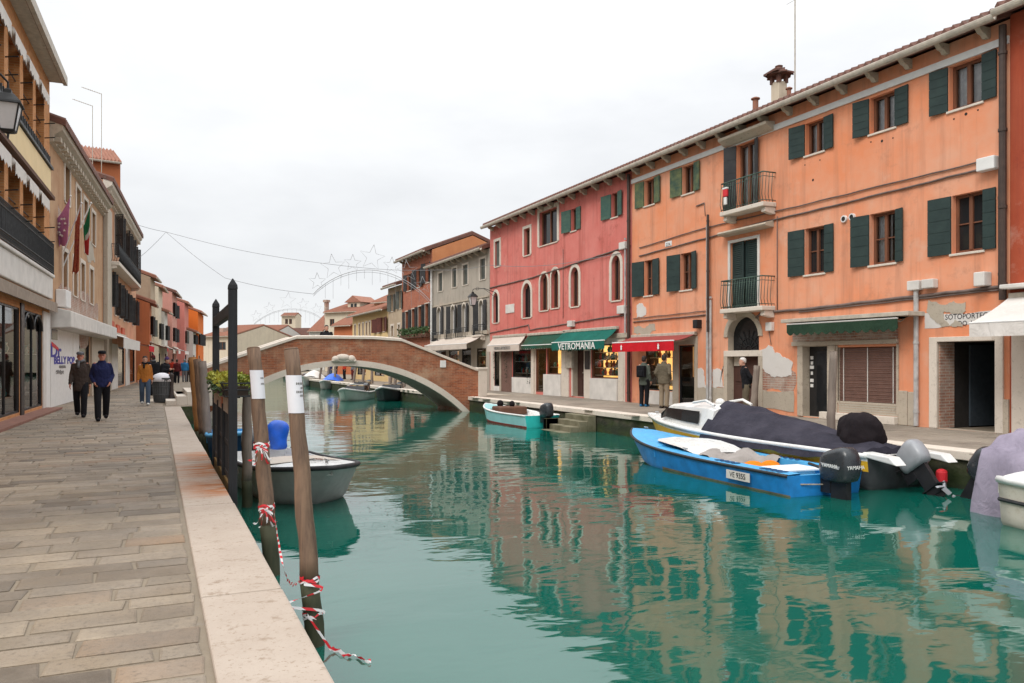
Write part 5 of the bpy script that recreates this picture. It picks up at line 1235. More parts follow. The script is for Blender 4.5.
def outboard(o, at, s=1.0, tilt=0, cowl='motor', letters=None, name='outboard_motor', stripe=False, yaw=0):
    """at: transom top point in boat coordinates; the motor hangs behind (-x)"""
    m = MB(); rr = []
    for lx, wy, z, cx in ((.22, .14, -.10, -.26), (.30, .185, -.06, -.29), (.33, .20, .02, -.30), (.345, .205, .12, -.30), (.335, .20, .24, -.29), (.30, .185, .34, -.275), (.24, .155, .40, -.26), (.12, .08, .425, -.25)):
        ring_ = []
        for k in range(28):
            a_ = 2 * math.pi * k / 28; ca, sa = math.cos(a_), math.sin(a_); e_ = .62
            x_ = lx * math.copysign(abs(ca) ** e_, ca); ring_.append(((cx + x_) * s, wy * math.copysign(abs(sa) ** e_, sa) * s, (z + (.10 * (x_ - .0) / .34 * -1 if z > .2 else 0)) * s))
        rr.append(ring_)
    m.rings(rr); c = m.build(name, M[cowl], o, smooth=True)
    m = MB(); m.rings([[(x, y, z) for x, y in ((-.2 * s, -.09 * s), (-.2 * s, .09 * s), (-.5 * s, .05 * s), (-.5 * s, -.05 * s))] for z in (-.06 * s, -.75 * s)]); m.box(-.6 * s, -.14 * s, -.12 * s, .12 * s, -.62 * s, -.6 * s)
    m.rings([[(x, y, -.85 * s) for x, y in ((-.16 * s, 0), (-.3 * s, .05 * s), (-.55 * s, 0), (-.3 * s, -.05 * s))], [(x, y, -.7 * s) for x, y in ((-.12 * s, 0), (-.3 * s, .07 * s), (-.58 * s, 0), (-.3 * s, -.07 * s))]]); m.build('motor_leg', M['black'], c)
    m = MB(); m.box(-.2 * s, .06, -.1 * s, .1 * s, -.3 * s, -.02 * s); m.tube([(-.05 * s, 0, .05 * s), (.35 * s, .05, .12 * s)], .025 * s, 6); m.build('clamp', M['black'], c)
    m = MB()
    for k in range(3):
        a = 2 * math.pi * k / 3; m.obox((-.6 * s, 0, -.72 * s), (.03 * s, .03 * s, 0), (0, .16 * s * math.cos(a), .16 * s * math.sin(a)), (.02, -.05 * s * math.sin(a), .05 * s * math.cos(a)))
    m.build('propeller', M['motor_silver'], c)
    if stripe:
        m = MB(); 
        for sd in (-1, 1): m.prism([(-.5 * s, .12 * s), (-.12 * s, .16 * s), (-.1 * s, .2 * s), (-.52 * s, .17 * s)], sd * .203 * s - .004, sd * .203 * s + .004)
        m.build('stripe', M['motor_silver'], c)
    if letters:
        t_ = text(letters, .085 * s, M['letter_white'], c, (-.30 * s, .206 * s, .16 * s), (R(90), 0, R(180)), ext=.003); t_ = text(letters, .085 * s, M['letter_white'], c, (-.648 * s, -.0, .16 * s), (R(90), 0, R(-90)), ext=.003)
    c.location = at; c.rotation_euler = (0, R(tilt), yaw); return c
def boat(name, label, stern, bow, group=None):
    d = Vector((bow[0] - stern[0], bow[1] - stern[1])); o = empty(name, label, 'boat', (stern[0], stern[1], WZ), math.atan2(d.y, d.x), group); return o, d.length
def cleat(o, x, y, z):
    m = MB(); m.tube([(x - .08, y, z + .05), (x + .08, y, z + .05)], .014, 6); m.tube([(x - .03, y, z), (x - .03, y, z + .05)], .012, 6); m.tube([(x + .03, y, z), (x + .03, y, z + .05)], .012, 6); m.build('cleat', M['steel'], o)

# --- blue open boat
o, L = boat('motorboat', 'bright blue open motorboat with dark outboard, moored outside the covered white cabin boat', (9.88, 9.75), (10.22, 16.0))
hb, sz, pt = make_hull(o, L, 1.72, .34, 'blue_hull', rim='rubber', inner='blue_deck', floor=.06, boot='mossy', bootz=.05, rake=.95, bow_up=.25, tr=.88, full=.55, p=2.4)
deck(o, hb, sz, L, .62, .995, 'blue_deck', camber=.09)
m = MB()
for side in (-1, 1):
    m.grid([[(L * (.0 + .62 * k / 12), side * (hb(.62 * k / 12) - .0), sz(.62 * k / 12) + .02) for k in range(13)], [(L * (.0 + .62 * k / 12), side * (hb(.62 * k / 12) - .26), sz(.62 * k / 12) + .035) for k in range(13)], [(L * (.0 + .62 * k / 12), side * (hb(.62 * k / 12) - .27), .1) for k in range(13)]])
m.build('side_deck', M['blue_deck'], o, fix=False)
m = MB(); m.grid([[(L * q_, hb(q_) * (k / 4 - 1) * w_, sz(q_) + u_ - .03 * abs(k / 4 - 1)) for k in range(9)] for q_, w_, u_ in ((.44, .70, .05), (.52, .74, .13), (.60, .78, .15), (.66, .74, .14), (.71, .5, .12))]); m.build('white_foredeck', M['hull_white'], o, fix=False)
m = MB(); rn = random.Random(4); rows = []
for i in range(9):
    rows.append([(L * (.28 + .19 * i / 8), hb(.45) * .74 * (k / 6 - 1), sz(.45) + .06 + .05 * math.sin(i * 1.1 + k * .8) - .22 * (1 - i / 8) ** 2 * (1 if k > 1 else .3)) for k in range(13)])
m.grid(rows); m.build('tarp', M['tarp_grey'], o, smooth=True, fix=False)
m = MB(); m.box(L * .13, L * .17, -hb(.15) + .26, hb(.15) - .26, .1, sz(.15) - .03); m.box(L * .1, L * .2, -hb(.15) + .27, hb(.15) - .27, sz(.1) - .045, sz(.1) - .01); m.build('stern_seat', M['white'], o, bevel=.01)
m = MB(); m.ball((L * .25, .18, .22), .28, .2, .16); m.ball((L * .235, -.1, .24), .2, .2, .15); m.build('life_jacket', M['orange_life'], o, smooth=True)
m = MB()
for side in (-1, 1):
    for k in range(4): m.obox((L * .03 + .14 * k, side * (hb(.05) - .2), sz(.04) + .036), (.05, 0, 0), (.06, side * .16, 0), (0, 0, .012))
    for k in range(4): m.obox((L * .22 + .16 * k, side * (hb(.25) - .2), sz(.22) + .036), (.06, 0, 0), (.06, side * .12, 0), (0, 0, .012))
m.build('deck_tread', M['blue_dark'], o)
MB().tube([(-.01, -.5, .2), (-.06, 0, .18), (-.01, .5, .2)], .012, 6).build('stern_rope', M['rope'], o)
for side in (1, -1):
    q = hb(.19) * .985 + .008; m = MB(); m.obox((L * .14, side * q, .12), (L * .1, side * .012, 0), (0, .012 * side, 0), (0, 0, .15)); pl = m.build('number_plate', M['offwhite'], o)
    text('VE 9355', .13, M['letter_black'], pl, (L * .19, side * (q + .022), .195), (R(90), 0, R(180) if side > 0 else 0), ext=.002, sx=1.0)
outboard(o, (-.02, 0, .36), .98, 0, letters='YAMAHA', stripe=True)
cleat(o, L * .9, 0, sz(.9) + .09); cleat(o, L * .5, .6, sz(.5) + .05)
BLUE = o
# --- white cabin boat with the navy cover
o, L = boat('cabin_boat', 'white cabin boat with a yellow hull stripe and navy tarpaulin beside the quay', (11.52, 9.75), (11.75, 17.6))
hb, sz, pt = make_hull(o, L, 1.55, .58, 'yellow_hull', rim='hull_white', inner='hull_white', floor=.2, band=1, boot='dark_hull', bootz=.36, transom='dark_hull', rake=.7, bow_up=.22, tr=.9, full=.6, rimr=.045)
deck(o, hb, sz, L, .55, .995, 'hull_white', camber=.05)
cab = []
for t, hgt, wd_ in ((.93, .02, .3), (.88, .08, .62), (.80, .42, .78), (.72, .50, .82), (.58, .54, .82), (.555, .50, .82)):
    cab.append([(L * t, hb(t) * wd_ * q, sz(t) + .02 + hgt * f) for q, f in ((-1.0, 0), (-.98, .25), (-.86, .88), (-.6, 1), (0, 1.06), (.6, 1), (.86, .88), (.98, .25), (1.0, 0))])
m = MB().rings(cab, closed=False); n = len(cab[0]); m.f.append(tuple(len(m.v) - n + k for k in range(n))); m.mi.append(0); cb = m.build('cabin', M['hull_white'], o, smooth=False, fix=True)
m = MB()
for side in (-1, 1):
    pts = []
    for t, f0, f1 in ((.84, .06, .18), (.80, .14, .36), (.70, .14, .40), (.61, .14, .42)):
        pts.append([(L * t, side * (hb(t) * .80 * (1.0 if z < .2 else .93) + .03), sz(t) + z) for z in (f0, f1)])
    m.grid(pts)
m.build('cabin_window', M['glass'], cb, fix=False)
m = MB(); m.tube([(L * .56, -.5, sz(.56) + .58), (L * .6, -.5, sz(.56) + .68), (L * .66, -.5, sz(.6) + .6)], .03, 6); m.tube([(L * .56, .5, sz(.56) + .58), (L * .6, .5, sz(.56) + .68), (L * .66, .5, sz(.6) + .6)], .03, 6); m.ball((L * .62, 0, sz(.6) + .62), .12, .1, .08); m.build('cabin_rail', M['hull_white'], cb)
rows = []; rn = random.Random(9)
for i in range(25):
    t = .575 - .555 * i / 24; ridge = .54 * (1 - (i / 24) ** 1.15) + .10; row_ = []
    for k in range(25):
        q = k / 12 - 1; b = hb(t) + .05
        z = sz(t) + ridge * (1 - abs(q) ** 1.7) - (.16 if abs(q) > .96 else 0) + .03 * math.sin(q * 14 + i * .5) * (1 - abs(q)) + .03 * abs(math.sin(i * .9 + q * 3)) + .02 * math.sin(q * 5 - i * .8)
        row_.append((L * t, b * q * (1.0 + (.02 if abs(q) > .95 else 0)), z))
    rows.append(row_)
m = MB().grid(rows); m.grid([[(x, y, z - .35) for x, y, z in rows[0]], rows[0]]); m.grid([rows[-1], [(x - .03, y, z - .12) for x, y, z in rows[-1]]]); m.build('tarpaulin', M['tarp_navy'], o, smooth=True, fix=False)
outboard(o, (-.18, .0, .32), .80, 38, cowl='motor_silver')
m = MB()
for side in (-1, 1): MB().prism([(-.6, sz(0) - .1), (.1, sz(0) - .02), (.1, sz(0) + .06), (-.45, sz(0) + .03)], side * .58 - .12, side * .58 + .12).build('swim_bracket', M['hull_white'], o, bevel=.02)
m = MB(); m.box(-.50, -.34, -.60, -.44, .1, .36); m.build('red_fender', M['letter_red'], o, bevel=.06)
c = MB(); c.rings([[(-.02 + .46 * r * math.cos(a) * (1 + .06 * math.sin(3 * a + z * 6)), .34 * r * math.sin(a) * (1 + .07 * math.sin(4 * a)), sz(0) - .28 + z) for a in [2 * math.pi * k / 24 for k in range(24)]] for r, z in ((1.02, 0), (1.05, .2), (1.03, .42), (1.0, .62), (.9, .78), (.6, .90), (.12, .94))]); mc = c.build('motor_cover', M['tarp_black'], o, smooth=True); mc.location = (.85, .0, .02); sb_ = mc.modifiers.new('soft', 'SUBSURF'); sb_.levels = 1; sb_.render_levels = 2; dq = mc.modifiers.new('creases', 'DISPLACE'); tx_ = bpy.data.textures.new('creases', 'CLOUDS'); tx_.noise_scale = .22; dq.texture = tx_; dq.strength = .09; dq.mid_level = .5
cleat(o, L * .95, 0, sz(.95) + .05)
# --- lavender covered boat at right, and the white boat in front of it
o, L = boat('covered_boat', 'small boat wrapped in a lavender tarpaulin at the right edge, with its motor tilted', (11.45, 7.45), (11.3, 2.5))
hb, sz, pt = make_hull(o, L, 1.6, .5, 'hull_white', rim='rubber', inner='hull_white', floor=.2)
rows = []
for i in range(31):
    t = -.05 + 1.0 * i / 30; tt = min(max(t, 0), .9); rise = .62 + .30 * math.sin(min(1, max(0, (t + .06) / .4)) * math.pi / 2) - .12 * max(0, t - .4); row_ = []
    for k in range(33):
        q = k / 16 - 1; b = hb(tt) + .12
        flap = max(0, abs(q) - .72) / .28
        z = sz(tt) + rise * (1 - abs(q) ** 2.2) + (.035 * math.sin(q * 15 + i * .55) + .03 * math.sin(q * 6 - i * .9)) * (1 - flap) - (.05 if i == 9 else 0) - flap * (.42 + .22 * math.sin(i * .55 + 1.1) + (.25 if i < 5 else 0))
        row_.append((L * t, b * min(1, max(-1, q / .8)) * (1 + .09 * math.sin(i * 1.5) * flap) , z))
    rows.append(row_)
m = MB().grid(rows); m.grid([[(x - .12, y, z - .45 - .2 * abs(y)) for x, y, z in rows[0]], rows[0]]); m.build('tarpaulin', M['tarp_lav'], o, smooth=True, fix=False)
MB().tube([(rows[9][k][0], rows[9][k][1] * 1.01, rows[9][k][2] + .012) for k in range(33)], .015, 5).build('tie_rope', M['rubber'], o)
outboard(o, (-.62, .25, .22), .95, 30, cowl='motor')
o, L = boat('white_boat', 'white boat with a dark rubbing line and stained bottom, cut by the right edge', (10.75, 6.95), (10.05, 2.2))
hb, sz, pt = make_hull(o, L, 1.5, .56, 'hull_dirty', rim='hull_white', inner='hull_white', floor=.2, tr=.8, stern_up=.05, rimr=.05, flare=.1)
m = MB()
for side in (-1, 1): m.tube([(pt(t, .32, side)[0], pt(t, .32, side)[1] * 1.01, pt(t, .32, side)[2]) for t in [k / 20 * .96 for k in range(21)]], .028, 6)
m.tube([pt(0, .32, -1), pt(0, .32, 1)], .028, 6); m.build('rubbing_line', M['rubber'], o)
deck(o, hb, sz, L, .0, .99, 'hull_white', camber=.08)
# --- teal boat by the steps
o, L = boat('rowing_boat', 'small pale teal boat with a turquoise transom and outboard by the water steps', (11.55, 23.5), (11.42, 28.1))
hb, sz, pt = make_hull(o, L, 1.4, .40, 'teal_hull', rim='white', inner='hull_white', floor=.1, boot='redbottom', transom='teal_vivid', bow_up=.18, tr=.9, full=.5, rake=.5)
deck(o, hb, sz, L, .66, .99, 'teal_hull', camber=.03)
m = MB(); m.box(L * .45, L * .64, -.5, .5, .3, .58); m.build('thwart_box', M['brown'], o, bevel=.05)
MB().ball((L * .62, .2, .66), .12, .12, .13).build('bundle', M['tarp_black'], o, smooth=True); MB().ball((L * .52, -.05, .66), .1, .1, .12).build('bundle', M['tarp_black'], o, smooth=True)
m = MB(); m.box(L * .1, L * .2, -.58, .58, .3, .36); m.build('seat', M['hull_white'], o, bevel=.01)
outboard(o, (-.03, 0, .44), .85, 0)
# --- white bowed boat between the left poles
M['grey_hull'] = plain('grey_boat_side', (.36, .355, .34), .4, .12)
o, L = boat('small_motorboat', 'white decked grey-hulled motorboat behind the two leaning mooring poles', (1.72, 15.9), (2.34, 11.55))
hb, sz, pt = make_hull(o, L, 1.58, .47, 'grey_hull', rim='rubber', inner='hull_white', floor=.12, bow_up=.16, tr=.9, full=.62, p=3.0, rake=.75, rimr=.04, flare=.22)
deck(o, hb, sz, L, .42, .99, 'hull_white', camber=.05, inset=.02)
m = MB(); m.grid([[(L * t, hb(t) * q * .72, sz(t) + .075 - .02 * abs(q)) for q in (-1, -.5, 0, .5, 1)] for t in (.44, .55, .66, .72)]); m.build('deck_panel', M['deckbeige'], o, fix=False)
cleat(o, L * .93, 0, sz(.93) + .06)
m = MB(); m.tube([(L * .75, -.2, .62), (L * .8, 0, .66), (L * .75, .2, .62)], .02, 6); m.build('grab_rail', M['steel'], o)
m = MB()
for side in (-1, 1): m.prism([(L * .66, .16), (L * .8, .18), (L * .9, .28), (L * .8, .21)], side * .80 - .0, side * .80 + .004)
outboard(o, (-.03, 0, .5), .8, 0)
m = MB(); rn = random.Random(6)
m.rings([[(.25 + (.32 * r + .04 * math.sin(3 * a + z * 9)) * math.cos(a), (.26 * r + .03 * math.sin(2 * a + z * 7)) * math.sin(a) + .34, .42 + z) for a in [2 * math.pi * k / 16 for k in range(16)]] for r, z in ((.95, 0), (.85, .2), (.92, .40), (1.0, .58), (.92, .72), (.55, .84), (.08, .86))]); bc_ = m.build('blue_cover', M['tarp_blue'], o, smooth=True); bc_.scale = (.76, .80, .66); bc_.location = (.1, .08, .20); dq = bc_.modifiers.new('creases', 'DISPLACE'); tx_ = bpy.data.textures.new('cover_creases', 'CLOUDS'); tx_.noise_scale = .16; dq.texture = tx_; dq.strength = .10; dq.mid_level = .5; sb_ = bc_.modifiers.new('soft', 'SUBSURF'); sb_.levels = 1; sb_.render_levels = 1
o, L = boat('rowing_boat', 'blue boat with a light blue deck half hidden behind the gate posts', (1.7, 20.6), (1.75, 16.8))
hb, sz, pt = make_hull(o, L, 1.4, .52, 'blue_dark', rim='blue_deck', inner='blue_deck', floor=.15, rimr=.04)
deck(o, hb, sz, L, .4, .99, 'blue_deck', camber=.05)
# --- boats under and beyond the bridge
M['pale_hull'] = plain('pale_green_hull', (.42, .50, .45), .4, .08)
def wp(px, py): p = pz(px, py, WZ); return (p.x, p.y)
def boat2(label, bow, length, ang, hullm, cover=None, B=1.7, sheer=.6):
    a = R(ang); s = (bow[0] - length * math.cos(a), bow[1] - length * math.sin(a))
    o, L = boat('moored_boat', label, s, bow, 'boats moored beyond the bridge'); hb, sz, pt = make_hull(o, L, B, sheer, hullm, rim='hull_white', inner='hull_white', floor=.2, bow_up=.3, rake=.8, rimr=.05)
    deck(o, hb, sz, L, .5, .99, 'hull_white', camber=.06)
    if cover:
        rows = [[(L * t, hb(t) * q, sz(t) + .04 + .75 * math.sin(min(1, t * 1.5) * math.pi) ** .7 * (1 - abs(q) ** 2)) for q in [k / 6 - 1 for k in range(13)]] for t in [.02 + .62 * k / 12 for k in range(13)]]
        MB().grid(rows).build('boat_cover', M[cover], o, smooth=True, fix=False)
    else:
        m = MB(); m.rings([[(L * t, hb(.4) * w_ * q, sz(.4) + z * f) for q, f in ((-1, 0), (-.85, 1), (.85, 1), (1, 0))] for t, z, w_ in ((.52, .05, .8), (.46, .35, .75), (.3, .38, .75), (.22, .3, .7))], closed=False); m.build('windscreen', M['glass'], o)
    outboard(o, (-.05, 0, sz(0)), 1.0, 0); return o
boat2('pale green white-decked boat with windscreen seen through the bridge arch', wp(343, 402), 5.0, 243, 'pale_hull', B=1.6, sheer=.42); 
boat2('white boat with a dark hull under the right side of the bridge arch', wp(382, 402), 4.6, 243, 'dark_hull', None, B=1.6, sheer=.5)
boat2('boat with a bright blue cover seen through the bridge arch', wp(324, 390), 5, 246, 'grey_hull', 'tarp_blue', sheer=.45)
boat2('white motorboat at the far left of the bridge arch', wp(303, 386.5), 6, 246, 'hull_white', 'white_cloth')
for q_, lb in (((318, 384.5), 'small white boat with a low deck moored behind the blue covered one'), ((352, 396), 'white open boat tucked between the pale green and dark hulled boats'), ((290, 383), 'tiny white boat at the far end of the canal under the arch')):
    boat2(lb, wp(*q_), 4.8, 244, 'hull_white', None, B=1.5, sheer=.45)
# ------------------------------------------------------------------ mooring poles
M['pole'] = wood('weathered_pole_wood', (.235, .145, .09), (.085, .052, .036), (26, 26, .7)); M['pole_wet'] = wood('wet_pole_foot', (.055, .055, .028), (.022, .028, .012), (16, 16, 1)); M['pole_orange'] = wood('orange_brown_pole', (.34, .15, .04), (.2, .09, .03), (16, 16, .9)); M['pole_grey'] = wood('grey_pole_wood', (.24, .19, .155), (.14, .11, .09), (16, 16, .9))
M['paper'] = plain('white_paper', (.70, .69, .72), .7, .03)
def pole(label, foot, top, r0, r1, mat='pole', wet=.5, group='wooden mooring poles'):
    foot, top = Vector(foot), Vector(top); o = empty('mooring_pole', label, 'pole', foot, 0, group); d = top - foot; n = 14; pts = []; rs = []
    for k in range(n + 1):
        q = k / n; pts.append(d * q + Vector((.006 * math.sin(k * 1.7), .006 * math.cos(k * 2.1), 0))); rs.append((r0 + (r1 - r0) * q) * (1 + .025 * math.sin(k * 2.3)))
    down = -d.normalized() * 2.0
    kk = max(1, int(wet * n / d.length)) if wet else 0
    m = MB(); m.tube([down] + pts[:kk + 1], [r0 * 1.05] + rs[:kk + 1], 18); m.build('wet_foot', M['pole_wet'], o, smooth=True)
    m = MB(); m.tube(pts[kk:], rs[kk:], 18); m.tube([pts[-1], pts[-1] + d.normalized() * .015], [rs[-1] * .98, rs[-1] * .9], 18); m.build('shaft', M[mat], o, smooth=True)
    return o, d, rs
def notice(o, d, r, q0, q1, ang0, ang1, lines):
    m = MB(); n = 10; rows = []
    for q in (q0, (q0 + q1) / 2, q1):
        rows.append([d * q + Vector(((r + .006) * math.cos(ang0 + (ang1 - ang0) * k / n), (r + .006) * math.sin(ang0 + (ang1 - ang0) * k / n), 0)) for k in range(n + 1)])
    m.grid(rows); nb = m.build('notice', M['paper'], o, smooth=True, fix=False); m = MB()
    for fq, a0, a1 in lines:
        for w0 in range(4):
            b0 = a0 + (a1 - a0) * (w0 + .08) / 4; b1 = a0 + (a1 - a0) * (w0 + .72) / 4; q = q0 + (q1 - q0) * fq; dz = Vector((0, 0, .009))
            m.grid([[d * q + s_ * dz + Vector(((r + .009) * math.cos(ang0 + (ang1 - ang0) * (b0 + (b1 - b0) * k / 3)), (r + .009) * math.sin(ang0 + (ang1 - ang0) * (b0 + (b1 - b0) * k / 3)), 0)) for k in range(4)] for s_ in (-1, 1)])
    m.build('printed_text', M['letter_grey'], nb, fix=False)
fA = pz(315, 645, WZ); tA = pd(292, 350, 6.25)
oA, dA, rA = pole('nearest leaning wooden mooring pole with a large white notice and red tape', fA, tA, .074, .056)
zz = lambda o_, d_, z: (z - WZ) / d_.z
def zat(px_d, py, d): return EYE + (HOR - py) / FPX * d
notice(oA, dA, .062, zz(oA, dA, zat(0, 412, 6.3)), zz(oA, dA, zat(0, 375, 6.3)), R(190), R(318), ((.78, .62, .98), (.66, .84, .97), (.56, .6, .97), (.46, .78, .97)))
fB = pz(272, 575, WZ); tB = pd(254, 349, 8.35)
oB, dB, rB = pole('second leaning mooring pole with a white notice and a bow of red tape', fB, tB, .081, .067)
notice(oB, dB, .073, zz(oB, dB, zat(0, 398, 8.4)), zz(oB, dB, zat(0, 370, 8.4)), R(215), R(335), ((.72, .66, .92), (.52, .66, .94)))
pC = pz(247, 507, WZ); pole('plain shorter mooring pole standing between the gate and the tape-tied poles', pC, pd(247, 380, 11.7), .075, .065, 'pole_grey')
for i, (px, pyt, px2, mt, lb) in enumerate(((192.5, 358, 200, 'pole_orange', 'orange-brown mooring pole, leftmost of the trio beyond the gate'), (197.5, 360, 205, 'pole', 'brown mooring pole in the middle of the trio beyond the gate'), (202.5, 362, 209, 'pole_grey', 'grey mooring pole, rightmost of the trio beyond the gate'))):
    d_ = 19.2 - i * .5; a = pd(px2, 440, d_); pole(lb, (max(a.x, .98 + .06 * i), a.y, WZ), pd(px, pyt, d_ + .2), .10, .09, mt)
def quaypole(label, px, yt, yb, r, lean, mat='pole_grey'):
    a = pz(px, yb, 0); d_ = (1.5) * FPX / (yb - HOR); t_ = pd(px + lean, yt, d_); pole(label, (a.x, a.y, -.5), t_, r, r * .85, mat, wet=0)
quaypole('thick weathered mooring pole on the right quay in front of the black door', 829.5, 352, 440, .085, 4)
quaypole('leaning mooring pole beside the arched brown door', 751, 366, 416, .10, 6)
for i, (px, yb) in enumerate(((318, 387), (327, 388), (335, 389), (352, 391), (362, 392), (372, 393), (388, 396), (394, 397), (404, 398))):
    p = pz(px, yb, WZ); 
    pole(['thin leaning mooring pole under the bridge arch, near the white boats', 'thin mooring pole among the boats seen through the arch'][i % 2], (p.x, p.y, WZ), (p.x + .45 - .2 * (i % 3), p.y + .2, 1.7 + .15 * (i % 2)), .10, .09, 'pole_grey', group='mooring poles seen through the bridge arch')
# red and white tape
M['tape'] = None
t = NT('red_white_tape'); wv = t.n('ShaderNodeTexWave'); wv.bands_direction = 'DIAGONAL'; wv.inputs['Scale'].default_value = 5.0; t.l(t.mapping((1, 1, 1)), wv.inputs[0]); t.col(t.ramp(wv.outputs[0], [(.45, (.72, .70, .70)), (.55, (.62, .02, .03))])); t.rough(.4); M['tape'] = t.m
tp = empty('barrier_tape', 'red and white barrier tape tied round two leaning poles, its end on the water', 'tape', fA)
def ribbon(mb, pts, w, tw=0.0):
    pts = [Vector(p) - fA for p in pts]; r0 = []; r1 = []
    for i, p in enumerate(pts):
        a = tw * i; v = Vector((.3 * math.sin(a), .3 * math.cos(a), math.cos(a * .7))).normalized() * w / 2; r0.append(p - v); r1.append(p + v)
    mb.grid([r0, r1])
def at(f, d_, z): return f + d_ * ((z - WZ) / d_.z)
def wrap(mb, f, d_, z, r, w, turns=1.2, dz=.02, ph=0.0):
    n = int(22 * turns); c = at(f, d_, z); ribbon(mb, [at(f, d_, z + dz * k / n) + Vector(((r + .006) * math.cos(ph + 2 * math.pi * turns * k / n), (r + .006) * math.sin(ph + 2 * math.pi * turns * k / n), .012 * math.sin(k))) for k in range(n + 1)], w)
m = MB()
zB1 = zat(0, 446, 8.45); zB2 = zat(0, 504, 8.5); zA1 = zat(0, 571, 6.4); zA2 = zat(0, 592, 6.4)
for z in (zB1, zB2):
    for k in range(3): wrap(m, fB, dB, z + .02 * k, .077, .022, 1.1, .03, k)
    c = at(fB, dB, z) + Vector((-.03, -.10, 0))
    for k in range(6):
        a = R(200 + 40 * k); ribbon(m, [c + Vector((.015 * j * math.cos(a) , -.012 * j + .004 * j * j * .3, -.018 * j * (1 if k % 2 else .7) + .03 * math.sin(j * .8))) for j in range(9)], .02, .25)
    for k in range(5):
        a = 2 * math.pi * k / 5; ribbon(m, [c + Vector((.07 * math.sin(q) * math.cos(a), -.02 - .03 * math.sin(q), .06 * math.sin(q) * math.sin(a) + .02 * math.cos(q * 2))) for q in [j * .4 for j in range(9)]], .02, .2)
p0 = at(fB, dB, zB2) + Vector((.06, -.07, 0)); p1 = at(fA, dA, zA1) + Vector((-.06, .05, 0))
ribbon(m, [p0.lerp(p1, k / 30) + Vector((0, 0, -.30 * math.sin(math.pi * k / 30) + .012 * math.sin(k * 2.1))) for k in range(31)], .024, .22)
for z in (zA1, zA2 - .1):
    for k in range(2): wrap(m, fA, dA, z + .015 * k, .070, .018, 1.15, .03, 2 + k)
ribbon(m, [at(fA, dA, zA1).lerp(at(fA, dA, WZ + .25), k / 16) + Vector((-.06 + .14 * math.sin(k * .5), -.085, 0)) for k in range(17)], .02, .3)
w0 = at(fA, dA, WZ + .25) + Vector((-.05, -.08, 0)); w1 = Vector((*wp(331, 652), WZ + .02)); w2 = Vector((*wp(371, 663), WZ + .012))
ribbon(m, [w0.lerp(w1, k / 8) for k in range(9)] + [w1.lerp(w2, k / 18) + Vector((0, .03 * math.sin(k * .7), .008 * math.sin(k * 1.9))) for k in range(1, 19)], .026, .12)
m.build('ribbon', M['tape'], tp, fix=False)
# ------------------------------------------------------------------ landing gate with planter
g = empty('landing_gate', 'black timber landing gate with tall posts and railing at the kerb edge', 'gate', (.86, 11.8, 0))
M['blacktimber'] = wood('black_timber', (.022, .023, .026), (.012, .012, .014), (14, 14, 1)); M['yellowfoot'] = wood('yellow_brown_foot', (.26, .15, .03), (.14, .09, .03), (9, 9, 1)); M['panelwood'] = wood('pale_panel_board', (.34, .30, .25), (.24, .2, .17), (3, 3, 12))
G0, G1 = Vector((.84, 10.1)), Vector((.87, 13.5))
def gp(t_, z, off=0): p = G0.lerp(G1, t_); return Vector((p.x - .86 + off, p.y - 11.8, z))
for t_ in (0, 1):
    p = gp(t_, 0); m = MB(); s_ = .05; m.box(p.x - s_, p.x + s_, p.y - s_, p.y + s_, -.28, 2.36); m.rings([[(p.x + a * s_ * q, p.y + b * s_ * q, z) for a, b in ((-1, -1), (1, -1), (1, 1), (-1, 1))] for q, z in ((1, 2.36), (1.08, 2.38), (1.0, 2.42), (.1, 2.50))]); pt_ = m.build('post', M['blacktimber'], g, bevel=.008)
    m = MB(); m.box(p.x - s_ * .98, p.x + s_ * .98, p.y - s_ * .98, p.y + s_ * .98, -3, -.282); m.build('post_foot', M['yellowfoot'], pt_)
m = MB(); m.obox(gp(0, 2.06, -.04), gp(1, 2.06, -.04) - gp(0, 2.06, -.04), (.08, 0, 0), (0, 0, .15)); m.build('crossbar', M['blacktimber'], g, bevel=.006)
m = MB()
for k in range(1, 24):
    p = gp(k / 24, 0); m.box(p.x - .014, p.x + .014, p.y - .028, p.y + .028, .02, .84)
for z in (.05, .45): m.obox(gp(.02, z, -.02), gp(.98, z, -.02) - gp(.02, z, -.02), (.04, 0, 0), (0, 0, .06))
m.obox(gp(.33, 0, -.05), (0, .1, 0), (.1, 0, 0), (0, 0, .95)); m.obox(gp(.64, 0, -.05), (0, .1, 0), (.1, 0, 0), (0, 0, .95)); m.build('railing', M['blacktimber'], g)
m = MB(); m.obox(gp(.02, -.45, -.03), gp(.98, -.45, -.03) - gp(.02, -.45, -.03), (.06, 0, 0), (0, 0, .45)); m.build('lower_board', M['yellowfoot'], g)
m = MB(); m.obox(gp(.025, .86, -.035), gp(.975, .86, -.035) - gp(.025, .86, -.035), (.05, 0, 0), (0, 0, .20)); bd = m.build('top_board', M['panelwood'], g, bevel=.005)
p = gp(.4, .96, -.037); m = MB(); m.box(p.x - .006, p.x + .0, p.y - .16, p.y + .16, .89, 1.03); sg = m.build('small_sign', plain('small_red_brown_sign', (.35, .09, .03), .6, .5, 20), bd)
m = MB(); c0 = gp(.06, 1.09, .02)
for z in (1.08, 1.16, 1.24): m.tube([gp(.05, z, -.08), gp(.95, z, -.08), gp(.95, z, .22), gp(.05, z, .22), gp(.05, z, -.08)], .010, 5)
for k in range(24):
    p = gp(.05 + .9 * k / 23, 1.08, -.08); m.tube([p, p + Vector((0, 0, .08)), p + Vector((-.03, 0, .16))], .008, 4)
pb = m.build('planter_basket', M['iron'], g)
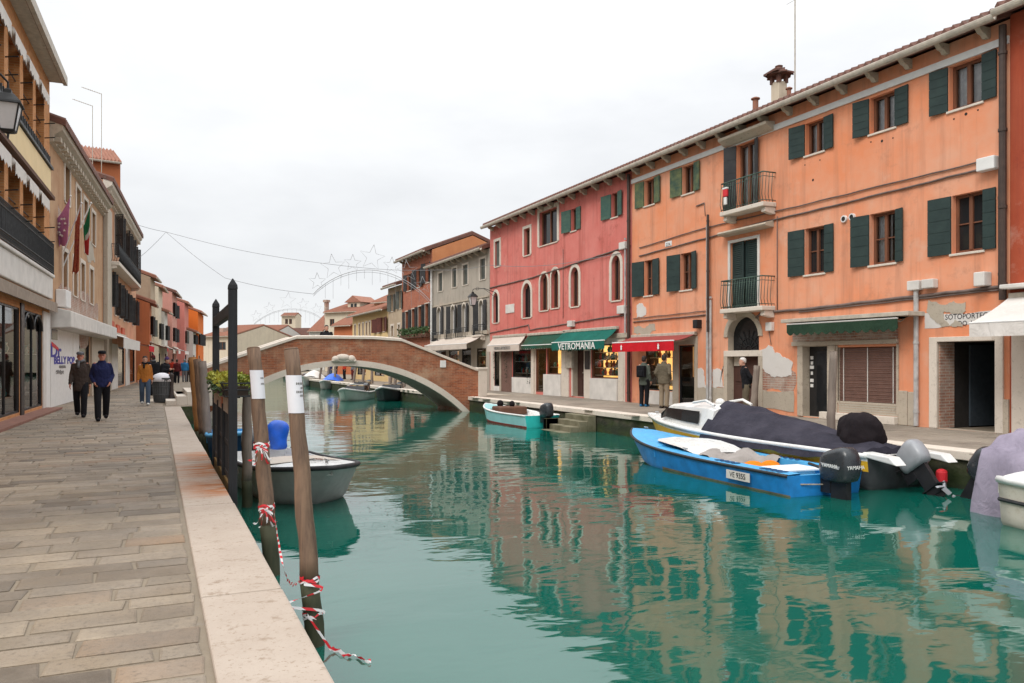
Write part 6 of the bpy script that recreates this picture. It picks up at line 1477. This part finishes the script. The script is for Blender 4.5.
m = MB(); p0_ = gp(.06, 1.09, -.06); m.box(p0_.x, p0_.x + .26, gp(.06, 0).y, gp(.94, 0).y, 1.07, 1.20); m.build('planter_box', plain('dark_planter', (.05, .035, .025), .9), pb)
fl = empty('planter_flowers', 'bushy yellow-green plants growing in the planter on the landing gate', 'plant', (.86, 11.8, 0))
leaves(1700, (gp(0, 0).x - .1, gp(0, 0).x + .30, gp(.06, 0).y, gp(.95, 0).y, 1.16, 1.33), .06, random.Random(8)).build('foliage', M['leaf_yellow'], fl, fix=False)
leaves(420, (gp(0, 0).x - .13, gp(0, 0).x + .3, gp(.08, 0).y, gp(.93, 0).y, 1.06, 1.24), .06, random.Random(9), up=-.3).build('trailing_foliage', M['leaf'], fl, fix=False)
rn = random.Random(12); m = MB()
for k in range(260):
    px, py = rn.gauss(415, 32), rn.gauss(507, 9); q = pz(px, max(480, py), WZ); a = rn.random() * 6.28; s_ = rn.uniform(.008, .028)
    m.quad((q.x, q.y, WZ + .004), (q.x + s_ * math.cos(a), q.y + s_ * math.sin(a), WZ + .006), (q.x + s_ * 1.6 * math.cos(a + .5), q.y + s_ * 1.6 * math.sin(a + .5), WZ + .004), (q.x + s_ * .8 * math.cos(a + 1.1), q.y + s_ * .8 * math.sin(a + 1.1), WZ + .005))
props(m.build('floating_weed', plain('floating_weed', (.06, .07, .04), .8, .4), fix=False), 'thin scatter of small floating weed scraps on the canal surface', 'weed', None, 'stuff')
# ------------------------------------------------------------------ street things
p = pz(162, 402.5, 0); b = empty('litter_bin', 'dark grey round litter bin with a pale liner at the end of the left kerb', 'bin', (p.x, p.y, 0))
m = MB(); m.lathe((0, 0, 0), [(.26, .02), (.30, .3), (.33, .85), (.35, .86), (.35, .92), (.31, .92), (.31, .8), (.02, .78)], 24)
for k in range(24):
    a = 2 * math.pi * k / 24; m.tube([(.275 * math.cos(a), .275 * math.sin(a), .05), (.34 * math.cos(a), .34 * math.sin(a), .84)], .014, 5)
for z, r_ in ((.3, .315), (.6, .335)): m.tube([(r_ * math.cos(2 * math.pi * k / 24), r_ * math.sin(2 * math.pi * k / 24), z) for k in range(25)], .012, 5)
m.build('body', plain('bin_grey', (.06, .062, .065), .5), b, smooth=False)
m = MB(); m.rings([[(.33 * r_ * math.cos(a) * (1 + .1 * math.sin(4 * a + z * 20)), .33 * r_ * math.sin(a) * (1 + .1 * math.cos(3 * a)), .88 + z) for a in [2 * math.pi * k / 18 for k in range(18)]] for r_, z in ((1.08, -.1), (1.05, .06), (.7, .16), (.3, .22), (.05, .2))]); m.build('liner', M['paper'], b, smooth=True)
p = pz(171.5, 402.5, 0); b = empty('bollard', 'dark iron bollard with a flared foot beside the litter bin', 'bollard', (p.x, p.y, 0))
m = MB(); m.lathe((0, 0, 0), [(.15, 0), (.14, .1), (.09, .3), (.07, .5), (.07, .95), (.09, 1.0), (.07, 1.06), (.02, 1.1)], 16); m.build('post', plain('brown_black_iron', (.035, .024, .02), .6), b, smooth=True)
# wires and star arches over the canal
M['wire'] = plain('wire', (.22, .22, .23), .6, .1); M['star'] = plain('star_frame', (.36, .36, .37), .5, .1)
def star_arch(label, dpt, pts_px, apex, stars, rr_, name='star_arch'):
    A, B = pd(*pts_px[0], dpt), pd(*pts_px[1], dpt); C = pd(*apex, dpt); o = empty(name, label, 'decoration', A); m = MB(); n = 30
    rx = (B - A) / 2; mid = (A + B) / 2; hgt = C.z - mid.z; arc = []
    for k in range(n + 1):
        t_ = k / n; arc.append(mid - A + rx * (2 * t_ - 1) + Vector((0, 0, hgt * (1 - (2 * t_ - 1) ** 2) ** .9)))
    m.tube(arc, rr_ * 1.6, 6); m.tube([q + Vector((0, .06, -.12)) for q in arc], rr_, 5); m.build('arch', M['star'], o)
    u_ = rx.normalized()
    for (t_, sz_) in stars:
        q = arc[int(t_ * n)] + Vector((0, 0, sz_ * .95)); m = MB(); v = [q + u_ * (r_ * math.cos(R(90 + 36 * j + 8 * math.sin(t_ * 9)))) + Vector((0, 0, r_ * math.sin(R(90 + 36 * j + 8 * math.sin(t_ * 9))))) for j, r_ in enumerate([sz_, sz_ * .42] * 5)]
        m.tube(v + [v[0]], rr_, 5); m.build('star', M['star'], o)
    m = MB(); rn = random.Random(int(dpt))
    for k in range(3, n - 2, 2):
        q = arc[k]; m.tube([q, q - Vector((0, 0, rn.uniform(.5, 1.9) * hgt * .6))], rr_ * .55, 4)
    m.build('light_strand', M['wire'], o); return A, B
A, B = star_arch('wire arch of star shaped Christmas lights hung over the canal near the red brick house', 45.0, ((313.5, 294), (431, 302)), (367, 270), ((.04, .5), (.19, .72), (.36, .5), (.52, .74), (.68, .5), (.83, .62), (.95, .5)), .012)
def wire(label, pts, r=.012):
    pts = [Vector(p) for p in pts]; o = empty('overhead_wire', label, 'wire', pts[0]); q = []
    for a, b in zip(pts[:-1], pts[1:]):
        n = 14; L_ = (b - a).length
        q += [a.lerp(b, k / n) - pts[0] - Vector((0, 0, L_ * .02 * math.sin(math.pi * k / n))) for k in range(n)]
    q.append(pts[-1] - pts[0]); MB().tube(q, r, 5).build('strand', M['wire'], o)
k1 = pd(166, 232, 48)
wire('upper wire from the peach house across to the pink house', [pd(138, 225, 47), k1, pd(345, 266, 45), pd(440, 270, 46), pd(488, 265, 42), PINK.world(PINK.X(622), -.05, PINK.Z(622, 253))])
wire('lower wire from the peach house to the left end of the star arch', [pd(139, 258, 46), k1, pd(225, 278, 47), A])
star_arch('smaller far arch of star lights above the bell tower', 92.0, ((254, 324), (321, 318)), (290, 309), ((.05, .7), (.25, .7), (.5, 1.0), (.75, .7), (.95, .7)), .014)
# ------------------------------------------------------------------ people
M['skin'] = plain('skin', (.50, .27, .19), .6, .1); M['skin_red'] = plain('ruddy_skin', (.48, .20, .14), .6, .15)
def cl(name, c): return cloth(name, c)
CLO = {k: cl(k + '_cloth', c) for k, c in dict(brown=(.055, .040, .034), navy=(.018, .022, .075), black=(.012, .012, .015), rust=(.42, .15, .03), denim=(.07, .10, .15), olive=(.14, .115, .08), khaki=(.30, .235, .165), sage=(.10, .115, .095), red=(.45, .04, .02), blue=(.03, .17, .36), grey=(.16, .16, .17), white=(.6, .6, .58), maroon=(.11, .018, .02), purple=(.09, .05, .15)).items()}
HAIR = {k: plain(k + '_hair', c, .7, .25, 30) for k, c in dict(dark=(.02, .013, .01), white=(.62, .60, .57), grey=(.2, .19, .18), brown=(.06, .033, .02)).items()}
def capsule(m, p0, p1, r0, r1, n=10, sq=1.0):
    p0, p1 = Vector(p0), Vector(p1); d = p1 - p0; L = max(d.length, 1e-4); u = d / L; pts = []; rs = []
    for k in (-.95, -.7, -.35): pts.append(p0 + u * r0 * k); rs.append(r0 * math.sqrt(1 - k * k))
    pts.append(p0); rs.append(r0); pts.append(p1); rs.append(r1)
    for k in (.35, .7, .95): pts.append(p1 + u * r1 * k); rs.append(r1 * math.sqrt(1 - k * k))
    return m.tube(pts, rs, n)
def loft(m, secs, n=16):                                   # (z, rx, ry, x, y)
    return m.rings([[(x + rx * math.cos(2 * math.pi * k / n), y + ry * math.sin(2 * math.pi * k / n), z) for k in range(n)] for z, rx, ry, x, y in secs])
def fuse(m, name, mat, par, vox, sm=3):
    o = m.build(name, mat, par, smooth=True, fix=True)
    r = o.modifiers.new('fuse', 'REMESH'); r.mode = 'VOXEL'; r.voxel_size = vox; r.use_smooth_shade = True
    if sm: s = o.modifiers.new('soft', 'SMOOTH'); s.iterations = sm; s.factor = .5
    return o
def person(label, pos, face, h=1.72, jacket='black', trousers='black', shoes='black', hair='dark', hat=None, step=.0, arms=('down', 'down'), long=.0, detail=True, lean=0.0, skin='skin', scarf=None, pack=None, turn=0.0, bulk=1.0, group='people along the canal'):
    s = h / 1.75; o = empty('person', label, 'person', pos, R(face - 90), group); o.scale = (s, s, s)
    # local: looks along +y, x to its right
    hip = [(-.09, 0, .92), (.09, 0, .92)]; st = (step, -step); knee = []; ank = []
    for i, sd in enumerate((-1, 1)):
        f = st[i]; knee.append((sd * .10, f * .55 + .03, .50)); ank.append((sd * .095, f * 1.0 - (.05 if f < 0 else 0), .09 + (.05 if f < -.05 else 0)))
    ch = Vector((0, .02 + lean * .35, 1.30)); nk = Vector((0, .0 + lean * .55, 1.49)); hd = Vector((0, .03 + lean * .75, 1.635))
    sh = [Vector((sd * .160 * bulk, lean * .48, 1.42)) for sd in (-1, 1)]; el = []; wr = []
    for i, sd in enumerate((-1, 1)):
        a = arms[i]; b = sh[i]
        if a == 'down': e, w_ = b + Vector((sd * .05, -.03 + (-st[i]) * .25, -.28)), b + Vector((sd * .065, .06 + (-st[i]) * .5, -.53))
        elif a == 'pocket': e, w_ = b + Vector((sd * .075, -.09, -.28)), b + Vector((sd * .01, .07, -.46))
        elif a == 'back': e, w_ = b + Vector((sd * .09, -.14, -.27)), b + Vector((-sd * .10, -.17, -.44))
        elif a == 'fore': e, w_ = b + Vector((sd * .06, .02, -.28)), b + Vector((-sd * .06, .26, -.22))
        elif a == 'out': e, w_ = b + Vector((sd * .14, -.02, -.26)), b + Vector((sd * .16, .08, -.48))
        el.append(e); wr.append(w_)
    m = MB()
    loft(m, [(hd.z - .125, .045, .055, hd.x, hd.y + .03), (hd.z - .10, .058, .075, hd.x, hd.y + .02), (hd.z - .05, .068, .09, hd.x, hd.y + .008), (hd.z, .075, .097, hd.x, hd.y), (hd.z + .05, .075, .097, hd.x, hd.y - .004), (hd.z + .09, .062, .08, hd.x, hd.y - .006), (hd.z + .118, .03, .04, hd.x, hd.y - .006)])
    capsule(m, hd + Vector((0, .092, -.005)), hd + Vector((0, .108, -.035)), .010, .016, 8)                       # nose
    for sd in (-1, 1): m.ball(hd + Vector((sd * .078, -.005, -.015)), .012, .022, .032, 8, 6)                    # ears
    capsule(m, hd + Vector((-.03, .088, .028)), hd + Vector((.03, .088, .028)), .014, .014, 8); capsule(m, hd + Vector((-.018, .088, -.07)), hd + Vector((.018, .088, -.07)), .011, .011, 8)
    capsule(m, nk - Vector((0, 0, .08)), hd - Vector((0, .01, .06)), .062, .055)
    loft(m, [(.86, .12, .09, 0, 0), (.95, .15, .10, 0, 0), (1.08, .13, .09, 0, lean * .15), (1.28, .16, .10, ch.x, ch.y - .01), (1.42, .14, .08, nk.x, nk.y), (1.47, .06, .06, nk.x, nk.y)])
    for i, sd in enumerate((-1, 1)):
        capsule(m, sh[i], el[i], .048, .04); capsule(m, el[i], wr[i], .04, .028); capsule(m, hip[i], knee[i], .075, .055); capsule(m, knee[i], ank[i], .055, .04); capsule(m, ank[i], Vector(ank[i]) + Vector((0, .07, -.04)), .038, .03)
        dr = (wr[i] - el[i]).normalized(); side = Vector((0, 1, 0)) if abs(dr.y) < .7 else Vector((0, 0, 1)); fw = (side - dr * side.dot(dr)).normalized(); pn_ = dr.cross(fw)
        capsule(m, wr[i] + dr * .02 - fw * .018, wr[i] + dr * .075 - fw * .02, .022, .022, 8); capsule(m, wr[i] + dr * .02 + fw * .018, wr[i] + dr * .075 + fw * .02, .022, .022, 8)
        for j, fl_ in enumerate((.055, .068, .072, .06)):
            b0 = wr[i] + dr * .085 + fw * (-.033 + .022 * j); b1 = b0 + dr * fl_ * .55 - pn_ * .008 * sd; b2 = b1 + dr * fl_ * .4 - pn_ * .022 * sd; capsule(m, b0, b1, .0095, .009, 7); capsule(m, b1, b2, .009, .008, 7)
        t0 = wr[i] + dr * .03 + fw * .035; t1 = t0 + dr * .03 + fw * .03; capsule(m, t0, t1, .012, .011, 7); capsule(m, t1, t1 + dr * .035 + fw * .005, .011, .009, 7)
    fuse(m, 'body', M[skin], o, .0085 if detail else .018, 2)
    # trousers
    m = MB(); loft(m, [(.80, .13, .105, 0, 0), (.9, .155, .12, 0, 0), (1.0, .15, .115, 0, 0)])
    for i in range(2): capsule(m, Vector(hip[i]) - Vector((0, 0, .02)), knee[i], .108, .084); capsule(m, knee[i], Vector(ank[i]) + Vector((0, -.005, .0)), .084, .074)
    fuse(m, 'trousers', CLO[trousers], o, .02 if not detail else .013)
    # jacket
    b = .86 - long; m = MB()
    loft(m, [(b, .175 * bulk, .125 * bulk, 0, .0), (b + .04, .18 * bulk, .13 * bulk, 0, .0), (1.0, .188 * bulk, .128 * bulk, 0, lean * .05), (1.12, .19 * bulk, .125 * bulk, 0, lean * .18 + .005), (1.28, .198 * bulk, .135 * bulk, ch.x, ch.y - .01), (1.38, .188 * bulk, .118 * bulk, nk.x, nk.y - .01), (1.46, .10, .09, nk.x, nk.y - .005), (1.52, .078, .078, nk.x, nk.y)])
    for i in range(2): capsule(m, sh[i] - Vector((.0, 0, .02)), el[i], .062 * bulk, .056 * bulk); capsule(m, el[i], wr[i] + (el[i] - wr[i]).normalized() * .02, .058 * bulk, .048 * bulk)
    j = fuse(m, 'jacket', CLO[jacket], o, .02 if not detail else .013)
    if detail:
        q = j.modifiers.new('folds', 'DISPLACE'); tx = bpy.data.textures.get('folds') or bpy.data.textures.new('folds', 'CLOUDS'); tx.noise_scale = .065; q.texture = tx; q.strength = .022; q.mid_level = .5
    # shoes
    m = MB()
    for i in range(2):
        a = Vector(ank[i]); tip = -.02 if st[i] < -.05 else 0; z = a.z - .05
        loft_pts = [[(a.x + rx * math.cos(t_), a.y + y0 + .0, max(.0, z + rz * math.sin(t_) * 1.0 + tip * y0 * 3) if st[i] >= -.05 else z + rz * math.sin(t_) + tip * 2 * y0) for t_ in [2 * math.pi * k / 10 for k in range(10)]] for y0, rx, rz in ((-.085, .02, .03), (-.07, .042, .05), (0, .05, .062), (.08, .052, .045), (.15, .045, .035), (.185, .02, .02))]
        m.rings(loft_pts)
    m.build('shoes', CLO[shoes], o, smooth=True)
    # head covering, hair and eyes
    if hat:
        m = MB()
        if hat[0] == 'flat':
            loft(m, [(hd.z + .045, .088, .112, hd.x, hd.y + .0), (hd.z + .075, .095, .125, hd.x, hd.y + .01), (hd.z + .11, .088, .115, hd.x, hd.y + .005), (hd.z + .13, .05, .07, hd.x, hd.y)]); m.slab([(hd.x - .07, hd.y + .08), (hd.x + .07, hd.y + .08), (hd.x + .055, hd.y + .165), (hd.x, hd.y + .18), (hd.x - .055, hd.y + .165)], hd.z + .045, hd.z + .062)
        else: loft(m, [(hd.z + .0, .082, .106, hd.x, hd.y - .012), (hd.z + .05, .088, .112, hd.x, hd.y - .005), (hd.z + .1, .076, .096, hd.x, hd.y - .005), (hd.z + .14, .03, .04, hd.x, hd.y)]); m.ball((hd.x, hd.y, hd.z + .15), .025)
        m.build('hat', CLO[hat[1]], o, smooth=True)
    m = MB(); z0 = hd.z - (.07 if hair != 'white' else .04)
    loft(m, [(z0, .06, .05, hd.x, hd.y - .055), (z0 + .05, .08, .07, hd.x, hd.y - .045), (hd.z + .03, .083, .085, hd.x, hd.y - .027)] + ([] if hat else [(hd.z + .07, .083, .1, hd.x, hd.y - .012), (hd.z + .105, .068, .085, hd.x, hd.y - .008), (hd.z + .13, .03, .04, hd.x, hd.y - .01)])); m.build('hair', HAIR[hair], o, smooth=True)
    if detail:
        m = MB()
        for sd in (-1, 1): m.ball(hd + Vector((sd * .032, .086, .008)), .013, .009, .007, 8, 6)
        m.build('eyes', M['black'], o, smooth=True); m = MB(); m.ball(hd + Vector((0, .095, -.07)), .022, .006, .005, 8, 6); m.build('mouth', plain('lips', (.3, .1, .08), .6), o, smooth=True)
    if scarf:
        m = MB(); m.tube([(nk.x + .085 * math.cos(t_), nk.y + .01 + .085 * math.sin(t_), nk.z + .02 + .01 * math.sin(3 * t_)) for t_ in [2 * math.pi * k / 16 for k in range(17)]], .038, 8); m.tube([(nk.x + .03, nk.y + .12, nk.z), (nk.x + .04, nk.y + .15, nk.z - .16)], .035, 8); m.build('scarf', CLO[scarf], o, smooth=True)
    if pack:
        m = MB(); m.box(-.15, .15, -.30, -.11, 1.02, 1.42); m.box(-.11, .11, -.35, -.301, 1.06, 1.25); m.build('backpack', CLO[pack], o, bevel=.05)
    return o
def gnd(px, py): p = pz(px, py, 0); return (p.x, p.y, 0)
person('man in a brown coat and grey cap walking towards the camera on the left quay', gnd(80.5, 417), 268, 1.77, 'brown', 'black', 'black', 'grey', ('flat', 'grey'), step=.17, arms=('down', 'down'), long=.16, skin='skin_red', scarf='grey', bulk=1.02)
person('man in a navy padded jacket and dark cap walking beside the brown coat', gnd(102, 420.5), 275, 1.78, 'navy', 'black', 'black', 'dark', ('flat', 'black'), step=-.22, arms=('pocket', 'pocket'), long=.02, skin='skin_red', bulk=1.02)
person('woman in a rust orange jacket, jeans and white trainers near the bin', gnd(145, 405), 272, 1.70, 'rust', 'denim', 'white', 'dark', None, step=.12, arms=('down', 'down'), long=.04, scarf='black', bulk=1.0)
def gd(px, d): p = pd(px, HOR, d); return (p.x, p.y, 0)
person('person in a black padded coat and dark red hat behind the litter bin', gd(153.5, 36), 120, 1.80, 'black', 'black', 'black', 'dark', ('knit', 'maroon'), bulk=1.35, arms=('pocket', 'fore'), detail=False, scarf='grey')
person('person in a dark coat and purple hat leaning towards the bollard', gd(163, 34.5), 330, 1.70, 'black', 'black', 'black', 'dark', ('knit', 'purple'), bulk=1.4, arms=('fore', 'fore'), detail=False, lean=.22)
person('person in a bright red jacket further down the left quay', gd(172.5, 58), 90, 1.72, 'red', 'black', 'black', 'dark', None, detail=False, bulk=1.15)
person('person in dark maroon standing right beside the red jacket', gd(177, 57), 80, 1.68, 'maroon', 'black', 'black', 'dark', None, detail=False, bulk=1.15)
person('person in a bright blue jacket near the foot of the bridge', gd(184.5, 60), 95, 1.72, 'blue', 'grey', 'black', 'grey', None, detail=False, bulk=1.2)
person('person in black right beside the blue jacket near the bridge', gd(188.8, 60.5), 100, 1.66, 'black', 'brown', 'black', 'dark', None, detail=False, bulk=1.1)
q = pd(326.5, HOR, 34.0); person('dark dressed person looking over the parapet at the top of the bridge', (q.x, q.y, 1.36), 265, 1.70, 'black', 'black', 'black', 'dark', None, detail=False, bulk=1.25)
person('shopper in a grey-green coat with a black backpack under the red awning', gnd(644, 406.5), 30, 1.70, 'sage', 'black', 'blue', 'dark', None, arms=('fore', 'down'), long=.12, pack='black')
p = gnd(652.5, 403.5); person('shopper in black between the two others under the red awning', p, 40, 1.60, 'black', 'black', 'black', 'dark', None, arms=('fore', 'fore'), long=.15, detail=False)
person('man in an olive brown jacket and khaki trousers facing the red shop', gnd(664, 408.2), 25, 1.74, 'olive', 'khaki', 'brown', 'dark', None, arms=('pocket', 'pocket'), long=.06, bulk=1.15)
q = (15.55, yX(746.5, 15.55), 0); person('white haired man in a black coat with hands behind him at the brown door', q, 150, 1.62, 'black', 'olive', 'black', 'white', None, arms=('back', 'back'), long=.06, lean=.12, bulk=1.05)
for px, d_, jk, tr_, lb in ((344.5, 70, 'red', 'black', 'person in red on the far quay seen through the arch'), (331, 74, 'navy', 'denim', 'person in navy on the far quay seen through the arch'), (353, 67, 'grey', 'maroon', 'person in grey with maroon trousers seen through the arch'), (336, 72, 'black', 'navy', 'person in black beside the navy one seen through the arch')):
    q = pd(px, HOR, d_); person(lb, (max(q.x, 13.2), q.y, 0), 200, 1.7, jk, tr_, 'black', 'dark', None, detail=False, group='people on the far quay through the arch')
